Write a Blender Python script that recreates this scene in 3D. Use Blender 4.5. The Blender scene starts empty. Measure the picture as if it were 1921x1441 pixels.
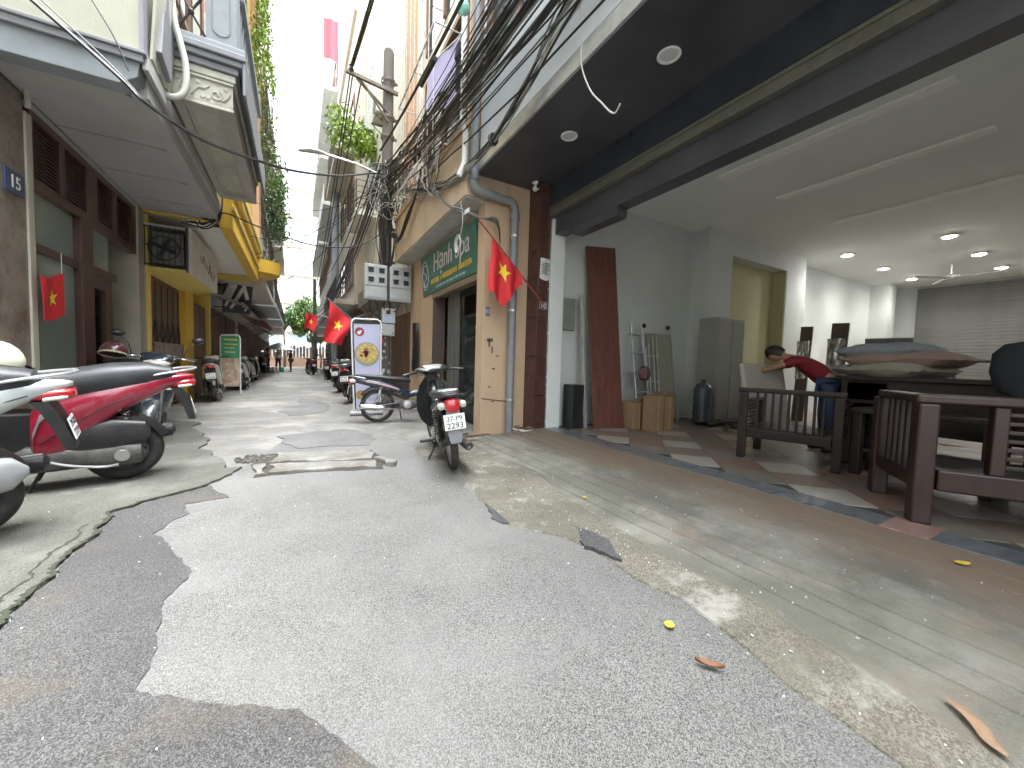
import bpy, bmesh, math, random
from mathutils import Vector, Matrix, Euler
random.seed(7)
S = bpy.context.scene
C = S.collection
PI = math.pi
rad = math.radians

# ------------------------------------------------------------------ camera
F = 720.0
fw = Vector((-404.5, 50.5, -F)).normalized()
rt = Vector((1283, 0, -F)); rt = (rt - fw * rt.dot(fw)).normalized()
up = rt.cross(fw)
cd = bpy.data.cameras.new('camera'); cam = bpy.data.objects.new('camera', cd); C.objects.link(cam)
cd.sensor_width = 36; cd.lens = 36 * F / 1921; cd.clip_start = .02; cd.clip_end = 900
cam.matrix_world = Matrix.Translation((0, 0, 1.1)) @ Matrix((rt, fw, up)).to_4x4()
S.camera = cam

# ------------------------------------------------------------------ sky, sun, exposure
W = bpy.data.worlds.new('World'); S.world = W; W.use_nodes = True
nt = W.node_tree; nt.nodes.clear()
o = nt.nodes.new('ShaderNodeOutputWorld'); bg = nt.nodes.new('ShaderNodeBackground')
sk = nt.nodes.new('ShaderNodeTexSky'); sk.sky_type = 'NISHITA'; sk.sun_disc = False
sk.sun_elevation = rad(78); sk.sun_rotation = rad(110); sk.dust_density = 6; sk.air_density = 1.2; sk.ozone_density = 1.5
hs = nt.nodes.new('ShaderNodeHueSaturation'); hs.inputs['Saturation'].default_value = .12; hs.inputs['Value'].default_value = 1.0
nt.links.new(sk.outputs[0], hs.inputs['Color']); cm = nt.nodes.new('ShaderNodeMixRGB'); cm.blend_type = 'MULTIPLY'; cm.inputs[0].default_value = 1; cm.inputs[2].default_value = (.95, .99, 1.03, 1); nt.links.new(hs.outputs[0], cm.inputs[1]); nt.links.new(cm.outputs[0], bg.inputs[0]); nt.links.new(bg.outputs[0], o.inputs[0])
bg.inputs[1].default_value = .15
sl = bpy.data.lights.new('sun', 'SUN'); sl.energy = .5; sl.angle = rad(50); sl.color = (1, .985, .96)
so = bpy.data.objects.new('sun', sl); C.objects.link(so)
sd = Vector((math.sin(rad(110)) * math.cos(rad(78)), math.cos(rad(110)) * math.cos(rad(78)), math.sin(rad(78))))
so.rotation_euler = sd.to_track_quat('Z', 'Y').to_euler(); so.location = (0, 0, 30)
S.view_settings.view_transform = 'Standard'; S.view_settings.look = 'None'; S.view_settings.gamma = 1
S.view_settings.exposure = 3.22
S.render.engine = 'CYCLES'
S.cycles.max_bounces = 10; S.cycles.diffuse_bounces = 6; S.cycles.transmission_bounces = 6; S.cycles.transparent_max_bounces = 12

# ------------------------------------------------------------------ materials
MATS = {}
def mat(name, col, rough=.7, metal=0., var=.12, scale=4., bump=0., bscale=80., stain=None, sscale=1.3, samt=.5, coat=0., stretch=None, emit=None, estr=0., trans=0., sharp=(.45, .7), alpha=1., spec=None):
    if name in MATS: return MATS[name]
    m = bpy.data.materials.new(name); m.use_nodes = True; MATS[name] = m
    t = m.node_tree; N = t.nodes; L = t.links
    b = N['Principled BSDF']; b.inputs['Roughness'].default_value = rough; b.inputs['Metallic'].default_value = metal
    if coat: b.inputs['Coat Weight'].default_value = coat; b.inputs['Coat Roughness'].default_value = .06
    if trans: b.inputs['Transmission Weight'].default_value = trans
    if spec is not None: b.inputs['Specular IOR Level'].default_value = spec
    tc = N.new('ShaderNodeTexCoord'); src = tc.outputs['Object']
    if stretch:
        mp = N.new('ShaderNodeMapping'); mp.inputs['Scale'].default_value = stretch; L.new(src, mp.inputs[0]); src = mp.outputs[0]
    n1 = N.new('ShaderNodeTexNoise'); n1.inputs['Scale'].default_value = scale; n1.inputs['Detail'].default_value = 6; n1.inputs['Roughness'].default_value = .65
    L.new(src, n1.inputs[0])
    r1 = N.new('ShaderNodeValToRGB'); r1.color_ramp.elements[0].position = .3; r1.color_ramp.elements[1].position = .72
    r1.color_ramp.elements[0].color = (*[max(0, c * (1 - var)) for c in col], 1)
    r1.color_ramp.elements[1].color = (*[min(1, c * (1 + var)) for c in col], 1)
    L.new(n1.outputs[0], r1.inputs[0]); out = r1.outputs[0]
    if stain:
        n2 = N.new('ShaderNodeTexNoise'); n2.inputs['Scale'].default_value = sscale; n2.inputs['Detail'].default_value = 8; n2.inputs['Roughness'].default_value = .7
        L.new(src, n2.inputs[0])
        r2 = N.new('ShaderNodeValToRGB'); r2.color_ramp.elements[0].position = sharp[0]; r2.color_ramp.elements[1].position = sharp[1]
        r2.color_ramp.elements[1].color = (samt, samt, samt, 1); L.new(n2.outputs[0], r2.inputs[0])
        mx = N.new('ShaderNodeMixRGB'); mx.inputs[2].default_value = (*stain, 1)
        L.new(r2.outputs[0], mx.inputs[0]); L.new(out, mx.inputs[1]); out = mx.outputs[0]
    L.new(out, b.inputs['Base Color'])
    # roughness wanders a little so that gloss is never uniform
    mr = N.new('ShaderNodeMapRange'); mr.inputs['To Min'].default_value = max(0, rough - .09); mr.inputs['To Max'].default_value = min(1, rough + .09)
    L.new(n1.outputs[0], mr.inputs['Value']); L.new(mr.outputs[0], b.inputs['Roughness'])
    if bump:
        n3 = N.new('ShaderNodeTexNoise'); n3.inputs['Scale'].default_value = bscale; n3.inputs['Detail'].default_value = 5
        L.new(src, n3.inputs[0])
        bp = N.new('ShaderNodeBump'); bp.inputs['Strength'].default_value = min(1, bump); bp.inputs['Distance'].default_value = .01
        L.new(n3.outputs[0], bp.inputs['Height']); L.new(bp.outputs[0], b.inputs['Normal'])
    if emit:
        b.inputs['Emission Color'].default_value = (*emit, 1); b.inputs['Emission Strength'].default_value = estr
    return m

def aggregate(name, lo, mid, hi, grain=190., stain=None, sscale=1.2, samt=.5, sharp=(.45, .65), big=.16, speck=None, rough=.85):
    """asphalt: stones of three tones in a binder, stains with a shape of their own"""
    m = bpy.data.materials.new(name); m.use_nodes = True; MATS[name] = m
    t = m.node_tree; N = t.nodes; L = t.links; b = N['Principled BSDF']; b.inputs['Roughness'].default_value = rough
    tc = N.new('ShaderNodeTexCoord')
    v = N.new('ShaderNodeTexVoronoi'); v.inputs['Scale'].default_value = grain; L.new(tc.outputs['Object'], v.inputs[0])
    bw = N.new('ShaderNodeRGBToBW'); L.new(v.outputs['Color'], bw.inputs[0])
    r = N.new('ShaderNodeValToRGB'); e = r.color_ramp.elements
    e[0].position = .22; e[0].color = (*lo, 1); e[1].position = .82; e[1].color = (*hi, 1)
    k = e.new(.5); k.color = (*mid, 1)
    L.new(bw.outputs[0], r.inputs[0]); out = r.outputs[0]
    nb = N.new('ShaderNodeTexNoise'); nb.inputs['Scale'].default_value = 1.7; nb.inputs['Detail'].default_value = 7; L.new(tc.outputs['Object'], nb.inputs[0])
    mrb = N.new('ShaderNodeMapRange'); mrb.inputs['From Min'].default_value = .3; mrb.inputs['From Max'].default_value = .7; mrb.inputs['To Min'].default_value = 1 - big; mrb.inputs['To Max'].default_value = 1 + big
    L.new(nb.outputs[0], mrb.inputs[0])
    mu = N.new('ShaderNodeMixRGB'); mu.blend_type = 'MULTIPLY'; mu.inputs[0].default_value = 1; L.new(out, mu.inputs[1]); L.new(mrb.outputs[0], mu.inputs[2]); out = mu.outputs[0]
    for i, (sc, ss, sa, sh) in enumerate(stain or []):
        n2 = N.new('ShaderNodeTexNoise'); n2.inputs['Scale'].default_value = ss; n2.inputs['Detail'].default_value = 9; n2.inputs['Roughness'].default_value = .68
        mp = N.new('ShaderNodeMapping'); mp.inputs['Location'].default_value = (3.1 * i + 1, 7.7 * i, 2.2 * i); L.new(tc.outputs['Object'], mp.inputs[0]); L.new(mp.outputs[0], n2.inputs[0])
        r2 = N.new('ShaderNodeValToRGB'); r2.color_ramp.elements[0].position = sh[0]; r2.color_ramp.elements[1].position = sh[1]; r2.color_ramp.elements[1].color = (sa, sa, sa, 1)
        L.new(n2.outputs[0], r2.inputs[0])
        mx = N.new('ShaderNodeMixRGB'); mx.inputs[2].default_value = (*sc, 1); L.new(r2.outputs[0], mx.inputs[0]); L.new(out, mx.inputs[1]); out = mx.outputs[0]
    L.new(out, b.inputs['Base Color'])
    nf = N.new('ShaderNodeTexNoise'); nf.inputs['Scale'].default_value = grain * .9; nf.inputs['Detail'].default_value = 3; L.new(tc.outputs['Object'], nf.inputs[0])
    ad = N.new('ShaderNodeMath'); ad.operation = 'ADD'; L.new(nf.outputs[0], ad.inputs[0]); L.new(v.outputs['Distance'], ad.inputs[1])
    bp = N.new('ShaderNodeBump'); bp.inputs['Strength'].default_value = .6; bp.inputs['Distance'].default_value = .006
    L.new(ad.outputs[0], bp.inputs['Height']); L.new(bp.outputs[0], b.inputs['Normal'])
    return m

def glassmat(name, tint=(.9, .95, .93), film=0.):
    if name in MATS: return MATS[name]
    m = bpy.data.materials.new(name); m.use_nodes = True; MATS[name] = m
    t = m.node_tree; N = t.nodes; L = t.links; N.remove(N['Principled BSDF'])
    tr = N.new('ShaderNodeBsdfTransparent'); tr.inputs[0].default_value = (*tint, 1)
    gl = N.new('ShaderNodeBsdfGlossy'); gl.inputs['Roughness'].default_value = .015
    fr = N.new('ShaderNodeFresnel'); fr.inputs['IOR'].default_value = 1.52
    mx = N.new('ShaderNodeMixShader'); L.new(fr.outputs[0], mx.inputs[0]); L.new(tr.outputs[0], mx.inputs[1]); L.new(gl.outputs[0], mx.inputs[2])
    out = mx.outputs[0]
    if film:   # milky layer; the bright reflections on the pane are put into it too
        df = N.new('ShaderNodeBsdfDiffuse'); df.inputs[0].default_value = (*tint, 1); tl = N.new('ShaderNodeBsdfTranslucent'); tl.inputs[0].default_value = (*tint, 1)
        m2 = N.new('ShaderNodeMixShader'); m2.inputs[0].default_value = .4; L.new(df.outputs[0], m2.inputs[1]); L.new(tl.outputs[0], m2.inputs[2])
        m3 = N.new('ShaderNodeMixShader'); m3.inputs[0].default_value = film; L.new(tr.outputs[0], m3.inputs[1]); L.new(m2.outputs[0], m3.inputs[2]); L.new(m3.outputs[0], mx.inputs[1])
    L.new(out, N['Material Output'].inputs[0])
    return m

# ------------------------------------------------------------------ mesh building
def mix(a, b, t): return a + (b - a) * t
class B:
    def __init__(s): s.v = []; s.f = []
    def add(s, vs, fs):
        n = len(s.v); s.v += [tuple(v) for v in vs]; s.f += [tuple(i + n for i in f) for f in fs]; return s
    def box(s, x0, x1, y0, y1, z0, z1):
        x0, x1 = sorted((x0, x1)); y0, y1 = sorted((y0, y1)); z0, z1 = sorted((z0, z1))
        v = [(x, y, z) for z in (z0, z1) for y in (y0, y1) for x in (x0, x1)]
        return s.add(v, [(0, 2, 3, 1), (4, 5, 7, 6), (0, 1, 5, 4), (2, 6, 7, 3), (0, 4, 6, 2), (1, 3, 7, 5)])
    def obox(s, c, size, rot=(0, 0, 0)):
        M = Matrix.Translation(c) @ Euler(rot).to_matrix().to_4x4()
        h = [q / 2 for q in size]
        v = [M @ Vector((x * h[0], y * h[1], z * h[2])) for z in (-1, 1) for y in (-1, 1) for x in (-1, 1)]
        return s.add(v, [(0, 2, 3, 1), (4, 5, 7, 6), (0, 1, 5, 4), (2, 6, 7, 3), (0, 4, 6, 2), (1, 3, 7, 5)])
    def loft(s, rings, cap=True, closed=False):
        n = len(rings[0]); vs = [p for r in rings for p in r]; fs = []
        m = len(rings)
        for i in range(m if closed else m - 1):
            j = (i + 1) % m
            for k in range(n):
                l = (k + 1) % n
                fs.append((i * n + k, i * n + l, j * n + l, j * n + k))
        if cap and not closed: fs += [tuple(range(n))[::-1], tuple(range((m - 1) * n, m * n))]
        return s.add(vs, fs)
    def tube(s, pts, r, n=8, closed=False, sq=1.):
        pts = [Vector(p) for p in pts]; m = len(pts)
        rr = r if isinstance(r, (list, tuple)) else [r] * m
        rings = []; prev = None
        for i, p in enumerate(pts):
            if closed: d = pts[(i + 1) % m] - pts[i - 1]
            else: d = pts[min(i + 1, m - 1)] - pts[max(i - 1, 0)]
            d.normalize()
            if prev is None:
                a = Vector((0, 0, 1)) if abs(d.z) < .9 else Vector((1, 0, 0))
                u = d.cross(a).normalized()
            else:
                u = (prev - d * prev.dot(d)).normalized()
            prev = u; w = d.cross(u)
            rings.append([p + (u * math.cos(2 * PI * k / n) + w * math.sin(2 * PI * k / n) * sq) * rr[i] for k in range(n)])
        return s.loft(rings, True, closed)
    def prism(s, poly, axis, a, b):
        def P(q, h): return {'x': (h, q[0], q[1]), 'y': (q[0], h, q[1]), 'z': (q[0], q[1], h)}[axis]
        return s.loft([[P(q, a) for q in poly], [P(q, b) for q in poly]])
    def lathe(s, prof, c=(0, 0, 0), axis='z', n=24, closed=False):
        c = Vector(c); rings = []
        for k in range(n):
            a = 2 * PI * k / n; ca, sa = math.cos(a), math.sin(a)
            def P(r, h): return c + Vector({'z': (r * ca, r * sa, h), 'y': (r * ca, h, r * sa), 'x': (h, r * ca, r * sa)}[axis])
            rings.append([P(r, h) for r, h in prof])
        m = len(prof); vs = [p for r in rings for p in r]; fs = []
        for i in range(n):
            j = (i + 1) % n
            for k in range(m if closed else m - 1):
                l = (k + 1) % m
                fs.append((i * m + k, j * m + k, j * m + l, i * m + l))
        if not closed:
            if prof[0][0] > 1e-5: fs.append(tuple(i * m for i in range(n)))
            if prof[-1][0] > 1e-5: fs.append(tuple(i * m + m - 1 for i in range(n))[::-1])
        return s.add(vs, fs)
    def grid(s, fn, nu, nv):
        vs = [fn(i / nu, j / nv) for j in range(nv + 1) for i in range(nu + 1)]
        fs = [(j * (nu + 1) + i, j * (nu + 1) + i + 1, (j + 1) * (nu + 1) + i + 1, (j + 1) * (nu + 1) + i) for j in range(nv) for i in range(nu)]
        return s.add(vs, fs)
    def sheet(s, fn, nu, nv, th):
        """a grid with real thickness; fn gives points, th a vector"""
        n = (nu + 1) * (nv + 1); k = len(s.v); s.grid(fn, nu, nv); t = Vector(th)
        s.v += [tuple(Vector(p) + t) for p in s.v[k:k + n]]
        s.f += [tuple(i + n for i in f)[::-1] for f in s.f[-nu * nv:]]
        e = [i for i in range(nu + 1)] + [(j + 1) * (nu + 1) + nu for j in range(nv)] + [nv * (nu + 1) + i for i in range(nu - 1, -1, -1)] + [j * (nu + 1) for j in range(nv - 1, 0, -1)]
        s.f += [(k + e[i], k + e[(i + 1) % len(e)], k + e[(i + 1) % len(e)] + n, k + e[i] + n) for i in range(len(e))]
        return s
    def xf(s, M):
        s.v = [tuple(M @ Vector(v)) for v in s.v]; return s

def mesh_of(b, name, mt, smooth=False, fix=True):
    me = bpy.data.meshes.new(name); me.from_pydata(b.v, [], b.f)
    if fix:
        bm = bmesh.new(); bm.from_mesh(me); bmesh.ops.recalc_face_normals(bm, faces=bm.faces); bm.to_mesh(me); bm.free()
    for m in (mt if isinstance(mt, (list, tuple)) else [mt]): me.materials.append(m)
    if smooth:
        me.polygons.foreach_set('use_smooth', [True] * len(me.polygons))
        try: me.set_sharp_from_angle(angle=rad(38))
        except Exception: pass
    return me
ORG = {}
def part(par, name, b, mt, smooth=False, bevel=0., label=None, world=True):
    """a mesh object under par; vertices are given in world metres unless the thing is a local model"""
    off = ORG.get(par.name) if (par and world) else None
    if off is not None: b.v = [(x - off[0], y - off[1], z - off[2]) for x, y, z in b.v]
    ob = bpy.data.objects.new(name, mesh_of(b, name, mt, smooth)); C.objects.link(ob)
    if par:
        ob.parent = par
        if par.name in ORG: ORG[ob.name] = ORG[par.name]
    if bevel:
        md = ob.modifiers.new('bevel', 'BEVEL'); md.width = bevel; md.segments = 2; md.limit_method = 'ANGLE'; md.angle_limit = rad(40)
    if label: ob['label'] = label
    return ob
def tag(ob, label, cat, group=None):
    ob['label'] = label; ob['category'] = cat
    if group: ob['group'] = group
    return ob
def thing(name, label, cat, loc=(0, 0, 0), group=None, world=True):
    e = bpy.data.objects.new(name, None); e.empty_display_size = .1; C.objects.link(e); e.location = loc
    if world: ORG[e.name] = tuple(loc)
    return tag(e, label, cat, group)
def solo(name, b, mt, label, cat, group=None, smooth=False, bevel=0., org=None):
    """a thing that is one mesh: origin put at its base"""
    if org is None:
        xs, ys, zs = zip(*b.v); org = ((min(xs) + max(xs)) / 2, (min(ys) + max(ys)) / 2, min(zs))
    b.v = [(x - org[0], y - org[1], z - org[2]) for x, y, z in b.v]
    ob = part(None, name, b, mt, smooth, bevel); ob.location = org
    return tag(ob, label, cat, group)
def struct(name, b, mt, smooth=False, par=None, kind='structure'):
    ob = part(par, name, b, mt, smooth); 
    if not par: ob['kind'] = kind
    ORG[ob.name] = (0, 0, 0)
    return ob
def copy_tree(src, par=None):
    c = src.copy(); C.objects.link(c); c.parent = par
    for ch in src.children: copy_tree(ch, c)
    return c
def share(src, par, loc=None, rot=None):
    c = src.copy(); C.objects.link(c); c.parent = par
    if loc is not None: c.location = loc
    if rot is not None: c.rotation_euler = rot
    return c
def text(s, size, M, depth=.002, align='CENTER', shear=0., xs=1.):
    """solid lettering as a B, set upright on the x-z plane and moved by M"""
    cu = bpy.data.curves.new('t', 'FONT'); cu.body = s; cu.size = size; cu.extrude = depth; cu.align_x = align; cu.shear = shear; cu.resolution_u = 3
    ob = bpy.data.objects.new('t', cu); C.objects.link(ob)
    bpy.context.view_layer.update()
    me = bpy.data.meshes.new_from_object(ob.evaluated_get(bpy.context.evaluated_depsgraph_get()))
    b = B(); R = M @ Matrix.Rotation(PI / 2, 4, 'X') @ Matrix.Diagonal((xs, 1, 1, 1))
    b.add([tuple(R @ v.co) for v in me.vertices], [tuple(p.vertices) for p in me.polygons])
    bpy.data.objects.remove(ob); bpy.data.curves.remove(cu); bpy.data.meshes.remove(me)
    return b
FACE_MX = lambda x, y, z: Matrix.Translation((x, y, z)) @ Matrix.Rotation(-PI / 2, 4, 'Z')   # lettering read by someone standing at smaller x
FACE_PX = lambda x, y, z: Matrix.Translation((x, y, z)) @ Matrix.Rotation(PI / 2, 4, 'Z')    # read from larger x
FACE_MY = lambda x, y, z: Matrix.Translation((x, y, z))                                      # read from smaller y
def arc(c, r, a0, a1, n, plane='xz'):
    out = []
    for i in range(n + 1):
        a = mix(a0, a1, i / n); p, q = r * math.cos(a), r * math.sin(a)
        out.append({'xz': (c[0] + p, c[1], c[2] + q), 'xy': (c[0] + p, c[1] + q, c[2]), 'yz': (c[0], c[1] + p, c[2] + q)}[plane])
    return out
def sag(a, b, d, n=14, wob=0.):
    a = Vector(a); b = Vector(b); out = []
    for i in range(n + 1):
        t = i / n; p = a.lerp(b, t); p.z -= d * 4 * t * (1 - t)
        if wob and 0 < i < n: p += Vector([random.uniform(-wob, wob) for _ in range(3)])
        out.append(p)
    return out
def smoothpts(pts, k=4):
    """Catmull-Rom through pts"""
    P = [Vector(p) for p in pts]; P = [P[0]] + P + [P[-1]]; out = []
    for i in range(1, len(P) - 2):
        for j in range(k):
            t = j / k; a, b, c, d = P[i - 1:i + 3]
            out.append(.5 * ((2 * b) + (c - a) * t + (2 * a - 5 * b + 4 * c - d) * t * t + (3 * b - a - 3 * c + d) * t ** 3))
    out.append(P[-2]); return out
def sring(u, zc, hw, hh, yc=0., e=2.6, n=16, flat=None):
    """superellipse ring across the length of a body: local x = u"""
    out = []
    for k in range(n):
        a = 2 * PI * k / n; c, s = math.cos(a), math.sin(a)
        y = hw * math.copysign(abs(c) ** (2 / e), c); z = hh * math.copysign(abs(s) ** (2 / e), s)
        if flat is not None and z < 0: z *= flat
        out.append((u, yc + y, zc + z))
    return out
# ================================================================== THE SETTING
def ragged(poly, amp=.02, step=.08, closed=True):
    out = []; n = len(poly)
    for i in range(n if closed else n - 1):
        a = Vector(poly[i]); b = Vector(poly[(i + 1) % n]); L = (b - a).length; k = max(1, int(L / step))
        for j in range(k):
            p = a.lerp(b, j / k)
            if L < 3: p += Vector((random.uniform(-amp, amp), random.uniform(-amp, amp)))
            out.append((p.x, p.y))
    if not closed: out.append(tuple(poly[-1]))
    return out
m_ground = aggregate('alley_concrete', (.15, .147, .136), (.188, .183, .17), (.23, .222, .206), 220, stain=[((.13, .125, .115), 1.1, .75, (.48, .66)), ((.32, .307, .28), .7, .75, (.5, .62)), ((.21, .175, .13), 2.3, .5, (.55, .7))], big=.2)
m_asph = aggregate('worn_asphalt', (.052, .051, .048), (.143, .141, .134), (.25, .247, .236), 330, stain=[((.25, .215, .17), 1.4, .3, (.58, .72)), ((.13, .13, .128), .9, .25, (.54, .75)), ((.21, .208, .2), .55, .5, (.45, .6))], big=.12)
m_patch = aggregate('dark_asphalt', (.026, .026, .025), (.062, .061, .06), (.15, .148, .143), 310, stain=[((.13, .1, .068), 1.6, .65, (.5, .7)), ((.05, .05, .055), 1.0, .5, (.5, .7))], big=.2, rough=.7)
m_tar = aggregate('tar_patch', (.03, .03, .033), (.06, .06, .062), (.13, .13, .13), 260, big=.2, rough=.7)
m_apron = aggregate('grey_green_concrete', (.072, .073, .06), (.1, .099, .083), (.135, .134, .115), 200, stain=[((.19, .184, .168), 1.6, .6, (.52, .66)), ((.085, .092, .066), 1.2, .7, (.5, .7))], big=.22)
m_gutter = aggregate('rough_mortar', (.1, .09, .068), (.15, .138, .11), (.22, .208, .175), 170, stain=[((.33, .32, .285), 3.2, .8, (.54, .64)), ((.09, .08, .058), 2.4, .6, (.5, .65)), ((.14, .14, .1), 1.5, .5, (.5, .65))], big=.25)

g = B(); g.box(-220, 220, -160, 280, -.5, 0); struct('ground', g, m_ground)

def jag(pts, it=5, k_=.13):
    pts = [Vector(p) for p in pts]
    for k in range(it):
        out = []
        for a, b in zip(pts, pts[1:]):
            d = b - a; n = Vector((-d.y, d.x)); out += [a, (a + b) / 2 + n * random.uniform(-1, 1) * k_]
        pts = out + [pts[-1]]
        if len(pts) > 260: break
    return [tuple(p) for p in pts]
crack = [(-1.0, 2.19), (-1.02, 2.47), (-1.04, 2.78), (-1.02, 3.18), (-1.09, 3.53), (-.97, 3.69), (-.81, 3.81), (-.56, 4.14), (-.41, 4.66)]
crack_j = jag([(-1.0, -1.0), (-.98, 1.0)] + crack, 4)
asphR = [(1.24, 4.5), (1.43, 3.46), (1.27, 2.73), (1.26, 2.19), (1.49, 1.9), (1.56, 1.64), (1.54, 1.34), (1.61, 1.11), (1.58, .94), (1.55, .77), (1.5, .63), (1.51, .51), (1.49, .33), (1.5, -1.2)]
asphR_j = jag(asphR, 4)
top = jag([(-.41, 4.66), (-.38, 4.89), (-.21, 5.54), (.03, 6.21), (.61, 6.47), (.95, 5.66), (1.24, 4.5)], 4)
poly = crack_j[:-1] + top[:-1] + asphR_j + [(1.5, -6), (-1.0, -6)]
road = struct('road', B().prism(poly, 'z', -.02, .005), m_asph)
patchA = [(.26, .8), (.18, 1.02), (.11, 1.14), (.01, 1.3), (-.13, 1.39), (-.26, 1.47), (-.34, 1.53), (-.45, 1.61), (-.47, 1.9), (-.5, 2.09), (-.49, 2.25), (-.46, 2.41), (-.53, 2.59), (-.66, 2.86), (-.76, 3.02), (-.64, 3.32), (-.71, 3.54), (-.45, 3.58), (-.62, 3.98)]
pj = jag(patchA, 4, .1)
cr2 = [p for p in crack_j if p[1] < 3.95][::-1]
struct('asphalt_patch', B().prism(pj + cr2 + [(-1.0, -2), (.3, -2)], 'z', -.02, .010), m_patch)
struct('asphalt_patch', B().prism(jag([(1.3, 2.78), (1.62, 2.57), (1.49, 2.28), (1.28, 2.22), (1.19, 2.36), (1.3, 2.78)], 3)[:-1], 'z', -.02, .012), m_tar)
struct('asphalt_patch', B().prism(jag([(1.62, 1.98), (1.7, 1.72), (1.58, 1.5), (1.5, 1.72), (1.62, 1.98)], 3)[:-1], 'z', -.02, .03), m_tar)
struct('asphalt_patch', B().prism(jag([(-.23, 6.1), (.31, 6.43), (.91, 5.89), (.82, 5.1), (.02, 5.2), (-.23, 6.1)], 3)[:-1], 'z', -.02, .011), aggregate('grey_patch', (.1, .1, .1), (.15, .15, .145), (.2, .2, .19), 240, big=.25))
struct('asphalt_patch', B().prism(jag([(-.1, 8.2), (.5, 8.6), (.55, 10.5), (.1, 11.6), (-.25, 9.6), (-.1, 8.2)], 3)[:-1], 'z', -.02, .008), MATS['grey_patch'])
# left pavement, a finger's width above the road, broken along its edge
edge_l = [(x - .015, y) for x, y in crack_j if y < 4.5]
pave = struct('pavement', B().prism(edge_l + jag([(-.6, 4.5), (-.72, 5.0), (-1.0, 5.6), (-1.1, 6.6), (-1.3, 7.6), (-1.9, 8.3)], 4) + [(-4.2, 8.4), (-4.2, -6), (-1.02, -6)], 'z', -.02, .022), m_apron)
m_crack = mat('crack_dirt', (.035, .04, .025), .95, bump=.6, bscale=40)
b = B()
for off, w in ((-.02, .012), (-.09, .006)):
    pts = [(x + off + random.uniform(-.006, .006), y) for x, y in crack_j if 1.2 < y < 4.0]
    for a, c in zip(pts, pts[1:]):
        if off < -.05 and (a[1] < 2.0 or a[1] > 3.3): continue
        ww = w * random.uniform(.4, 1.6)
        b.add([(a[0] - ww, a[1], .0245), (a[0] + ww, a[1], .0245), (c[0] + ww, c[1], .0245), (c[0] - ww, c[1], .0245)], [(0, 1, 2, 3)])
struct('crack', b, m_crack, par=pave)

# gutter strip of rough mortar between the road and the ramp
foot = [(1.95, 4.6), (1.91, 4.13), (2.03, 3.12), (1.8, 2.13), (1.76, 1.53), (1.74, 1.18), (1.79, .9), (1.74, .7), (1.71, .47), (1.64, .26), (1.65, -6)]
def xat(pl, y):
    for a, c in zip(pl, pl[1:]):
        lo, hi = min(a[1], c[1]), max(a[1], c[1])
        if lo <= y <= hi and hi > lo: return mix(a[0], c[0], (y - a[1]) / (c[1] - a[1]))
    return pl[0][0] if y > pl[0][1] else pl[-1][0]
from mathutils import noise as MN
asphR2 = [(1.35, 5.0)] + asphR + [(1.5, -6)]
def gut(u, v):
    y = mix(-2., 4.75, v) ; x = mix(xat(asphR2, y) - .03, xat(foot, y) + .06, u)
    n = MN.noise(Vector((x * 6, y * 6, 0))) * .012 + MN.noise(Vector((x * 22, y * 22, 3))) * .006
    z = .012 + .03 * u + n * math.sin(PI * min(1, u * 1.3)) - (.03 if u == 0 else 0)
    return (x, y, z)
struct('gutter', B().grid(gut, 14, 260), m_gutter, smooth=True)

# the scored concrete ramp up to shop ten
m_ramp = aggregate('scored_concrete', (.118, .115, .096), (.15, .145, .123), (.195, .187, .162), 300, stain=[((.28, .275, .24), 1.6, .8, (.46, .6)), ((.095, .1, .068), .8, .6, (.5, .66)), ((.24, .19, .145), 2.2, .6, (.52, .66)), ((.33, .32, .29), 5., .5, (.6, .68))], big=.2, rough=.62)
# brown mud band that lies along the threshold
t = m_ramp.node_tree; N = t.nodes; L = t.links
bc = N['Principled BSDF'].inputs['Base Color'].links[0].from_socket
tc = N.new('ShaderNodeTexCoord'); sx = N.new('ShaderNodeSeparateXYZ'); L.new(tc.outputs['Object'], sx.inputs[0])
nz = N.new('ShaderNodeTexNoise'); nz.inputs['Scale'].default_value = 1.8; nz.inputs['Detail'].default_value = 7; L.new(tc.outputs['Object'], nz.inputs[0])
a1 = N.new('ShaderNodeMath'); a1.operation = 'MULTIPLY_ADD'; a1.inputs[1].default_value = .9; L.new(nz.outputs[0], a1.inputs[0]); L.new(sx.outputs[0], a1.inputs[2])
mr = N.new('ShaderNodeMapRange'); mr.inputs['From Min'].default_value = 3.0; mr.inputs['From Max'].default_value = 3.45; L.new(a1.outputs[0], mr.inputs[0])
mx = N.new('ShaderNodeMixRGB'); mx.inputs[2].default_value = (.19, .142, .105, 1); L.new(mr.outputs[0], mx.inputs[0]); L.new(bc, mx.inputs[1])
L.new(mx.outputs[0], N['Principled BSDF'].inputs['Base Color'])
prof = []
for i, x in enumerate([1.98, 2.12, 2.28, 2.43, 2.6, 2.76, 2.93, 3.1]):
    prof += [(x - .009, 0), (x, -.016), (x + .009, 0)]
prof = [(None, 0), (None, 0)] + [(1.9, 0)] + prof + [(3.33, 0)]
ys = [5.15, 4.92] + [4.9 - k * .1 for k in range(70)] + [-6]
vs = []; n = len(prof)
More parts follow.
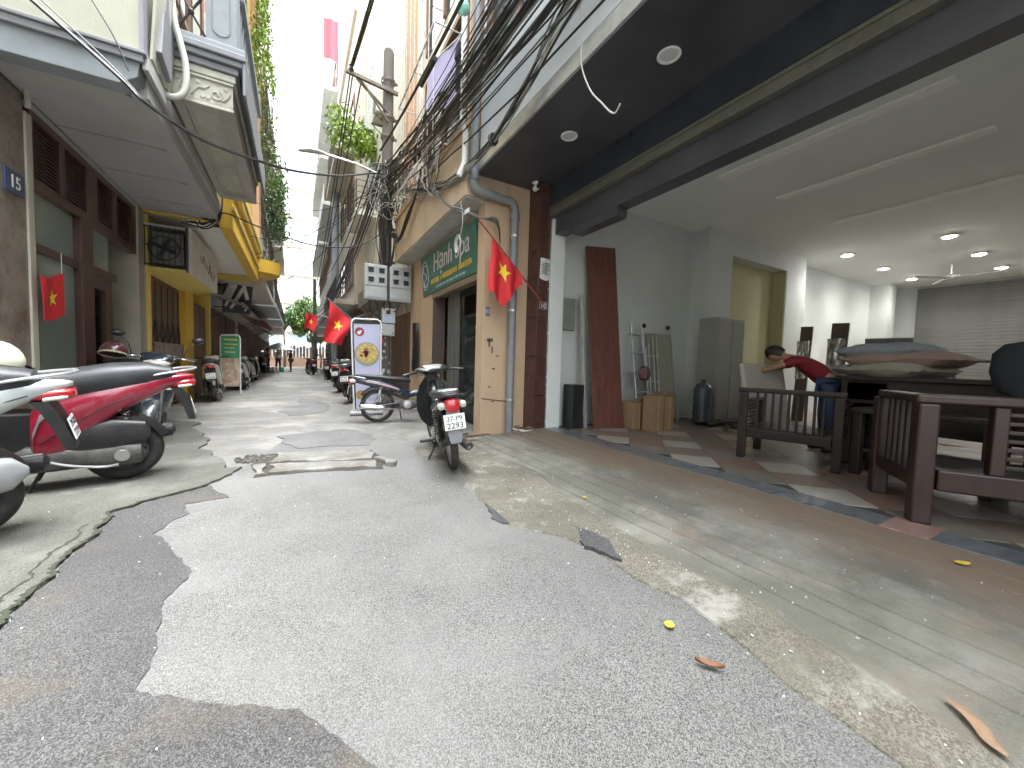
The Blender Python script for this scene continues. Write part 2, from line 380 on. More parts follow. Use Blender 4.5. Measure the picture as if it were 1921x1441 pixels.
for y in ys:
    f = xat(foot, y)
    for k, (x, d) in enumerate(prof):
        if k == 0: xx, z = f, -.02
        elif k == 1: xx, z = f + .03, None
        else: xx, z = max(x, f + .035 + k * .001), None
        if z is None:
            z = mix(.035, .118, max(0, min(1, (xx - 1.75) / 1.55))) + d * (1 if y < 4.6 else .3) + MN.noise(Vector((xx * 3, y * 3, 9))) * .004
            if y > 5: z = -.02
            elif y > 4.91: z *= .9
        wob = MN.noise(Vector((0, y * 1.7, k // 3))) * .012
        vs.append((xx + (wob if 2 < k < n - 1 else 0), y, z))
fs = [(j * n + i, j * n + i + 1, (j + 1) * n + i + 1, (j + 1) * n + i) for j in range(len(ys) - 1) for i in range(n - 1)]
ramp = struct('ramp', B().add(vs, fs), m_ramp)
b = B()
for k in range(4, n - 1, 3):
    for j in range(2, len(ys) - 2):
        if MN.noise(Vector((k * 3.1, ys[j] * 1.3, 5))) < -.28: continue
        p, q = vs[j * n + k], vs[(j + 1) * n + k]; w = .0045 + .003 * MN.noise(Vector((k, ys[j] * 4, 1)))
        b.add([(p[0] - w, p[1], p[2] + .007), (p[0] + w, p[1], p[2] + .007), (q[0] + w, q[1], q[2] + .007), (q[0] - w, q[1], q[2] + .007)], [(0, 1, 2, 3)])
struct('groove_strip', b, mat('groove_strip', (.05, .05, .035), .95, var=.4, scale=12), par=ramp)['kind'] = 'stuff'  # dark strips along the groove bottoms so the scoring shows

struct('slab_bed', B().prism(jag([(-.34, 4.08), (.76, 3.93), (.86, 4.3), (.8, 4.8), (-.28, 5.02), (-.34, 4.08)], 3)[:-1], 'z', -.02, .009), mat('slab_bed_dark', (.05, .045, .038), .95, var=.4, scale=20))  # dark sheet so the gaps between the slabs look deeper
# two broken concrete drain slabs let into the road
m_slab = aggregate('drain_slab_concrete', (.15, .145, .13), (.2, .194, .176), (.26, .252, .23), 200, stain=[((.11, .092, .068), 2.6, .75, (.48, .64)), ((.29, .283, .268), 3.5, .6, (.54, .64))], big=.2)
for k, (pl, lab) in enumerate([([(-.25, 4.52), (.1, 4.46), (.72, 4.31), (.78, 4.55), (.74, 4.75), (.3, 4.84), (-.2, 4.95)], 'broken concrete drain slab with a rubble hole at its end'), ([(-.22, 4.14), (.2, 4.08), (.7, 3.99), (.74, 4.24), (.1, 4.41), (-.24, 4.47)], 'concrete drain slab with a pale end piece, edged by fresh asphalt')]):
    pj2 = jag(pl + [pl[0]], 3)[:-1]
    solo('drain_slab', B().prism(pj2, 'z', .0, .036 - .006 * k), m_slab, lab, 'drain cover', 'drain slabs let into the road', bevel=.008)
b = B()
for i in range(80):
    a = random.uniform(0, 2 * PI); r = random.random() ** .5
    x, y = -.4 + .15 * r * math.cos(a), 4.83 + .17 * r * math.sin(a); s = random.uniform(.01, .04)
    b.obox((x, y, .01), (s, s * .8, s * .7), [random.uniform(0, 3) for _ in range(3)])
ob = struct('rubble', b, mat('rubble_stone', (.12, .11, .095), .9, var=.5, scale=30), kind='stuff'); ob['label'] = 'dark rubble in the hole beside the drain slab'
solo('concrete_chunk', B().prism(jag([(.72, 4.28), (.8, 4.32), (.93, 4.07), (.88, 3.97), (.8, 4.02), (.72, 4.28)], 2)[:-1], 'z', .004, .055), m_slab, 'loose concrete chunk lying at the corner of the drain slabs', 'rubble', bevel=.01)
solo('concrete_chunk', B().prism(jag([(-.37, 4.48), (-.27, 4.5), (-.25, 4.12), (-.33, 4.1), (-.37, 4.48)], 2)[:-1], 'z', .004, .034), m_slab, 'narrow pale concrete strip at the left end of the drain slab', 'rubble', bevel=.008)

# litter: pale grit nobody could count, and single leaves
b = B(); 
def gz(x, y):
    return mix(.035, .118, max(0, min(1, (x - 1.75) / 1.55))) if x > xat(foot, y) + .03 else .012 + (.02 if x > xat(asphR2, y) else 0)
for i in range(230):
    if random.random() < .6: y = random.uniform(.2, 4.6); x = xat(foot, y) + random.gauss(-.05, .16)
    else: y = random.uniform(.2, 4.6); x = random.uniform(1.5, 3.2)
    s = random.uniform(.002, .007); 
    b.obox((x, y, gz(x, y) + s * .2), (s * 1.6, s, s * .7), [random.uniform(0, 3) for _ in range(3)])
for i in range(160):
    y = random.uniform(1.2, 6); x = random.uniform(-1.9, 1.2); s = random.uniform(.002, .005)
    b.obox((x, y, (.024 if x < -1.05 else .012) + s * .2), (s * 1.6, s, s * .7), [random.uniform(0, 3) for _ in range(3)])
ob = struct('grit', b, mat('pale_grit', (.6, .59, .55), .9, var=.25, scale=9), kind='stuff'); ob['label'] = 'pale specks of grit and plaster scattered on the ground'
def leaf(x, y, L, Wd, rz, mt, lab, curl=.12):
    z = gz(x, y) + .006
    def fn(u, v):
        w = Wd * math.sin(PI * min(.98, u * .97 + .02)) ** .8 * (v - .5)
        return ((u - .5) * L, w, curl * L * (abs(v - .5) * 1.2 + (u - .5) ** 2 * 1.5))
    bb = B().sheet(fn, 8, 4, (0, 0, -.0015)); bb.xf(Matrix.Translation((x, y, z)) @ Matrix.Rotation(rz, 4, 'Z'))
    return solo('fallen_leaf', bb, mt, lab, 'leaf', 'fallen leaves', smooth=True)
m_yl = mat('yellow_leaf', (.55, .38, .05), .5, var=.2, scale=40); m_bl = mat('brown_leaf', (.2, .085, .04), .6, var=.3, scale=30); m_dl = mat('dry_leaf', (.26, .165, .1), .6, var=.25, scale=25)
leaf(1.373, 1.024, .05, .042, .4, m_yl, 'small yellow leaf lying on the grey asphalt')
leaf(3.08, .545, .075, .045, -.6, m_yl, 'yellow leaf lying near the threshold of the shop')
leaf(2.0, 2.32, .05, .035, .9, m_yl, 'tiny yellow leaf on the ramp near the parked motorbike')
leaf(1.317, .806, .1, .028, -.9, m_bl, 'curled red-brown leaf lying on the asphalt', .2)
pts = smoothpts([(1.84, .335, .055), (1.8, .28, .06), (1.775, .25, .055), (1.74, .225, .05), (1.72, .19, .05)], 4)
b = B(); rr = [.004 + .016 * math.sin(PI * i / (len(pts) - 1)) ** .7 for i in range(len(pts))]; b.tube([p + Vector((0, 0, .006)) for p in pts], rr, 6, sq=.25)
solo('fallen_leaf', b, m_dl, 'long dry beige leaf twisted on the mossy ramp', 'leaf', 'fallen leaves', smooth=True)
# ================================================================== RIGHT SIDE: SHOP TEN
m_white = mat('white_emulsion', (.58, .605, .59), .75, var=.05, scale=1.5, bump=.12, bscale=120, stain=(.5, .52, .5), sscale=.9, samt=.35)
m_ceil = mat('ceiling_plaster', (.8, .82, .8), .8, var=.04, scale=1.2)
m_dark = mat('dark_cladding', (.06, .063, .073), .36, var=.25, scale=2.2, stain=(.1, .102, .11), sscale=.6, samt=.6)
m_navy = mat('navy_panel', (.035, .042, .055), .3, var=.3, scale=3)
m_track = mat('shutter_track', (.17, .17, .145), .45, metal=.4, var=.2, scale=9, stain=(.17, .16, .12), sscale=5, samt=.6)
m_browntile = mat('brown_tile', (.085, .038, .032), .3, var=.35, scale=7, bump=.1, bscale=30)
m_grout = mat('dark_grout', (.05, .045, .04), .9)
m_granite = mat('granite_threshold', (.11, .12, .135), .3, var=.6, scale=14, stain=(.22, .235, .25), sscale=9, samt=.6, coat=.2)
m_bluewall = mat('pale_blue_wall', (.66, .71, .75), .6, var=.05, scale=2, stain=(.58, .62, .66), sscale=1.4, samt=.4, stretch=(1, 1, .3))
m_metal = mat('brushed_metal', (.58, .59, .61), .4, metal=.7, var=.15, scale=9, stain=(.42, .43, .43), sscale=6, samt=.5)
m_wood_win = mat('window_wood', (.2, .115, .07), .5, var=.35, scale=7, stretch=(6, 6, .6), bump=.2)
m_glass = glassmat('window_glass')
m_dglass = mat('dark_window_glass', (.03, .04, .04), .06, var=.4, scale=1.5, coat=.3)
m_black = mat('black_plastic', (.018, .018, .019), .42, var=.3, scale=12)
m_whitep = mat('white_plastic', (.78, .78, .76), .4, var=.05)
m_steel = mat('stainless', (.6, .6, .6), .25, metal=1, var=.12, scale=9)

shop = thing('shop_house', 'shop house with wide open front, dark canopy and pale blue wall above', 'building', (4.2, 1.5, 0))
CZ = 3.78
part(shop, 'wall', B().box(3.37, 17.1, 5.0, 5.245, -.1, 4.0), m_white)
part(shop, 'wall', B().box(3.4, 17.1, -3.4, -3.2, -.1, 4.0), m_white)
part(shop, 'wall', B().box(16.6, 17.1, -3.2, 5.0, -.1, 4.0), m_white)
part(shop, 'ceiling', B().box(3.6, 16.6, -3.2, 5.0, CZ, CZ + .2), m_ceil)
part(shop, 'wall', B().box(6.8, 7.57, 4.65, 5.0, .1, CZ).box(9.66, 10.5, 4.65, 5.0, .1, CZ).box(7.57, 9.66, 4.65, 5.0, 3.37, CZ), m_white, label='white partition with a doorway through it')
part(shop, 'doorway', B().box(7.57, 9.66, 4.93, 4.99, .12, 3.37).box(7.572, 7.6, 4.66, 4.93, .12, 3.365).box(9.63, 9.658, 4.66, 4.93, .12, 3.365), mat('yellow_wash', (.5, .48, .29), .8, var=.08, stain=(.4, .385, .22), sscale=1, samt=.6), label='yellow-green washed alcove seen through the doorway')
part(shop, 'pillar', B().box(15.2, 15.7, 4.55, 5.0, .1, CZ), m_white)
part(shop, 'pillar', B().box(3.38, 3.62, 4.88, 5.0, .1, 3.3), mat('daylit_pillar', (.74, .77, .76), .6, var=.04), bevel=.006)  # paler than the walls: daylight from the opening is put into this white
part(shop, 'floor', B().box(3.3, 17.0, -3.2, 5.0, -.1, .112), m_grout)
# brown tiles on the front pillar
k = 0
for z0, z1 in ((.02, .62), (.62, 1.22), (1.22, 1.82), (1.82, 2.42), (2.42, 3.02), (3.02, 3.795)):
    part(shop, 'tile', B().box(3.17, 3.36, 4.93, 5.24, z0 + .004, z1), m_browntile, bevel=.004)
part(shop, 'pillar_edge', B().box(3.36, 3.385, 4.9, 5.0, .1, 3.38), m_steel, bevel=.003)
# granite threshold slabs
for k, (y0, y1) in enumerate([(4.05, 4.9), (3.2, 4.05), (2.35, 3.2), (1.6, 2.35), (.96, 1.6), (-.1, .72), (-1.0, -.1), (-2.0, -1.0), (-3.2, -2.0)]):
    part(shop, 'threshold_slab', B().box(3.31, 3.58, y0 + .002, y1 - .002, .0, .122 + .001 * (k % 2)), m_granite, bevel=.003)
part(shop, 'threshold_slab', B().box(3.305, 3.6, .722, .958, .0, .124), mat('pink_tile', (.27, .17, .15), .4, var=.25, scale=14), bevel=.003, label='pink tile let into the granite threshold')
# floor tiles laid on the diagonal
tcols = [mat('tile_cream', (.33, .31, .28), .32, var=.12, scale=5), mat('tile_red', (.2, .13, .105), .35, var=.2, scale=6), mat('tile_grey', (.17, .155, .135), .35, var=.2, scale=5), mat('tile_rose', (.2, .15, .125), .35, var=.15, scale=5)]
T = .43; protos = []
for m in tcols:
    me = mesh_of(B().box(-T / 2 + .002, T / 2 - .002, -T / 2 + .002, T / 2 - .002, -.01, .0), 'tile', m); protos.append(me)
seqs = [(0, 1), (3, 2)]
for i in range(-20, 26):
    for j in range(-20, 26):
        x = 3.74 + (i - j) * T * .7071; y = 2.6 + (i + j) * T * .7071
        if not (3.6 < x < 8.2 and -.1 < y < 4.98): continue
        if x < 3.58 + T * .7 or y > 5.0 - T * .7: pass
        ob = bpy.data.objects.new('tile', protos[seqs[i % 2][j % 2]]); C.objects.link(ob); ob.parent = shop
        ob.location = (x - 4.2, y - 1.5, .120); ob.rotation_euler = (0, 0, PI / 4)
part(shop, 'floor_far', B().box(8.2, 16.6, -3.2, 5.0, .1, .119), mat('floor_far_mix', (.3, .26, .22), .4, var=.4, scale=2.5))

# canopy and shutter gear
part(shop, 'canopy', B().box(2.25, 3.33, -3.4, 5.24, 3.8, 4.0), m_dark)
part(shop, 'canopy_trim', B().box(2.215, 2.248, -3.4, 5.16, 3.79, 3.95), m_metal, bevel=.004)
part(shop, 'fascia', B().box(3.33, 3.4, -3.2, 5.0, 3.47, 3.8), m_navy)
part(shop, 'shutter_track', B().box(3.33, 3.42, -3.2, 4.93, 3.33, 3.468).box(3.31, 3.33, -3.2, 4.92, 3.42, 3.45), m_track, bevel=.006)
part(shop, 'beam', B().box(3.42, 3.62, -3.2, 4.9, 3.07, 3.77), m_dark)
part(shop, 'beam', B().box(3.43, 3.6, 3.6, 4.45, 2.955, 3.07), m_dark, label='dropped end of the dark beam beside the white pillar')
# upper storey
part(shop, 'wall', B().box(2.25, 2.6, -3.4, 5.1, 4.0, 5.0), m_bluewall, label='pale blue wall above the canopy')
part(shop, 'wall', B().box(2.6, 10, -3.4, 5.1, 4.0, 12).box(2.25, 2.6, -3.4, 5.1, 6.9, 12), m_bluewall)
for y0, y1 in ((3.35, 5.05), (1.2, 2.9), (-1.0, .7)):
    w = part(shop, 'window', B().box(2.27, 2.36, y0, y0 + .12, 5.0, 6.9).box(2.27, 2.36, y1 - .12, y1, 5.0, 6.9).box(2.27, 2.36, y0 + .12, y1 - .12, 5.0, 5.12).box(2.27, 2.36, y0 + .12, y1 - .12, 6.78, 6.9).box(2.275, 2.355, (y0 + y1) / 2 - .05, (y0 + y1) / 2 + .05, 5.12, 6.78), m_wood_win, bevel=.008)
    for a, c in ((y0 + .12, (y0 + y1) / 2 - .05), ((y0 + y1) / 2 + .05, y1 - .12)):
        part(w, 'pane', B().box(2.315, 2.325, a, c, 5.12, 6.78), m_dglass)
for y0, y1 in ((5.05, 5.1), (2.9, 3.35), (.7, 1.2), (-3.4, -1.0)):
    part(shop, 'pier', B().box(2.26, 2.6, y0, y1, 5.0, 6.9), m_bluewall)
# lamps in the canopy
for i, y in enumerate((3.78, 2.39, 1.0, -.4)):
    d = thing('downlight', 'round white unlit downlight set in the dark canopy', 'lamp', (2.8, y, 3.8), 'downlights in the dark canopy')
    part(d, 'rim', B().lathe([(.06, -.001), (.098, -.004), (.1, -.012), (.092, -.018), (.075, -.016), (.07, -.006)], (2.8, y, 3.8), 'z', 28, closed=True), m_whitep, True)
    part(d, 'diffuser', B().lathe([(.0, -.014), (.072, -.010), (.072, -.001), (0, -.001)], (2.8, y, 3.8), 'z', 28), mat('frosted_cover', (.6, .61, .63), .5, var=.05), True)
# recessed light coves in the ceiling: shallow raised strips
for i, (x, y0, y1) in enumerate(((5.15, 1.2, 3.4), (6.5, 1.2, 3.33), (8.3, 1.2, 3.33))):
    solo('ceiling_batten', B().box(x - .07, x + .07, y0, y1, CZ - .035, CZ - .001), mat('batten_diffuser', (.9, .9, .86), .5, var=.06), 'long unlit batten light, ' + ('the one next to the shutter beam' if i == 0 else 'the second one in from the street' if i == 1 else 'the one next to the lit ceiling spots'), 'lamp', 'unlit ceiling battens', bevel=.008)
m_lit = mat('lit_lamp', (1, 1, 1), .5, emit=(1, .98, .93), estr=22)
for j, y in enumerate((4.0, 2.45)):
    for i, x in enumerate((10.8, 12.85, 14.8)):
        d = thing('ceiling_spot', 'lit round ceiling spot at the back of the shop', 'lamp', (x, y, CZ), 'lit spots on the shop ceiling')
        part(d, 'rim', B().lathe([(.1, 0), (.135, -.002), (.135, -.03), (.1, -.035)], (x, y, CZ), 'z', 24, closed=True), m_whitep, True)
        part(d, 'bulb', B().lathe([(0, -.06), (.05, -.052), (.085, -.03), (.092, -.005), (0, -.002)], (x, y, CZ), 'z', 24), m_lit, True)
        ld = bpy.data.lights.new('spot_light', 'SPOT'); ld.energy = 7; ld.color = (1, .97, .9); ld.spot_size = rad(150); ld.spot_blend = .7; ld.shadow_soft_size = .08
        lo = bpy.data.objects.new('spot_light', ld); C.objects.link(lo); lo.parent = d; lo.location = (0, 0, -.09)
# roller shutter on the back wall
sh = thing('roller_shutter', 'grey slatted roller shutter closing the back of the shop', 'shutter', (16.5, 1.2, .12))
b0 = B().box(-.02, .02, -3.1, 3.1, 0, .088); me = mesh_of(b0, 'slat', mat('shutter_grey', (.14, .14, .128), .5, var=.12, scale=5, stain=(.1, .098, .088), sscale=1.4, samt=.5))
for k in range(39):
    ob = bpy.data.objects.new('slat', me); C.objects.link(ob); ob.parent = sh; ob.location = (0, 0, .02 + k * .092); ob.rotation_euler = (0, .12, 0)
# ceiling fan
fan = thing('ceiling_fan', 'ceiling fan with thin blades hanging near the lit spots', 'fan', (13.6, 3.0, CZ))
part(fan, 'rod', B().tube([(13.6, 3.0, CZ), (13.6, 3.0, 3.52)], .018, 8), m_metal, True)
part(fan, 'motor', B().lathe([(0, 3.4), (.09, 3.41), (.13, 3.45), (.13, 3.5), (.05, 3.54), (0, 3.54)], (13.6, 3.0, 0), 'z', 20), mat('fan_grey', (.4, .4, .38), .4), True)
for a in (.5, .5 + 2 * PI / 3, .5 + 4 * PI / 3):
    part(fan, 'blade', B().obox((13.6 + .48 * math.cos(a), 3 + .48 * math.sin(a), 3.46), (.8, .13, .012), (.1, 0, a)), MATS['fan_grey'], bevel=.004)
# security camera
cc = thing('security_camera', 'small white security camera under the corner of the canopy', 'camera', (3.1, 4.98, 3.8))
part(cc, 'mount', B().lathe([(.045, 3.8), (.045, 3.785), (.02, 3.77), (.02, 3.74)], (3.1, 4.98, 0), 'z', 16), m_whitep, True)
part(cc, 'housing', B().lathe([(0, -.05), (.035, -.045), (.042, 0), (.042, .04), (0, .05)], (3.1, 4.95, 3.71), 'y', 18), m_whitep, True)
part(cc, 'lens', B().lathe([(0, -.056), (.028, -.053), (.028, -.04), (0, -.04)], (3.1, 4.95, 3.71), 'y', 16), m_black, True)
# number plate 10 and notice on the brown pillar
np_ = thing('number_plate', 'dark house number plate reading 10 on the brown tiled pillar', 'number plate', (3.27, 4.925, 1.92))
part(np_, 'plate', B().obox((3.27, 4.922, 1.99), (.15, .012, .13)), m_browntile, bevel=.003)
part(np_, 'border', B().tube([(3.202, 4.914, 1.937), (3.205, 4.914, 2.043), (3.335, 4.914, 2.043), (3.338, 4.914, 1.937)], .003, 4, closed=True), m_whitep)
part(np_, 'digits', text('10', .11, FACE_MY(3.27, 4.914, 1.952)), m_whitep)
nt_ = thing('paper_notice', 'white printed paper notice stuck on the brown pillar above the number', 'notice', (3.28, 4.92, 2.42))
part(nt_, 'sheet', B().sheet(lambda u, v: (3.19 + .2 * u + .01 * v, 4.922 - .01 * math.sin(u * 5), 2.4 + .3 * v - .03 * math.sin(PI * u) * (1 - v)), 8, 6, (0, -.001, 0)), mat('paper', (.72, .71, .68), .8, var=.06), True)
b = B()
for k in range(7):
    w = random.uniform(.08, .15); b.box(3.215, 3.215 + w, 4.9075, 4.9085, 2.62 - k * .026, 2.63 - k * .026)
part(nt_, 'lines', b, mat('ink', (.12, .12, .14), .8))

# ================================================================== RIGHT SIDE: TAN HOUSE
m_tan = mat('tan_render', (.6, .43, .29), .85, var=.1, scale=2, bump=.3, bscale=90, stain=(.46, .34, .24), sscale=1.3, samt=.6, stretch=(1, 1, .45))
m_tan2 = mat('tan_render_light', (.62, .48, .35), .85, var=.1, scale=2, bump=.3, bscale=90, stain=(.34, .27, .2), sscale=1.5, samt=.55, stretch=(1, 1, .4))
m_soffit = mat('soffit_plaster', (.5, .495, .47), .85, var=.08, scale=2, stain=(.28, .27, .23), sscale=1.6, samt=.6)
m_orange = mat('orange_render', (.6, .38, .24), .8, var=.1, scale=2, stain=(.48, .3, .19), sscale=2, samt=.6, stretch=(1, 1, .3))
m_doordark = mat('dark_door', (.02, .021, .024), .3, var=.3, scale=5)
m_doorgrey = mat('grey_door_leaf', (.14, .145, .13), .45, var=.2, scale=6, stretch=(1, 6, .4))
tan = thing('tan_house', 'tan rendered corner house with balcony, caged windows and a dark doorway', 'building', (4, 7.5, 0))
part(tan, 'wall', B().box(2.8, 9, 5.25, 5.5, -.05, 10.5), m_tan)                       # side wall beside the shop, full depth
part(tan, 'pier', B().box(2.42, 2.8, 5.25, 5.5, -.05, 3.47), m_tan, bevel=.008)
part(tan, 'wall', B().box(2.5, 2.75, 7.9, 9.74, -.05, 3.47).box(2.5, 2.75, 5.5, 7.9, 2.47, 3.47), m_tan)
part(tan, 'wall', B().box(2.75, 9, 9.5, 9.74, -.05, 10.5), m_tan2)
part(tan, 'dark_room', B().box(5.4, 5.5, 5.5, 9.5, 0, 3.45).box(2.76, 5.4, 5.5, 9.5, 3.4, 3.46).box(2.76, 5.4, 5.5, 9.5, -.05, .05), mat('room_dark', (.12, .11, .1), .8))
bal = part(tan, 'balcony', B().box(2.1, 2.5, 5.25, 9.74, 3.485, 4.42).box(2.5, 9, 5.5, 9.5, 3.48, 3.62).box(2.502, 2.798, 5.252, 5.27, 3.49, 4.42), m_tan2, bevel=.01)
part(bal, 'soffit', B().box(2.12, 2.8, 5.27, 9.72, 3.462, 3.482), m_soffit)
part(bal, 'coping', B().box(2.06, 2.52, 5.22, 9.76, 4.42, 4.5), m_tan, bevel=.01)
part(tan, 'wall', B().box(2.45, 2.7, 5.5, 9.5, 4.5, 10.5).box(2.7, 9, 5.5, 9.5, 10.3, 10.5), mat('pale_upper_wall', (.8, .79, .75), .85, var=.06, scale=2, stain=(.55, .5, .44), sscale=1.5, samt=.5, stretch=(1, 1, .3)))
for y0, y1 in ((5.27, 5.62), (9.3, 9.72)):
    part(tan, 'column', B().box(2.27, 2.45, y0, y1, 4.5, 10.5), m_orange, bevel=.01)
for z0 in (4.95, 7.5):
    w = part(tan, 'window', B().box(2.38, 2.449, 6.1, 6.2, z0, z0 + 2).box(2.38, 2.449, 8.3, 8.4, z0, z0 + 2).box(2.38, 2.449, 6.2, 8.3, z0 + 1.9, z0 + 2).box(2.385, 2.449, 7.2, 7.3, z0, z0 + 1.9), m_wood_win, bevel=.006)
    part(w, 'pane', B().box(2.44, 2.4485, 6.2, 7.2, z0, z0 + 1.9).box(2.44, 2.4485, 7.3, 8.3, z0, z0 + 1.9), m_dglass)
# window cage of pale iron bars
m_bars = mat('pale_iron', (.6, .6, .58), .5, metal=.3, var=.2, scale=20, stain=(.3, .2, .12), sscale=9, samt=.6)
cg = part(tan, 'window_cage', B().box(1.93, 1.96, 6.35, 8.85, 4.7, 4.73), m_bars)
for z in (6.55, 9.0): part(cg, 'cage_rail', B().box(1.93, 1.96, 6.35, 8.85, z, z + .03), m_bars)
for k in range(9):
    y = 6.35 + k * .31
    part(cg, 'bar', B().tube([(1.945, y, 4.5), (1.945, y, 9.4)], .011, 6), m_bars)
for y in (6.35, 7.6, 8.84):
    for z in (4.715, 6.565, 9.015): part(cg, 'bracket', B().tube([(1.945, y, z), (2.45, y, z)], .013, 6), m_bars)
b = B()
for k in range(9): b.tube([(1.95 + .015, 6.9 + k * .14, 4.72), (1.75, 6.9 + k * .14, 4.42)], .008, 5)
b.tube([(1.75, 6.8, 4.42), (1.75, 8.2, 4.42)], .012, 6)
part(cg, 'drip_rack', b, m_bars)
# doorway
d = part(tan, 'door', B().box(2.68, 2.72, 6.9, 7.5, .05, 2.45), m_doorgrey, bevel=.004, label='grey door leaf standing half open')
part(d, 'leaf_rib', B().box(2.665, 2.68, 6.97, 7.0, .1, 2.4).box(2.665, 2.68, 7.18, 7.21, .1, 2.4).box(2.665, 2.68, 7.4, 7.43, .1, 2.4), m_doorgrey)
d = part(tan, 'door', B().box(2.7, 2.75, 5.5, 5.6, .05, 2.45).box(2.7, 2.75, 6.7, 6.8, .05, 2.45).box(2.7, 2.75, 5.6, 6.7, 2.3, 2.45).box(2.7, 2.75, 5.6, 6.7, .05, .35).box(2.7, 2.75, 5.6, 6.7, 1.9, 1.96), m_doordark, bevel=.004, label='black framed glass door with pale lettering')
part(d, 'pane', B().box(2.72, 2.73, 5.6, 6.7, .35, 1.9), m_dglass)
b = B()
for k, s in enumerate(('W', 'I', 'F', 'I')):
    q = text(s, .16, FACE_MX(2.712, 6.1, 1.62 - k * .2)); b.add(q.v, q.f)
part(d, 'lettering', b, mat('faded_sticker', (.3, .31, .32), .6))
part(tan, 'shutter_box', B().box(2.55, 2.75, 5.5, 7.9, 2.44, 2.62).box(2.47, 2.55, 5.5, 7.9, 2.40, 2.50), mat('rusty_box', (.24, .18, .12), .6, var=.3, scale=9, stretch=(1, .2, 4)))
part(tan, 'jamb', B().box(2.49, 2.7, 7.8, 7.9, .0, 2.45), mat('brown_jamb', (.1, .07, .06), .5))
part(tan, 'jamb', B().box(2.49, 2.7, 5.5, 5.53, 0, 2.45), MATS['brown_jamb'])
# green shop board
sg = thing('shop_sign', 'green shop board with white script and yellow line over the dark doorway', 'sign', (2.46, 7.1, 2.53))
part(sg, 'board', B().prism([(2.47, 2.52), (2.50, 2.52), (2.46, 3.33), (2.40, 3.33)], 'y', 5.6, 8.55), mat('sign_green', (.045, .16, .135), .45, var=.25, scale=3, stain=(.09, .24, .2), sscale=2, samt=.6), bevel=.004)
def sgx(z): return 2.467 - (z - 2.52) * .07 / .81
tilt = Matrix.Rotation(-.086, 4, 'Y')
M0 = lambda y, z: Matrix.Translation((sgx(z) - .006, y, z)) @ tilt @ Matrix.Rotation(-PI / 2, 4, 'Z')
part(sg, 'script', text('Hạnh Spa', .50, M0(6.78, 2.90), .004, shear=.25, xs=.95), mat('sign_white', (.62, .56, .58), .5))
b = B(); y = 7.95
while y > 5.8:
    w = random.uniform(.03, .07); h = random.uniform(.07, .1)
    if random.random() > .18: b.obox((sgx(2.72) - .003, y, 2.735), (.004, w, h), (0, -.086, 0)).obox((sgx(2.72) - .006, y + .01, 2.735), (.006, w * .3, h * 1.15), (0, -.086, 0))
    y -= w + .022
part(sg, 'yellow_line', b, mat('sign_yellow', (.6, .42, .08), .5))['kind'] = 'stuff'
b = B(); y = 7.6
while y > 6.0:
    w = random.uniform(.015, .035)
    if random.random() > .2: b.obox((sgx(2.6) - .003, y, 2.6), (.004, w, .04), (0, -.086, 0))
    y -= w + .014
part(sg, 'small_line', b, mat('sign_pale', (.4, .52, .42), .5))['kind'] = 'stuff'
ring = lambda r1, r2: B().tube([Vector((sgx(2.92 + r2 * math.sin(a)) - .004, 8.27 + r1 * math.cos(a), 2.92 + r2 * math.sin(a))) for a in [2 * PI * k / 28 for k in range(28)]], .008, 5, closed=True)
part(sg, 'emblem', ring(.2, .3), MATS['sign_white'])
b = B(); b.tube(smoothpts([(sgx(z) - .005, y, z) for y, z in ((8.17, 3.1), (8.32, 3.14), (8.38, 3.02), (8.25, 2.95), (8.2, 2.86), (8.34, 2.8), (8.32, 2.7))]), .009, 5); b.tube(smoothpts([(sgx(z) - .005, y, z) for y, z in ((8.16, 2.75), (8.28, 2.68), (8.4, 2.76))]), .008, 5)
part(sg, 'emblem_figure', b, MATS['sign_white'])
# rain pipe
m_pipe = mat('grey_pvc', (.23, .245, .27), .45, var=.12, scale=6, stain=(.33, .32, .29), sscale=5, samt=.5)
rp = thing('rain_pipe', 'grey plastic rain pipe stepping across the tan wall to the ground', 'pipe', (2.8, 5.15, 0))
part(rp, 'upper_run', B().tube([(2.17, 5.12, 12), (2.17, 5.12, 3.62)] + arc((2.27, 5.12, 3.62), .1, PI, 1.5 * PI, 5)[1:] + [(2.75, 5.12, 3.50)] + [(2.80, 5.12, 3.48), (2.84, 5.12, 3.43), (2.85, 5.12, 3.38), (2.85, 5.12, .02)], .058, 12), m_pipe, True)
for z in (.55, 1.9, 3.0): part(rp, 'clip', B().lathe([(.066, z - .015), (.066, z + .015), (.056, z + .015), (.056, z - .015)], (2.85, 5.12, 0), 'z', 14, closed=True).box(2.83, 2.87, 5.17, 5.25, z - .012, z + .012), m_metal)
for x, z in ((2.17, 3.7), (2.85, 3.28)): part(rp, 'elbow', B().lathe([(.07, -.05), (.07, .05), (.05, .05), (.05, -.05)], (x, 5.12, z), 'z', 14, closed=True), m_pipe, True)
solo('rain_pipe', B().tube([(2.05, 5.3, 12), (2.05, 5.3, 4.5), (2.07, 5.22, 4.3), (2.06, 5.2, 3.9), (2.0, 5.25, 3.72)], .042, 10), m_whitep, 'thin white rain pipe running down behind the grey one', 'pipe', smooth=True)
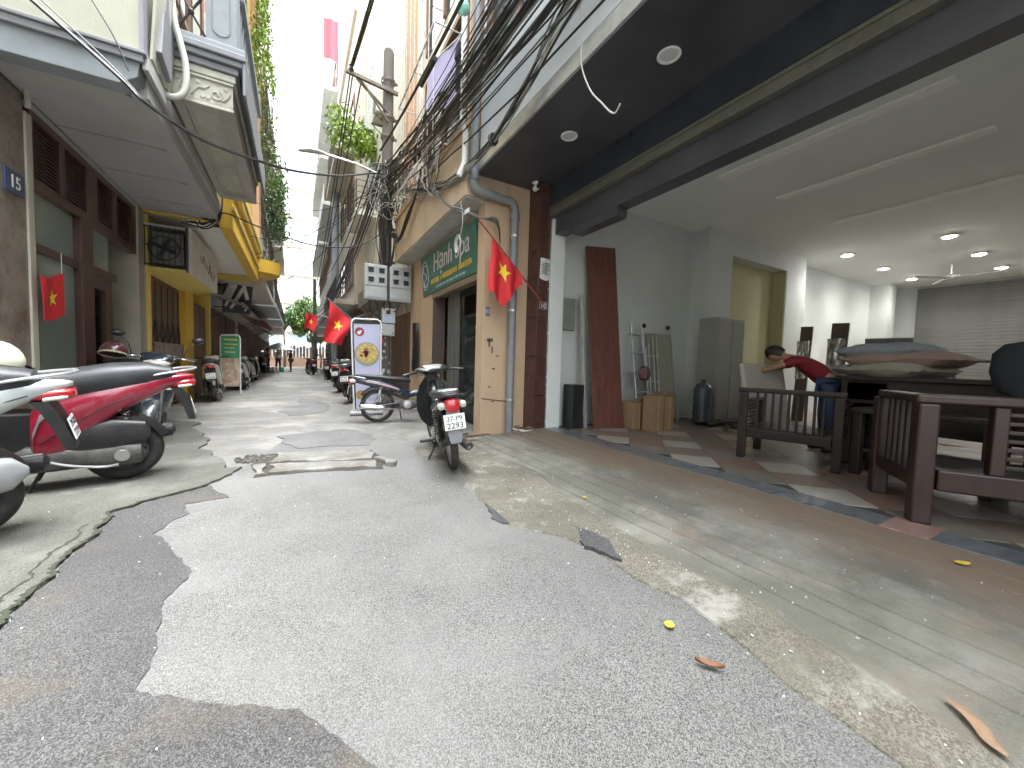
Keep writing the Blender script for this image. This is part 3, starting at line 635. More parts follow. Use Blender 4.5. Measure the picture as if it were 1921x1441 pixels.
# house number and stencils on the pier
n11 = thing('number_plate', 'small blue-grey house number plate on the tan pier beside the door', 'number plate', (2.5, 5.245, 1.8))
part(n11, 'plate', B().obox((2.5, 5.243, 1.87), (.075, .01, .14)), mat('plate_blue', (.17, .2, .27), .4), bevel=.002)
part(n11, 'digits', text('11', .085, FACE_MY(2.5, 5.236, 1.84)), m_whitep)
b = B()
for x, z, w, h in ((2.55, 1.42, .1, .05), (2.54, 1.34, .03, .12), (2.59, 1.25, .025, .1), (2.68, 1.2, .05, .02), (2.62, 1.0, .05, .025), (2.56, .72, .03, .03), (2.62, .5, .04, .02)):
    b.box(x - w / 2, x + w / 2, 5.2465, 5.249, z, z + h)
part(tan, 'stencil_marks', b, mat('faded_ink', (.16, .12, .1), .9))
part(tan, 'wall_crack', B().tube([(2.425, 5.247, .56), (2.55, 5.247, .545), (2.75, 5.247, .52), (3.0, 5.247, .49)], .007, 4), mat('crack_shadow', (.1, .06, .035), .9))
# raincoat on the wall
def rc(u, v):
    w = .1 + .1 * math.sin(min(1, v * 1.5) * PI / 2) - .05 * max(0, v - .7)
    return (2.44 - .05 * math.sin(PI * u) - .025 * math.sin(u * 14 + v * 3), 9.0 + (u - .5) * 2 * w + .02 * math.sin(v * 9), 1.98 - 1.1 * v - .03 * math.sin(u * 9) * v)
solo('raincoat', B().sheet(rc, 16, 18, (.035, 0, 0)), mat('black_raincoat', (.02, .019, .023), .35, var=.3, scale=9), 'black raincoat hanging on the tan wall beside the doorway', 'raincoat', smooth=True)
# laundry on the cage
def lav(u, v): return (mix(2.15, 2.41, u) + .015 * math.sin(v * 6), mix(7.45, 6.55, u) - .04 * math.sin(u * 13 + v * 2) - .02 * math.sin(v * 7), 6.62 - .98 * v + .03 * math.sin(u * 7) - .05 * v * math.sin(u * 9))
solo('hung_cloth', B().sheet(lav, 24, 18, (0, .008, 0)), mat('lavender_cloth', (.5, .47, .72), .85, var=.06), 'lavender cloth hung on a rod inside the window cage', 'laundry', smooth=True)
solo('laundry_rod', B().tube([(2.13, 7.55, 6.63), (2.43, 6.45, 6.63)], .012, 8), m_whitep, 'thin white rod carrying the lavender cloth', 'rod', smooth=True)
def shirt(u, v):
    w = .2 if v < .35 else .15
    return (2.19 + (u - .5) * 1.0 * w * (.75 + .25 * min(1, v * 4)), 5.75 - .02 * math.sin(u * 9) - .03 * math.sin(PI * u), 5.95 - .72 * v - .12 * abs(u - .5) * (1 if v < .3 else .4))
solo('hung_shirt', B().sheet(shirt, 14, 14, (0, .05, 0)), mat('navy_shirt', (.03, .03, .045), .9, var=.15), 'dark navy shirt hanging beside the lavender cloth', 'laundry', smooth=True)
solo('laundry_pole', B().tube([(1.96, 5.12, 4.4), (1.96, 5.12, 6.6)], .014, 8), m_whitep, 'white pole standing at the window corner above the rain pipe elbow', 'pole', smooth=True)
def bag(u, v): 
    a = 2 * PI * u; r = .085 * math.sin(PI * min(.97, v + .03)) ** .7 * (1 + .18 * math.sin(a * 3 + v * 5)); return (1.95 + r * math.cos(a), 5.12 + r * math.sin(a), 5.75 + .22 * v)
solo('plastic_bag', B().grid(bag, 16, 8), mat('mint_plastic', (.35, .72, .62), .35, var=.15), 'mint green plastic bag tied to the white pole', 'bag', smooth=True)
# ================================================================== LEAVES
def leafmesh(pts, size, name, mt, par=None, jitter=.5):
    b = B()
    for p in pts:
        s = size * random.uniform(.6, 1.3); e = Euler([random.uniform(0, 6.28) for _ in range(3)]).to_matrix()
        q = [Vector((-s, 0, 0)), Vector((0, -s * .45, s * .1)), Vector((s, 0, 0)), Vector((0, s * .45, s * .1))]
        b.add([Vector(p) + e @ v for v in q], [(0, 1, 2, 3)])
    off = ORG.get(par.name) if par else None
    if off is not None: b.v = [(x - off[0], y - off[1], z - off[2]) for x, y, z in b.v]
    ob = bpy.data.objects.new(name, mesh_of(b, name, mt, False, fix=False)); C.objects.link(ob)
    if par: ob.parent = par
    return ob
def leafmat(name, col, tr=.35):
    m = mat(name, col, .5, var=.4, scale=2.5)
    return m
m_leaf = [leafmat('leaf_green', (.075, .15, .03)), leafmat('leaf_dark', (.04, .085, .025)), leafmat('leaf_lime', (.2, .3, .04))]
def tree(name, label, x, y, h, R, zc, mts, n=2600, size=.13, cat='tree', group=None):
    t = thing(name, label, cat, (x, y, 0), group)
    tr = B(); tr.tube(smoothpts([(x, y, -.1), (x + .06, y, h * .3), (x - .05, y + .05, h * .55), (x, y, zc)], 4), [.16 * R * .5 + .02] * 3 + [.06 * R] * 3 + [.045 * R] * 4 + [.03 * R] * 3, 9)
    part(t, 'trunk', tr, mat('bark', (.11, .085, .06), .9, var=.4, scale=9, bump=.6, bscale=25), True)
    cl = []
    for k in range(11):
        a = random.uniform(0, 6.28); e = random.uniform(-.5, 1.2); r = R * random.uniform(.45, .95)
        c = Vector((x + r * math.cos(a) * math.cos(e), y + r * math.sin(a) * math.cos(e), zc + .75 * r * math.sin(e)))
        cl.append((c, R * random.uniform(.28, .5)))
        part(t, 'limb', B().tube(smoothpts([(x, y, zc - R * .5), Vector((x, y, zc)).lerp(c, .5) + Vector((0, 0, -.1)), c], 3), [.05 * R, .045 * R, .04 * R, .03 * R, .022 * R, .016 * R, .008 * R], 6), MATS['bark'], True)
    for mi, m in enumerate(mts):
        pts = []
        for _ in range(n // len(mts)):
            c, r = random.choice(cl); d = Vector([random.gauss(0, 1) for _ in range(3)]).normalized() * r * random.random() ** .45
            pts.append(c + d)
        leafmesh(pts, size, 'crown', m, t)
    return t

# ================================================================== LEFT SIDE: HOUSE FIFTEEN
m_cream = mat('cream_render', (.42, .415, .34), .85, var=.1, scale=1.6, bump=.2, bscale=70, stain=(.27, .27, .2), sscale=1.6, samt=.7)
m_marble = mat('brown_marble', (.24, .2, .165), .35, var=.35, scale=4, stain=(.12, .08, .06), sscale=5, samt=.7, sharp=(.5, .6))
m_bgrey = mat('blue_grey_paint', (.25, .275, .29), .7, var=.1, scale=2, stain=(.15, .16, .165), sscale=1.5, samt=.5)
m_soff2 = mat('grey_soffit', (.4, .397, .385), .85, var=.06, scale=1.5, stain=(.31, .3, .285), sscale=1.2, samt=.5)
m_rwood = mat('red_brown_wood', (.085, .038, .03), .35, var=.3, scale=5, stretch=(5, 5, .5), coat=.15)
m_dgrey = mat('dark_moulding', (.21, .215, .23), .7, var=.15, scale=3)
m_stucco = mat('white_stucco', (.5, .49, .41), .8, var=.1, scale=4, stain=(.3, .28, .22), sscale=2.5, samt=.65)
m_iron = mat('dark_iron', (.06, .055, .055), .55, metal=.4, var=.3, scale=20)
m_pane = glassmat('milky_reflection_glass', (.72, .84, .76), .55)
h15 = thing('house_fifteen', 'grey and cream house with louvred red-brown shopfront and ornate balcony', 'building', (-3.5, 6.6, 0))
part(h15, 'pier', B().box(-2.6, -2.2, 4.72, 5.44, -.05, 3.44), m_marble, bevel=.006)
part(h15, 'wall', B().box(-6.5, -2.6, 4.66, 4.715, -.05, 3.42), m_cream)
part(h15, 'pilaster', B().box(-2.6, -2.185, 5.44, 5.54, -.05, 3.3), mat('cream_stone', (.5, .47, .38), .6, var=.1), bevel=.006)
part(h15, 'pilaster', B().box(-2.6, -2.19, 8.3, 8.36, -.05, 3.44), MATS['cream_stone'], bevel=.006)
part(h15, 'pier', B().box(-2.6, -2.2, 8.36, 8.62, -.05, 3.44), mat('grey_brown_wall', (.3, .26, .22), .7, var=.15), bevel=.006)
part(h15, 'lintel', B().box(-2.6, -2.2, 5.54, 8.3, 3.38, 3.44), m_soff2)
fr = part(h15, 'shopfront', B().box(-2.32, -2.2, 5.54, 8.3, 3.30, 3.38).box(-2.32, -2.2, 5.54, 8.3, 2.64, 2.76), m_rwood, bevel=.006)
for y0, y1 in ((5.54, 5.6), (6.06, 6.18), (6.66, 6.96), (7.42, 7.58), (8.1, 8.3)):
    part(fr, 'stile', B().box(-2.32, -2.202, y0, y1, 2.76, 3.30), m_rwood)
for y0, y1 in ((5.6, 6.06), (6.18, 6.66), (6.96, 7.42), (7.58, 8.1)):
    b = B()
    for k in range(13): b.obox((-2.25, (y0 + y1) / 2, 2.79 + k * .039), (.06, y1 - y0, .008), (0, .7, 0))
    b.box(-2.32, -2.3, y0, y1, 2.76, 3.30)
    lv = part(fr, 'louvre', b, m_rwood); lv['kind'] = 'stuff'
part(fr, 'post', B().box(-2.34, -2.18, 6.45, 6.74, .02, 2.64), m_rwood, bevel=.008)
part(fr, 'post', B().box(-2.32, -2.2, 5.54, 5.58, .02, 2.64), m_rwood)
part(fr, 'mullion', B().box(-2.3, -2.215, 5.58, 6.45, 2.06, 2.14), m_rwood)
part(fr, 'mullion', B().box(-2.3, -2.215, 5.58, 6.45, .3, .42), m_rwood)
pn = part(fr, 'pane', B().box(-2.262, -2.254, 5.58, 6.45, 2.14, 2.64), m_pane)
part(fr, 'pane', B().box(-2.262, -2.254, 5.58, 6.45, .42, 2.06), m_pane)
part(fr, 'pane', B().box(-2.262, -2.254, 6.74, 7.4, 2.16, 2.64), m_pane)
part(fr, 'kick_panel', B().box(-2.29, -2.23, 5.58, 6.45, .02, .3), m_rwood)
part(fr, 'door_head', B().box(-2.32, -2.19, 6.74, 7.46, 2.06, 2.16), m_rwood, bevel=.006)
dr = part(fr, 'door', B().box(-2.3, -2.22, 6.74, 6.82, .05, 2.06).box(-2.3, -2.22, 7.18, 7.4, .05, 2.06).box(-2.3, -2.22, 6.82, 7.18, 1.9, 2.06).box(-2.3, -2.22, 6.82, 7.18, .05, .6), m_rwood, bevel=.006)
part(dr, 'pane', B().box(-2.266, -2.258, 6.82, 7.18, .6, 1.9), m_glass)
part(h15, 'room', B().box(-5.2, -5.1, 4.8, 8.5, 0, 3.4).box(-5.1, -2.62, 4.72, 4.8, 0, 3.4).box(-5.1, -2.62, 8.5, 8.6, 0, 3.4).box(-5.1, -2.62, 4.8, 8.5, 3.34, 3.4).box(-5.1, -2.3, 4.8, 8.5, -.04, .03), mat('pale_green_room', (.42, .52, .44), .8, var=.08))
# soffit panels of the overhang and its chamfered near end
for y0, y1 in ((4.9, 6.0), (6.0, 7.0), (7.0, 8.0), (8.0, 9.0)):
    part(h15, 'soffit_panel', B().prism([(-2.2, y0 + .012), (-1.42, y0 + .012), (-1.32, y0 + .09), (-1.32, y1 - .012), (-2.2, y1 - .012)], 'z', 3.45, 3.52), m_soff2, bevel=.006)
part(h15, 'soffit', B().box(-2.5, -1.3, 4.9, 9.0, 3.475, 3.6), m_dgrey)
part(h15, 'end_band', B().prism([(-3.4, 3.42), (-1.34, 3.43), (-1.22, 3.52), (-1.2, 3.66), (-3.4, 3.66)], 'y', 4.72, 4.9), m_bgrey, bevel=.006)
part(h15, 'drip_mould', B().box(-3.4, -1.17, 4.68, 4.72, 3.64, 3.70).box(-3.4, -1.15, 4.66, 4.72, 3.70, 3.73), m_dgrey, bevel=.006)
part(h15, 'beam', B().box(-1.32, -1.19, 4.9, 9.0, 3.44, 3.72).box(-1.19, -1.15, 4.72, 9.0, 3.6, 3.74), m_soff2, bevel=.01)
part(h15, 'wall', B().box(-6.5, -1.19, 4.7, 8.95, 3.74, 12.5).box(-6.5, -1.2, 4.73, 4.9, 3.66, 3.74), m_cream)
part(h15, 'corner_strip', B().box(-1.19, -1.165, 4.68, 4.78, 3.74, 12.5), mat('lilac_grey', (.25, .24, .28), .7))
part(h15, 'wall', B().box(-6.5, -2.2, 8.62, 8.95, -.05, 3.44), m_cream)
for y0 in (5.4, 7.2):
    for z0 in (5.0, 8.2):
        w = part(h15, 'window', B().box(-1.2, -1.15, y0, y0 + 1.1, z0, z0 + .08).box(-1.2, -1.15, y0, y0 + 1.1, z0 + 1.72, z0 + 1.8).box(-1.2, -1.15, y0, y0 + .08, z0 + .08, z0 + 1.72).box(-1.2, -1.15, y0 + 1.02, y0 + 1.1, z0 + .08, z0 + 1.72), m_wood_win)
        part(w, 'pane', B().box(-1.2, -1.18, y0 + .08, y0 + 1.02, z0 + .08, z0 + 1.72), m_dglass)
# ornate balcony
bl = part(h15, 'balcony', B().box(-1.15, -.62, 5.47, 8.4, 3.86, 4.12), m_stucco)
part(bl, 'soffit_frame', B().box(-1.15, -1.06, 5.47, 8.4, 3.8, 3.86).box(-.76, -.62, 5.47, 8.4, 3.8, 3.86).box(-1.06, -.76, 5.47, 5.6, 3.8, 3.86).box(-1.06, -.76, 8.2, 8.4, 3.8, 3.86), mat('warm_soffit', (.42, .4, .36), .85, var=.1), bevel=.006)
part(bl, 'soffit_bead', B().box(-1.06, -1.03, 5.6, 8.2, 3.835, 3.86).box(-.79, -.76, 5.6, 8.2, 3.835, 3.86).box(-1.03, -.79, 5.6, 5.63, 3.835, 3.86).box(-1.03, -.79, 8.17, 8.2, 3.835, 3.86), m_stucco, bevel=.004)
for z0, z1, o in ((4.12, 4.2, .03), (4.2, 4.27, .06), (4.27, 4.33, .1), (4.33, 4.4, .13)):
    part(bl, 'moulding', B().box(-1.15, -.62 + o, 5.47 - o, 8.4 + o * .3, z0, z1 - .003), m_dgrey if z0 > 4.19 else m_stucco, bevel=.01)
part(bl, 'edge_board', B().box(-.52, -.49, 5.36, 8.44, 3.98, 4.33), m_dgrey, bevel=.008)
part(bl, 'base_rail', B().box(-1.15, -.5, 5.42, 5.84, 4.4, 4.5).box(-.8, -.5, 5.84, 8.4, 4.4, 4.5), m_bgrey, bevel=.01)
part(bl, 'fascia_bead', B().box(-1.14, -.61, 5.44, 5.47, 3.8, 3.83).box(-1.14, -.61, 5.445, 5.47, 4.085, 4.11), m_stucco, bevel=.005)
b = B(); Yf = 5.462
def scroll(cx, cz, r, turns, d):
    return smoothpts([(cx + r * (1 - t * .75) * math.cos(d * t * turns * 2 * PI + 1), Yf, cz + r * (1 - t * .75) * math.sin(d * t * turns * 2 * PI + 1)) for t in [i / 10 for i in range(11)]], 2)
b.tube(scroll(-1.03, 3.96, .06, 1.2, 1), .009, 5); b.tube(scroll(-.77, 3.95, .065, 1.2, -1), .009, 5)
b.tube(smoothpts([(-.98, Yf, 3.9), (-.93, Yf, 3.98), (-.87, Yf, 3.99), (-.83, Yf, 4.03)]), .009, 5); b.tube(smoothpts([(-.72, Yf, 3.9), (-.68, Yf, 3.93), (-.64, Yf, 4.0)]), .009, 5)
for x, z in ((-.93, 4.04), (-.89, 3.9), (-.68, 4.04), (-1.1, 4.03), (-.84, 3.9)): b.lathe([(0, -.012), (.018, -.008), (.024, 0)], (x, Yf + .006, z), 'y', 10)
part(bl, 'scroll_relief', b, m_stucco, True)
po = part(bl, 'post', B().box(-.86, -.58, 5.48, 5.78, 4.5, 5.5), m_bgrey, bevel=.008)
part(po, 'inset', B().tube(arc((-.72, 5.478, 5.28), .08, 0, PI, 8) + arc((-.72, 5.478, 4.68), .08, PI, 2 * PI, 8), .008, 5, closed=True), m_dgrey)
part(po, 'cap', B().box(-.9, -.54, 5.44, 5.82, 5.5, 5.6), m_bgrey, bevel=.01)
rl = part(bl, 'railing', B().box(-1.15, -.86, 5.6, 5.63, 4.55, 4.58).box(-1.15, -.86, 5.6, 5.63, 5.1, 5.14), m_iron)
b = B()
for a, c in (((-1.15, 4.58), (-.86, 5.1)), ((-.86, 4.58), (-1.15, 5.1))): b.tube([(a[0], 5.615, a[1]), (c[0], 5.615, c[1])], .012, 6)
for x in (-1.1, -1.0, -.92): b.tube([(x, 5.63, 4.58), (x, 5.63, 5.1)], .007, 5)
b.lathe([(0, -.03), (.03, -.015), (.03, .015), (0, .03)], (-1.005, 5.615, 4.84), 'y', 10)
part(rl, 'cross', b, m_iron)
for k in range(11):
    y = 5.95 + k * .22
    part(bl, 'baluster', B().lathe([(.03, 4.5), (.05, 4.55), (.03, 4.62), (.055, 4.8), (.035, 5.05), (.045, 5.2), (.03, 5.3)], (-.62, y, 0), 'z', 10), m_bgrey, True)
part(bl, 'handrail', B().box(-.7, -.54, 5.83, 8.4, 5.3, 5.4), m_bgrey, bevel=.01)
# broken render strip and gutter board next to the beam
part(h15, 'patched_render', B().sheet(lambda u, v: (-1.15 + .06 * v * (1 + .3 * math.sin(u * 21)), mix(4.85, 5.44, u), 3.78 + .9 * v + .02 * math.sin(u * 17)), 14, 8, (-.02, 0, 0)), m_stucco)
part(h15, 'gutter_board', B().obox((-1.13, 5.2, 4.3), (.06, .34, .9), (-.25, .0, .0)), m_dgrey, bevel=.01)
solo('waste_pipe', B().tube(smoothpts([(-1.12, 5.3, 5.2), (-1.09, 5.3, 4.55), (-1.04, 5.3, 4.3), (-1.0, 5.3, 4.1), (-.995, 5.3, 3.9), (-1.03, 5.3, 3.77), (-1.11, 5.3, 3.72), (-1.2, 5.3, 3.74)], 5), .03, 10), mat('old_pvc', (.5, .5, .45), .5, var=.15, scale=9), 'bent cream plastic waste pipe beside the ornate balcony', 'pipe', smooth=True)
solo('conduit_pipe', B().tube([(-2.14, 5.37, 3.3), (-2.14, 5.37, 6)], .022, 8), MATS['old_pvc'], 'thin grey conduit rising above the marble pier', 'pipe', smooth=True)
n15 = thing('number_plate', 'blue enamel house number plate reading 15 on the marble pier', 'number plate', (-2.19, 5.25, 2.48))
part(n15, 'plate', B().box(-2.2, -2.186, 5.12, 5.39, 2.48, 2.68), mat('enamel_blue', (.05, .075, .16), .3, var=.15), bevel=.003)
part(n15, 'digits', text('15', .16, FACE_PX(-2.184, 5.255, 2.525)), m_whitep)

# neighbour house on the near left, mostly out of frame
nb = thing('near_house', 'plain cream house front at the near left edge', 'building', (-4, .5, 0))
part(nb, 'wall', B().box(-8, -3.6, -7, 4.65, -.05, 11), m_cream)
for y0 in (-4, -.5, 2.2):
    for z0 in (0.2, 4.2, 7.4):
        w = part(nb, 'window', B().box(-3.6, -3.53, y0, y0 + 1.5, z0, z0 + .1).box(-3.6, -3.53, y0, y0 + 1.5, z0 + 2.2, z0 + 2.3).box(-3.6, -3.53, y0, y0 + .1, z0 + .1, z0 + 2.2).box(-3.6, -3.53, y0 + 1.4, y0 + 1.5, z0 + .1, z0 + 2.2), m_wood_win)
        part(w, 'pane', B().box(-3.6, -3.57, y0 + .1, y0 + 1.4, z0 + .1, z0 + 2.2), m_dglass)

# ================================================================== LEFT SIDE: YELLOW HOUSE
m_yel = mat('yellow_paint', (.72, .45, .05), .65, var=.1, scale=2, stain=(.52, .32, .05), sscale=2, samt=.55, stretch=(1, 1, .4))
m_yelp = mat('yellow_pale', (.7, .53, .14), .65, var=.1, scale=2, stain=(.5, .36, .1), sscale=2, samt=.5)
m_wsoff = mat('white_soffit', (.68, .675, .64), .8, var=.06, stain=(.5, .49, .44), sscale=1.3, samt=.5)
m_gate = mat('brown_gate', (.15, .09, .06), .55, var=.45, scale=4, stretch=(1, 9, .3), bump=.2)
yh = thing('yellow_house', 'yellow trimmed house with white sign box, brown gates and rounded planter', 'building', (-3.5, 11.3, 0))
part(yh, 'wall', B().box(-6.5, -2.5, 8.96, 14, -.05, 3.6).box(-6.5, -1.1, 8.96, 14, 4.3, 13.5), m_yelp)
part(yh, 'pilaster', B().box(-2.5, -2.17, 8.7, 8.85, -.05, 3.4), m_yelp, bevel=.006)
part(yh, 'pilaster', B().box(-2.5, -2.17, 11.2, 11.95, -.05, 3.4), m_yel, bevel=.006)
part(yh, 'pilaster', B().box(-2.5, -2.17, 13.9, 14.1, -.05, 3.4), m_yelp, bevel=.006)
part(yh, 'header', B().box(-2.5, -2.2, 8.85, 11.2, 2.5, 3.4).box(-2.5, -2.2, 11.95, 13.9, 2.75, 3.4), m_yelp)
for k in range(6):
    y0 = 8.87 + k * .388
    g_ = part(yh, 'gate_leaf', B().box(-2.36, -2.28, y0, y0 + .38, .05, 2.5), m_gate, bevel=.005)
    part(g_, 'scrollwork', B().tube(smoothpts([(-2.265, y0 + .05, 1.4), (-2.265, y0 + .19, 1.75), (-2.265, y0 + .33, 1.4), (-2.265, y0 + .19, 1.2)], 3), .01, 5).tube([(-2.265, y0 + .19, .1), (-2.265, y0 + .19, 2.4)], .009, 5), m_iron)
for k in range(5):
    y0 = 11.97 + k * .385
    part(yh, 'gate_plank', B().box(-2.34 + .01 * (k % 2), -2.26 + .012 * (k % 2), y0, y0 + .376, .05, 2.4), m_gate, bevel=.005)
ms = part(yh, 'meter_shelf', B().box(-2.27, -2.2, 9.1, 11.1, .95, 1.3), mat('clutter', (.25, .2, .18), .6, var=.6, scale=12))
can = part(yh, 'canopy', B().box(-2.5, -1.2, 8.7, 14, 3.44, 3.7), m_wsoff)
part(can, 'fascia', B().box(-1.2, -1.0, 8.66, 14.05, 3.36, 4.3).box(-2.3, -1.2, 8.62, 8.7, 3.42, 4.3), m_yel, bevel=.012)
part(can, 'moulding', B().box(-1.0, -.93, 8.6, 14.1, 4.05, 4.2).box(-1.0, -.96, 8.63, 14.08, 3.7, 3.78).box(-1.0, -.90, 8.6, 14.1, 4.2, 4.32), m_yelp, bevel=.008)
part(can, 'end_beam', B().box(-2.2, -1.2, 13.85, 14.0, 3.28, 3.44), m_yelp)
pl = part(yh, 'planter', B().lathe([(.0, 3.5), (.42, 3.52), (.6, 3.62), (.62, 3.98), (.55, 3.98), (.53, 3.7), (0, 3.7)], (-1.05, 14.4, 0), 'z', 28), m_yel, True)
part(yh, 'orange_column', B().box(-1.1, -.92, 13.3, 13.9, 4.32, 13.5), m_orange, bevel=.01)
for z0 in (5, 8, 11):
    w = part(yh, 'window', B().box(-1.12, -1.06, 9.8, 12, z0, z0 + .1).box(-1.12, -1.06, 9.8, 12, z0 + 1.7, z0 + 1.8).box(-1.12, -1.06, 9.8, 9.9, z0 + .1, z0 + 1.7).box(-1.12, -1.06, 11.9, 12, z0 + .1, z0 + 1.7), m_wood_win)
    part(w, 'pane', B().box(-1.11, -1.08, 9.9, 11.9, z0 + .1, z0 + 1.7), m_dglass)
# white sign box with an air conditioner caged in its open end
sb = thing('sign_box', 'boxy white sign with faint scrawl under the yellow canopy', 'sign', (-1.9, 9.8, 2.5))
part(sb, 'face', B().box(-1.63, -1.58, 8.66, 11.1, 2.5, 3.27), mat('sign_offwhite', (.6, .57, .52), .6, var=.07, stain=(.4, .37, .33), sscale=3, samt=.55), bevel=.005)
part(sb, 'underside', B().box(-2.2, -1.63, 8.68, 11.1, 2.5, 2.55), m_yelp)
part(sb, 'top', B().box(-2.2, -1.63, 8.68, 11.1, 3.22, 3.26), m_wsoff)
b = B()
for p in ([(9.3, 2.95), (9.5, 2.85), (9.6, 3.0), (9.75, 2.8)], [(9.9, 2.9), (10.1, 2.75), (10.2, 2.95), (10.35, 2.7)], [(10.4, 2.85), (10.6, 2.7), (10.75, 2.85)]): b.tube(smoothpts([(-1.577, y, z) for y, z in p]), .008, 4)
part(sb, 'scrawl', b, mat('brown_scrawl', (.2, .14, .12), .8))
ac = thing('air_conditioner', 'dark caged air conditioner in the end of the white sign box', 'air conditioner', (-1.92, 8.75, 2.56))
part(ac, 'case', B().box(-2.12, -1.7, 8.72, 9.1, 2.62, 3.15), mat('ac_grey', (.16, .165, .16), .6, var=.15), bevel=.008)
part(ac, 'grille', B().lathe([(.19, -.01), (.2, -.018), (.21, -.01)], (-1.96, 8.72, 2.88), 'y', 24, closed=True), m_black, True)
part(ac, 'fan_blade', B().obox((-1.96, 8.705, 2.88), (.34, .006, .06), (0, .4, 0)).obox((-1.96, 8.7035, 2.88), (.06, .006, .34), (0, .4, 0)), m_black)
for k in range(8): part(ac, 'cage_bar', B().tube([(-2.19 + k * .077, 8.64, 2.55), (-2.19 + k * .077, 8.64, 3.22)], .007, 5), m_iron)
for z in (2.58, 2.9, 3.2): part(ac, 'cage_rail', B().tube([(-2.2, 8.64, z), (-1.63, 8.64, z)], .011, 6), m_iron)
part(ac, 'side_plate', B().box(-1.66, -1.635, 8.64, 8.72, 2.5, 3.26), m_rwood)
# plants
pd = thing('potted_dracaena', 'spiky grey-green plant in the rounded yellow planter', 'plant', (-1.05, 14.4, 3.7))
b = B()
for k in range(46):
    a = random.uniform(0, 6.28); e = random.uniform(.35, 1.3); L_ = random.uniform(.4, .75); o_ = Vector((-1.05 + random.uniform(-.35, .35), 14.4 + random.uniform(-.35, .35), 3.85)); w = Vector((-math.sin(a), math.cos(a), 0)) * .022
    d_ = Vector((math.cos(a) * math.cos(e), math.sin(a) * math.cos(e), math.sin(e)))
    m_ = o_ + d_ * L_ * .55; t_ = o_ + d_ * L_ + Vector((0, 0, -.12 * L_))
    b.add([o_ - w * .6, o_ + w * .6, m_ + w, t_, m_ - w], [(0, 1, 2, 4), (4, 2, 3)])
part(pd, 'leaf', b, leafmat('dracaena', (.12, .14, .07)))['kind'] = 'stuff'
def vine(name, label, x, y, z0, z1, rx, ry, n, mt, size=.05):
    v = thing(name, label, 'plant', (x, y, z0), 'hanging plants on the left balconies')
    pts = []
    st = B()
    for k in range(9):
        a = x + random.uniform(-rx, rx) * .6; c = y + random.uniform(-ry, ry); zt = z1 - random.uniform(0, .1) * (z1 - z0); zb = mix(z0, z1, random.uniform(0, .35))
        path = smoothpts([(a, c, zt), (a + random.uniform(-.1, .15), c, mix(zt, zb, .4)), (a + random.uniform(-.1, .2), c + random.uniform(-.1, .1), mix(zt, zb, .75)), (a + random.uniform(-.1, .25), c, zb)], 4)
        st.tube(path, .008, 4)
        for p in path:
            for _ in range(n // 117): pts.append(p + Vector((random.gauss(0, rx * .4), random.gauss(0, ry * .35), random.gauss(0, .18))))
    part(v, 'stem', st, MATS['bark'] if 'bark' in MATS else m_gate)
    leafmesh(pts, size, 'foliage', mt, v)
mat('bark', (.11, .085, .06), .9, var=.4, scale=9, bump=.6, bscale=25)
vine('hanging_vine', 'bright lime vine hanging down the orange column', -.86, 12.4, 7.2, 14.5, .13, .7, 3800, m_leaf[2], .06)
vine('hanging_vine', 'loose thin vine trailing below the bright lime one', -.74, 13.6, 5.6, 9.2, .2, .5, 1000, m_leaf[0], .045)
vine('hanging_vine', 'dark green creeper hanging past the yellow planter', -.8, 15.6, 4.9, 8.6, .18, .6, 1800, m_leaf[1], .06)
vine('hanging_vine', 'bushy green vine above the far left awnings', -.75, 19.5, 6.2, 8.6, .3, .8, 1700, m_leaf[0], .09)
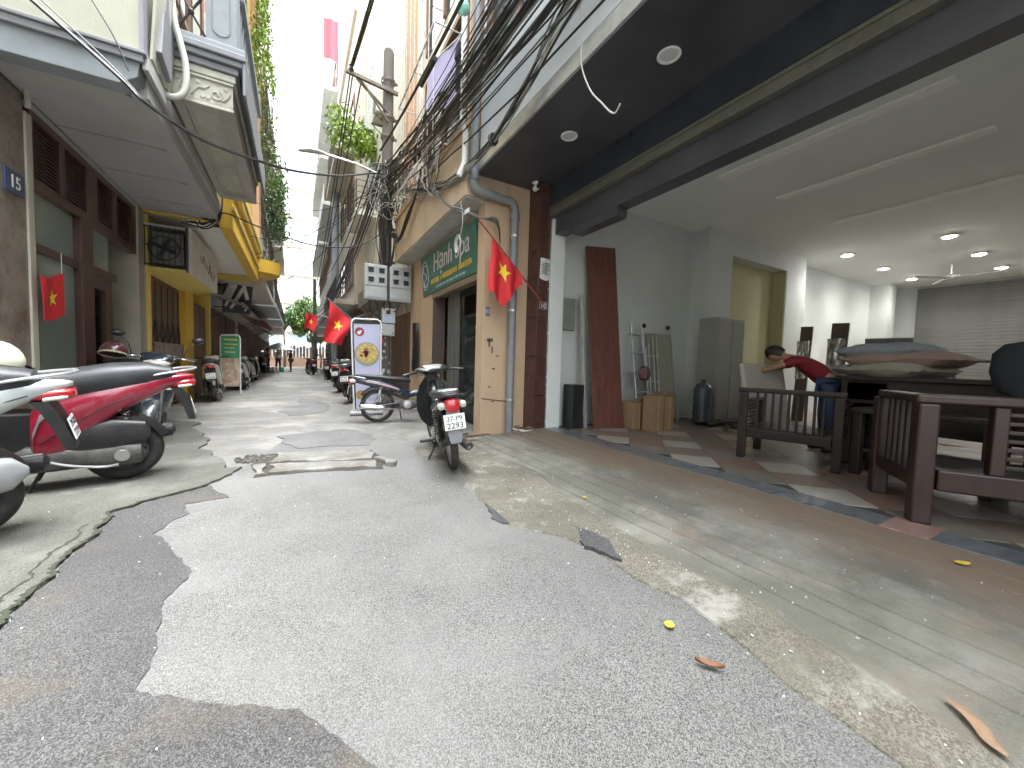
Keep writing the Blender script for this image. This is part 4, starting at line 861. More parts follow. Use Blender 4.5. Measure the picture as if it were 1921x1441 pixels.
# ================================================================== REST OF THE STREET
def house(name, label, side, y0, y1, xg, xu, H, wall, up, fl=3.0, door=None, bal=True, awn=None, glass=None, group=None, g0=3.3, rail=None):
    """row house facing the alley: side -1 left, +1 right; xg ground floor face, xu upper floors face"""
    t = thing(name, label, 'building', (xg + side * 2, (y0 + y1) / 2, 0), group)
    s = side; bk = xg + s * 6
    part(t, 'wall', B().box(min(xg, bk), max(xg, bk), y0, y1, -.05, g0), wall)
    part(t, 'upper_wall', B().box(min(xu, bk), max(xu, bk), y0 + .01, y1 - .01, g0 + .002, H), up)
    part(t, 'parapet', B().box(min(xu - s * .12, xu + s * .3), max(xu - s * .12, xu + s * .3), y0, y1, H, H + .25), up, bevel=.01)
    # ground floor doors
    n = max(1, int((y1 - y0) / 2.6))
    for k in range(n):
        a = y0 + .35 + k * (y1 - y0 - .5) / n; c = a + (y1 - y0 - .5) / n - .35
        d = part(t, 'door', B().box(xg - s * .05, xg + s * .02, a, c, 0, 2.5), door or m_gate, bevel=.006)
        for q in range(int((c - a) / .3)): part(d, 'rib', B().box(xg - s * .065, xg - s * .05, a + .12 + q * .3, a + .2 + q * .3, .1, 2.4), door or m_gate)
    z = g0 + .35; f = 0
    while z + 2.2 < H:
        n = max(1, int((y1 - y0) / 2.4))
        for k in range(n):
            a = y0 + .5 + k * (y1 - y0 - .6) / n; c = a + (y1 - y0 - .6) / n - .6
            w = part(t, 'window', B().box(xu - s * .05, xu + s * .01, a, c, z + .5, z + .58).box(xu - s * .05, xu + s * .01, a, c, z + 2.0, z + 2.08).box(xu - s * .05, xu + s * .01, a, a + .08, z + .58, z + 2).box(xu - s * .05, xu + s * .01, c - .08, c, z + .58, z + 2).box(xu - s * .045, xu + s * .01, (a + c) / 2 - .03, (a + c) / 2 + .03, z + .58, z + 2), m_wood_win)
            part(w, 'pane', B().box(xu - s * .02, xu + s * .01, a + .08, c - .08, z + .58, z + 2), glass or m_dglass)
        if bal and f % 2 == 0:
            bb = part(t, 'balcony', B().box(xu - s * .7, xu, y0 + .3, y1 - .3, z - .35, z - .15), up, bevel=.01)
            r_ = part(bb, 'railing', B().box(xu - s * .68, xu - s * .65, y0 + .32, y1 - .32, z + .7, z + .74).box(xu - s * .68, xu - s * .65, y0 + .32, y1 - .32, z - .1, z - .07), rail or m_iron)
            q = B(); yy = y0 + .35
            while yy < y1 - .33: q.box(xu - s * .675, xu - s * .655, yy - .01, yy + .01, z - .07, z + .7); yy += .16
            part(r_, 'bars', q, rail or m_iron)['kind'] = 'stuff'
        z += fl; f += 1
    if awn:
        part(t, 'awning', B().prism([(xg, 3.0), (xg - s * awn[1], 2.65), (xg - s * awn[1], 2.60), (xg, 2.94)], 'y', y0 + .2, y1 - .2), awn[0])
        part(t, 'awning_arm', B().tube([(xg - s * awn[1] * .9, y0 + .3, 2.63), (xg, y0 + .3, 2.2)], .015, 5).tube([(xg - s * awn[1] * .9, y1 - .3, 2.63), (xg, y1 - .3, 2.2)], .015, 5), m_iron)
    return t
m_conc = mat('streaked_concrete', (.72, .73, .69), .85, var=.06, scale=1.5, bump=.15, bscale=50, stain=(.55, .56, .52), sscale=1.1, samt=.6, stretch=(1.5, 1.5, .22))
m_greyw = mat('grey_wall', (.45, .445, .43), .85, var=.12, scale=1.5, stain=(.22, .2, .17), sscale=1.3, samt=.6, stretch=(1, 1, .4))
m_beige = mat('beige_wall', (.6, .55, .47), .85, var=.12, scale=1.5, stain=(.33, .27, .2), sscale=1.5, samt=.6, stretch=(1, 1, .4))
m_paleg = mat('pale_green_wall', (.5, .55, .52), .85, var=.1, scale=1.5, stain=(.36, .38, .34), sscale=1.5, samt=.6, stretch=(1, 1, .4))
m_terr = mat('terracotta_wall', (.48, .31, .22), .85, var=.15, scale=1.5, stain=(.3, .18, .12), sscale=1.5, samt=.6, stretch=(1, 1, .4))
m_blueglass = mat('blue_glass', (.42, .5, .55), .08, var=.15, scale=.6)
m_tarp = mat('grey_tarp', (.34, .34, .33), .6, var=.2, scale=2)
m_redaw = mat('maroon_awning', (.2, .07, .07), .6, var=.2, scale=3)
m_wsteel = mat('white_steel', (.6, .6, .6), .5, var=.08)
house('row_house', 'grey row house with brown doors behind the black tilted signboard', -1, 14.12, 20, -2.25, -1.55, 13.0, m_greyw, m_beige, awn=(m_tarp, .9))
house('row_house', 'pale green row house with maroon awning on the left row', -1, 20.05, 27, -2.2, -1.5, 14.5, m_beige, m_paleg, awn=(m_redaw, 1.0))
house('row_house', 'off-white row house near the white parasol on the left row', -1, 27.05, 34, -2.3, -1.5, 16, m_terr, m_conc, awn=(m_tarp, .8))
house('row_house', 'tall beige row house at the left end of the alley', -1, 34.05, 46, -2.4, -1.7, 19, m_greyw, m_beige)
# right side beyond the tan house
ch = thing('concrete_house', 'tall pale house with bare streaked concrete wall behind the utility pole', 'building', (4.5, 13.2, 0))
part(ch, 'upper_wall', B().box(2.42, 9, 9.8, 16.6, 3.25, 16.5), m_conc)
part(ch, 'wall', B().box(2.7, 9, 9.8, 16.6, -.05, 3.2), m_greyw)
part(ch, 'overhang', B().box(2.05, 2.42, 11.6, 15.8, 3.0, 3.55).box(2.42, 2.7, 9.8, 16.6, 3.0, 3.25), mat('brown_concrete', (.26, .235, .2), .85, var=.2, scale=3))
part(ch, 'prop', B().tube([(2.08, 11.9, 3.02), (2.7, 11.9, 2.5)], .04, 6).tube([(2.08, 15.4, 3.02), (2.7, 15.4, 2.5)], .04, 6), m_terr)
for k in range(2):
    d = part(ch, 'door', B().box(2.64, 2.71, 10.2 + k * 3.2, 12.6 + k * 3.2, 0, 2.4), m_gate, bevel=.006)
    for q in range(8): part(d, 'rib', B().box(2.625, 2.64, 10.3 + k * 3.2 + q * .29, 10.4 + k * 3.2 + q * .29, .05, 2.35), m_gate)
bb = part(ch, 'balcony', B().box(1.75, 2.42, 14.2, 16.5, 6.0, 6.2), m_wsoff)
b = B()
for z in (6.35, 6.55, 6.75, 6.95, 7.15): b.tube([(2.42, 14.22, z), (1.77, 14.22, z), (1.77, 16.48, z)], .012, 5)
for x, y in ((1.77, 14.22), (2.1, 14.22), (1.77, 15.0), (1.77, 15.7), (1.77, 16.48)): b.tube([(x, y, 6.2), (x, y, 7.17)], .015, 5)
part(bb, 'railing', b, m_iron)
for z0 in (6.3, 9.6):
    w = part(ch, 'window', B().box(2.38, 2.43, 14.6, 16.2, z0, z0 + 2).box(2.36, 2.38, 14.6, 16.2, z0 + 1.9, z0 + 2), mat('pale_frame', (.55, .6, .6), .6))
    part(w, 'pane', B().box(2.37, 2.38, 14.75, 16.05, z0 + .1, z0 + 1.85), m_blueglass)
for y, z in ((12.9, 8.55), (15.2, 9.2)):
    a_ = thing('condenser_unit', 'grey air conditioner condenser on the bare concrete wall' + (', the one beside the leafy branch' if y > 14 else ', the one behind the pole crossarm'), 'air conditioner', (2.2, y, z), 'condensers on the concrete wall')
    part(a_, 'case', B().box(2.08, 2.4, y - .42, y + .42, z, z + .62), mat('cond_white', (.5, .5, .47), .5, var=.1), bevel=.012)
    part(a_, 'fan_grille', B().lathe([(.0, -.01), (.2, -.015), (.24, -.01), (.24, 0), (0, 0)], (2.08, y - .1, z + .31), 'x', 24), m_dgrey, True)
    part(a_, 'bracket', B().tube([(2.42, y - .3, z - .02), (2.05, y - .3, z - .02), (2.42, y - .3, z - .3)], .015, 5).tube([(2.42, y + .3, z - .02), (2.05, y + .3, z - .02), (2.42, y + .3, z - .3)], .015, 5), m_iron)
# leafy branch hanging by the concrete wall
br = thing('leafy_creeper', 'bright green creeper hanging in front of the bare concrete wall', 'plant', (1.6, 15.2, 8.4)); pts = []
st = B()
for k in range(5):
    path = smoothpts([(2.38, 14.2 + k * .12, 8.3 + .1 * k), (1.9, 14.6, 8.9 - .1 * k), (1.55, 15.2, 9.5 - .15 * k), (1.2, 16.0 + .1 * k, 10.3 - .2 * k)], 5); st.tube(path, .012, 4)
    for p in path:
        for _ in range(22): pts.append(p + Vector((random.gauss(0, .16), random.gauss(0, .2), random.gauss(-.1, .22))))
part(br, 'stem', st, MATS['bark']); leafmesh(pts, .085, 'foliage', m_leaf[2], br)
house('row_house', 'grey row house with iron balconies past the bare concrete wall', 1, 16.65, 23, 2.5, 2.05, 14.5, m_greyw, m_beige, awn=(m_tarp, .7))
house('row_house', 'pale row house with a red cloth hung on its top balcony', 1, 23.05, 31, 2.6, 1.95, 19, m_terr, m_wsoff, rail=m_wsteel)
house('row_house', 'bare pale row house with beige ground floor at the right end of the alley', 1, 31.05, 45, 2.7, 2.1, 20, m_beige, m_conc)
solo('red_cloth', B().sheet(lambda u, v: (mix(1.2, 1.9, u), 23.0 + .05 * math.sin(u * 9), 18.6 - 2.0 * v), 8, 6, (0, .02, 0)), mat('red_fabric', (.5, .06, .08), .8), 'red cloth hung high on the pale row house', 'laundry', smooth=True)
# a round grey service column against the right row
solo('service_column', B().tube([(1.7, 21.5, -.05), (1.7, 21.5, 13)], .17, 14), mat('grey_column', (.33, .35, .38), .6, var=.1), 'grey round column standing against the right row near the small flag', 'column', smooth=True)

# the block that closes the alley
fb = thing('apartment_block', 'white apartment block with blue glass windows closing the alley', 'building', (1, 60, 0))
part(fb, 'wall', B().box(-9, 10, 56, 66, -.05, 26), mat('white_block', (.72, .73, .72), .8, var=.05, scale=.6, stain=(.6, .6, .58), sscale=.5, samt=.4, stretch=(1, 1, .3)))
for k in range(7):
    z = 1.5 + k * 3.5
    part(fb, 'ledge', B().box(-9, 10, 55.7, 56, z + 2.75, z + 3.0), mat('ochre_ledge', (.66, .56, .42), .7))
    for x in (-4.6, -.9, 2.6, 6.1):
        w = part(fb, 'window', B().box(x, x + 2.9, 55.9, 56, z, z + .12).box(x, x + 2.9, 55.9, 56, z + 2.5, z + 2.62).box(x, x + .12, 55.9, 56, z + .12, z + 2.5).box(x + 2.78, x + 2.9, 55.9, 56, z + .12, z + 2.5).box(x + 1.4, x + 1.5, 55.9, 56, z + .12, z + 2.5), m_wsteel)
        part(w, 'pane', B().box(x + .12, x + 1.4, 55.94, 55.99, z + .12, z + 2.5).box(x + 1.5, x + 2.78, 55.94, 55.99, z + .12, z + 2.5), m_blueglass)
wl = thing('garden_wall', 'low red-brown wall with planks under the trees at the alley end', 'wall', (.5, 51, 0))
part(wl, 'base', B().box(-4, 6, 50.9, 51.1, -.05, 1.1), m_terr, bevel=.01)
for k in range(30): part(wl, 'plank', B().box(-4 + k * .333, -3.75 + k * .333, 50.95, 51.0, 1.1, 2.2 + .1 * (k % 3)), m_gate)
tree('street_tree', 'broad green tree in front of the white apartment block', 1.6, 49, 6, 2.9, 5.2, [m_leaf[0], m_leaf[1], m_leaf[2]], 7600, .19)
tree('street_tree', 'darker narrow tree on the left of the alley end', -1.1, 47.5, 6, 1.5, 4.6, [m_leaf[1], m_leaf[0]], 2600, .16)
tree('street_tree', 'small loose tree beside the right row at the alley end', 2.3, 46.5, 4, 1.2, 3.2, [m_leaf[1], m_leaf[0]], 1800, .13)
# houses behind the viewer keep the alley closed
house('row_house', 'plain grey house behind the shop, on the near right', 1, -14, -3.45, 2.6, 2.3, 10, m_greyw, m_beige, bal=False)
# ================================================================== MOTORBIKES (local: forward +x, left +y, rear contact at the origin)
m_tyre = mat('tyre_rubber', (.028, .027, .026), .8, var=.3, scale=30, bump=.5, bscale=60, stain=(.12, .11, .095), sscale=6, samt=.5)
m_rim = mat('alloy_rim', (.45, .45, .45), .35, metal=.8, var=.2, scale=12)
m_chrome = mat('chrome', (.7, .7, .7), .12, metal=1, var=.08)
m_engine = mat('engine_alloy', (.12, .118, .11), .5, metal=.6, var=.4, scale=14, bump=.2, bscale=60)
m_seat = mat('seat_vinyl', (.028, .03, .034), .45, var=.25, scale=14, bump=.25, bscale=150)
m_blk = mat('black_bike_plastic', (.02, .02, .022), .4, var=.35, scale=9, stain=(.07, .068, .062), sscale=4, samt=.5)
m_tail = mat('red_lens', (.42, .02, .025), .12, var=.2, coat=.5)
m_clear = mat('clear_lens', (.55, .52, .48), .12, var=.1, coat=.5)
m_platew = mat('plate_white', (.72, .72, .7), .5, var=.05, stain=(.5, .48, .44), sscale=9, samt=.4)
def paint(name, col, coat=.8): return mat(name, col, .28, var=.1, scale=8, coat=coat, stain=tuple(c * .75 + .03 for c in col), sscale=3, samt=.4)
LP = dict(world=False)
def zr(z, uc, hu, hw, e=3., n=18, bow=0.):
    out = []
    for k in range(n):
        a = 2 * PI * k / n; c, s = math.cos(a), math.sin(a)
        x = hu * math.copysign(abs(c) ** (2 / e), c); y = hw * math.copysign(abs(s) ** (2 / e), s)
        out.append((uc + x - bow * (y / hw) ** 2, y, z))
    return out
def loftu(secs, e=2.6, yc=0., n=18, flat=None): return B().loft([sring(u, z, w, h, yc, e, n, flat) for u, z, w, h in secs])
def wheel(par, u, r, tw, spokes, M=Matrix(), disc=False):
    c = (u, 0, r)
    w = part(par, 'wheel', B().lathe([(.012, -.07), (.035, -.065), (.045, -.03), (.045, .03), (.035, .065), (.012, .07)], c, 'y', 18).xf(M), m_engine, True, **LP)
    prof = [(r - tw + tw * math.cos(a), tw * 1.02 * math.sin(a)) for a in [2 * PI * k / 14 for k in range(14)]]
    part(w, 'tyre', B().lathe(prof, c, 'y', 44, closed=True).xf(M), m_tyre, True, **LP)
    ri = r - 2 * tw + .012
    part(w, 'rim', B().lathe([(ri, -tw * .75), (ri - .006, -tw * .6), (ri - .02, -tw * .35), (ri - .02, tw * .35), (ri - .006, tw * .6), (ri, tw * .75), (ri + .004, 0)], c, 'y', 36, closed=True).xf(M), m_rim, True, **LP)
    b = B()
    if spokes > 8:
        for k in range(spokes):
            a = 2 * PI * k / spokes; a2 = a + (.35 if k % 2 else -.35); sy = .035 if k % 4 < 2 else -.035
            b.tube([(u + .042 * math.cos(a), sy, r + .042 * math.sin(a)), (u + (ri - .012) * math.cos(a2), sy * .2, r + (ri - .012) * math.sin(a2))], .0028, 4)
    else:
        for k in range(spokes):
            a = 2 * PI * k / spokes + .3
            for d in (-.12, .12):
                b.loft([[(u + rr * math.cos(a + d * f) + q * math.cos(a + PI / 2) * .012, yy, r + rr * math.sin(a + d * f) + q * math.sin(a + PI / 2) * .012) for q, yy in ((-1, -.018), (1, -.018), (1, .018), (-1, .018))] for rr, f in ((.035, .3), (ri - .008, 1))])
    part(w, 'spokes', b.xf(M), m_rim, spokes <= 8, **LP)['kind'] = 'stuff'
    return w
def guard(u, zc, r, a0, a1, w, th=.006, n=14):
    """mudguard shell round a wheel"""
    rings = []
    for i in range(n + 1):
        a = mix(a0, a1, i / n); ring = []
        for q, rr in ((-1, -.035), (-.85, 0), (-.4, .012), (0, .016), (.4, .012), (.85, 0), (1, -.035)): ring.append((u + (r + rr) * math.cos(a), q * w, zc + (r + rr) * math.sin(a)))
        for q, rr in ((1, -.035 - th), (.85, -th), (0, .016 - th), (-.85, -th), (-1, -.035 - th)): ring.append((u + (r + rr) * math.cos(a), q * w * .93, zc + (r + rr) * math.sin(a)))
        rings.append(ring)
    return B().loft(rings)
def mirror(par, M, x, z, s, mt=None):
    m = part(par, 'mirror', B().tube(smoothpts([(x, s * .24, z), (x + .02, s * .27, z + .12), (x - .01, s * .34, z + .2)], 4), .006, 6).xf(M), m_blk, True, **LP)
    part(m, 'mirror_head', B().loft([[(x - .02 + .045 * q * (1 if q > 0 else .3), s * .37 + .065 * math.cos(a) * f, z + .235 + .042 * math.sin(a) * f) for a in [2 * PI * k / 14 for k in range(14)]] for q, f in ((-1, .85), (-.9, 1), (0, 1), (.5, .7), (.8, .3))]).xf(M), mt or m_blk, True, **LP)
    part(m, 'mirror_glass', B().loft([[(x - .0345 - d, s * .37 + .056 * math.cos(a), z + .235 + .035 * math.sin(a)) for a in [2 * PI * k / 14 for k in range(14)]] for d in (0, .003)]).xf(M), m_chrome, **LP)
def coil(a, b, r, turns, w):
    a = Vector(a); b = Vector(b); d = (b - a); u = d.normalized(); x = u.cross(Vector((0, 1, 0))).normalized(); y = u.cross(x); n = turns * 10
    return B().tube([a + d * (i / n) + (x * math.cos(2 * PI * i / 10) + y * math.sin(2 * PI * i / 10)) * r for i in range(n + 1)], w, 5)
def plate(par, u, z, tilt, l1, l2, sc=1.):
    R = Matrix.Translation((u, 0, z)) @ Matrix.Rotation(tilt, 4, 'Y')
    p = part(par, 'number_plate', B().obox((0, 0, 0), (.006, .19 * sc, .14 * sc)).xf(R), m_platew, bevel=.004, **LP)
    q = text(l1, .062 * sc, FACE_MX(-.004, 0, .01), .001, xs=1.0); q2 = text(l2, .072 * sc, FACE_MX(-.004, 0, -.056), .001, xs=1.05); q.add(q2.v, q2.f)
    part(p, 'characters', q.xf(R), mat('plate_ink', (.015, .015, .016), .6), **LP)

def scooter(name, label, body, second, lines=('29-X1', '0468'), steer=.0, shield=None, helmet=None, mirrors=True, plates=True, cover=False):
    t = thing(name, label, 'scooter', (0, 0, 0), 'scooters parked along the alley', world=False)
    M = Matrix.Translation((1.02, 0, 0)) @ Matrix.Rotation(steer, 4, 'Z') @ Matrix.Translation((-1.02, 0, 0))
    wheel(t, 0, .255, .056, 5); wheel(t, 1.28, .255, .05, 5, M)
    sp = part(t, 'side_panel', loftu([(-.46, .885, .02, .012), (-.42, .875, .05, .03), (-.33, .855, .10, .05), (-.18, .80, .15, .09), (0, .725, .175, .125), (.12, .655, .185, .18), (.24, .57, .188, .24), (.34, .49, .185, .285), (.42, .43, .18, .29), (.47, .40, .165, .25)], 3.2, n=22), body, True, **LP)
    part(sp, 'panel_crease', B().tube(smoothpts([(-.3, .115, .83), (0, .174, .71), (.24, .189, .55), (.42, .182, .4)]), .004, 6).tube(smoothpts([(-.3, -.115, .83), (0, -.174, .71), (.24, -.189, .55), (.42, -.182, .4)]), .004, 6), m_blk, True, **LP)
    part(sp, 'side_trim', B().loft([[(u, .175 + o + .012 * k2, z + dz) for k2, dz in ((0, -.03), (1, -.02), (1, .02), (0, .03))] for u, z, o in ((.36, .66, .0), (.42, .58, .008), (.455, .46, .004), (.46, .34, -.005))]), second, True, **LP)
    part(t, 'seat', loftu([(-.34, .90, .05, .02), (-.31, .91, .1, .05), (-.16, .90, .155, .1), (.06, .865, .175, .125), (.2, .835, .178, .125), (.34, .81, .175, .12), (.5, .79, .16, .11), (.62, .775, .125, .095), (.7, .76, .07, .06)], 2.8, n=20), m_seat, True, **LP)
    part(t, 'seat_seam', B().tube(smoothpts([(.18, .15, .87), (.16, .1, .915), (.15, 0, .922), (.16, -.1, .915), (.18, -.15, .87)]), .004, 5), m_blk, True, **LP)
    part(t, 'grab_rail', B().tube(smoothpts([(-.12, .125, .885), (-.3, .13, .93), (-.44, .09, .955), (-.47, 0, .958), (-.44, -.09, .955), (-.3, -.13, .93), (-.12, -.125, .885)], 4), .013, 8, sq=.8), second, True, **LP)
    tl = part(t, 'tail_light', loftu([(-.47, .83, .05, .02), (-.455, .83, .07, .032), (-.40, .825, .085, .04), (-.3, .815, .09, .035)], 2.6), m_tail, True, **LP)
    for s in (-1, 1): part(tl, 'indicator', loftu([(-.445, .815, .01, .006), (-.42, .81, .022, .013), (-.35, .80, .022, .012)], 2.4, yc=s * .082), m_clear, True, **LP)
    part(t, 'inner_fender', guard(0, .27, .285, .9, 2.75, .075), m_blk, True, **LP)
    fl = part(t, 'mudflap', B().loft([[(-.37 - f * .1, s * w, z) for s in (-1, 1)] + [(-.3 - f * .12, s * w, z) for s in (1, -1)] for f, w, z in ((0, .1, .79), (.35, .1, .72), (.7, .095, .62), (1, .07, .5))]), m_blk, True, **LP)
    if plates: plate(t, -.455, .62, .25, *lines, sc=.95)
    # transmission case on the left with its air box, muffler on the right
    tc_ = part(t, 'transmission_case', B().loft([[(u, .125 + y, z) for y, z in [(w * math.cos(a), zc + h * math.sin(a)) for a in [2 * PI * k / 14 for k in range(14)]]] for u, zc, h, w in ((-.13, .25, .03, .02), (-.11, .25, .085, .045), (0, .25, .1, .055), (.18, .255, .085, .055), (.36, .26, .1, .06), (.5, .265, .105, .055), (.56, .27, .06, .03))]), m_engine, True, **LP)
    part(tc_, 'air_box', B().loft([[(u, .12 + y, z) for y, z in [(w * math.copysign(abs(math.cos(a)) ** .7, math.cos(a)), zc + h * math.copysign(abs(math.sin(a)) ** .7, math.sin(a))) for a in [2 * PI * k / 16 for k in range(16)]]] for u, zc, h, w in ((-.17, .43, .04, .02), (-.14, .43, .09, .045), (.05, .43, .125, .062), (.22, .41, .115, .062), (.36, .38, .07, .04))]), m_blk, True, **LP)
    part(tc_, 'kick_lever', B().tube(smoothpts([(.42, .185, .27), (.3, .2, .22), (.12, .2, .18), (.02, .215, .19)]), .011, 6), m_rim, True, **LP)
    part(tc_, 'case_cap', B().lathe([(.0, .06), (.045, .058), (.05, .05), (.05, 0)], (.0, .125, .25), 'y', 18), m_rim, True, **LP)
    part(tc_, 'case_cap', B().lathe([(.0, .066), (.05, .062), (.055, .05), (.055, 0)], (.44, .125, .265), 'y', 18), m_rim, True, **LP)
    if cover: part(t, 'lower_cover', B().loft([[(u, .17 + w * math.cos(a), zc + h * math.sin(a)) for a in [2 * PI * k / 14 for k in range(14)]] for u, zc, h, w in ((-.3, .42, .02, .01), (-.24, .41, .09, .04), (-.05, .39, .13, .055), (.2, .36, .145, .06), (.45, .33, .12, .055), (.6, .31, .05, .03))]), m_silver, True, **LP)
    part(t, 'swing_block', B().box(.05, .66, -.09, .1, .2, .62), m_blk, bevel=.02, **LP)
    mf = part(t, 'muffler', loftu([(-.33, .36, .025, .025), (-.31, .36, .05, .055), (-.05, .33, .058, .065), (.18, .3, .05, .055), (.28, .28, .025, .025), (.5, .2, .02, .02)], 2.3, yc=-.17), m_blk, True, **LP)
    part(mf, 'heat_shield', loftu([(-.3, .365, .05, .05), (-.05, .335, .062, .062), (.12, .31, .056, .055)], 2.3, yc=-.178), shield or m_rim, True, **LP)
    part(t, 'shock_spring', coil((-.06, .1, .32), (-.0, .1, .68), .026, 9, .006), m_chrome, True, **LP)
    part(t, 'floorboard', B().loft([sring(u, z, w, h, 0, 5, 18) for u, z, w, h in ((.66, .3, .15, .05), (.8, .285, .18, .04), (.98, .285, .17, .045), (1.06, .32, .13, .06))]), m_blk, True, **LP)
    part(t, 'belly_pan', B().loft([sring(u, z, w, h, 0, 3, 16) for u, z, w, h in ((.5, .24, .11, .05), (.75, .21, .15, .05), (1.0, .24, .12, .05))]), body, True, **LP)
    ap = part(t, 'front_apron', B().loft([zr(.3, 1.02, .05, .12, bow=.05), zr(.42, 1.05, .06, .17, bow=.07), zr(.58, 1.04, .065, .205, bow=.09), zr(.74, 1.0, .065, .2, bow=.09), zr(.88, .95, .06, .15, bow=.06), zr(.97, .92, .05, .09, bow=.03)]), body, True, **LP)
    part(ap, 'inner_shield', B().loft([zr(.34, .955, .03, .13, bow=.03), zr(.6, .955, .03, .18, bow=.05), zr(.8, .91, .03, .16, bow=.05), zr(.93, .88, .03, .09)]), m_blk, True, **LP)
    for s in (-1, 1): part(ap, 'indicator', B().loft([[(u, s * (.1 + k2), z + d) for k2, d in ((0, -.02), (.05, -.012), (.05, .015), (0, .025))] for u, z in ((1.07, .66), (1.03, .75))]), m_clear, True, **LP)
    part(t, 'front_fender', guard(1.28, .255, .285, .35, 2.5, .07).xf(M), body, True, **LP)
    b = B()
    for s in (-1, 1): b.tube([(1.28, s * .075, .255), (1.1, s * .075, .62)], .017, 8)
    part(t, 'fork', b.xf(M), m_engine, True, **LP)
    hc = part(t, 'handlebar_cowl', B().loft([sring(u, z, w, h, 0, 2.6, 18) for u, z, w, h in ((.74, 1.03, .06, .02), (.78, 1.035, .12, .045), (.88, 1.035, .17, .06), (.98, 1.0, .15, .075), (1.05, .96, .1, .055), (1.08, .94, .05, .03))]).xf(M), body, True, **LP)
    part(hc, 'headlight', B().loft([sring(u, z, w, h, 0, 2.4, 18) for u, z, w, h in ((.99, .975, .135, .05), (1.06, .955, .105, .042), (1.092, .94, .05, .02))]).xf(M), m_clear, True, **LP)
    part(hc, 'dash', B().loft([sring(u, z, w, h, 0, 2.6, 14) for u, z, w, h in ((.75, 1.055, .05, .012), (.83, 1.085, .09, .015), (.9, 1.09, .07, .01))]).xf(M), m_blk, True, **LP)
    for s in (-1, 1):
        part(t, 'grip', B().tube([(.87, s * .15, 1.03), (.84, s * .25, 1.035), (.81, s * .36, 1.03), (.808, s * .37, 1.03)], [.014, .017, .018, .012], 10).xf(M), m_blk, True, **LP)
        part(t, 'brake_lever', B().tube(smoothpts([(.89, s * .17, 1.03), (.91, s * .24, 1.03), (.885, s * .35, 1.02)]), .006, 6).xf(M), m_chrome, True, **LP)
        if mirrors: mirror(t, M, .87, 1.05, s)
    for s in (-1, 1): part(t, 'stand_leg', B().tube([(.42, s * .1, .2), (.5, s * .14, .02)], .012, 6), m_blk, True, **LP)
    return t

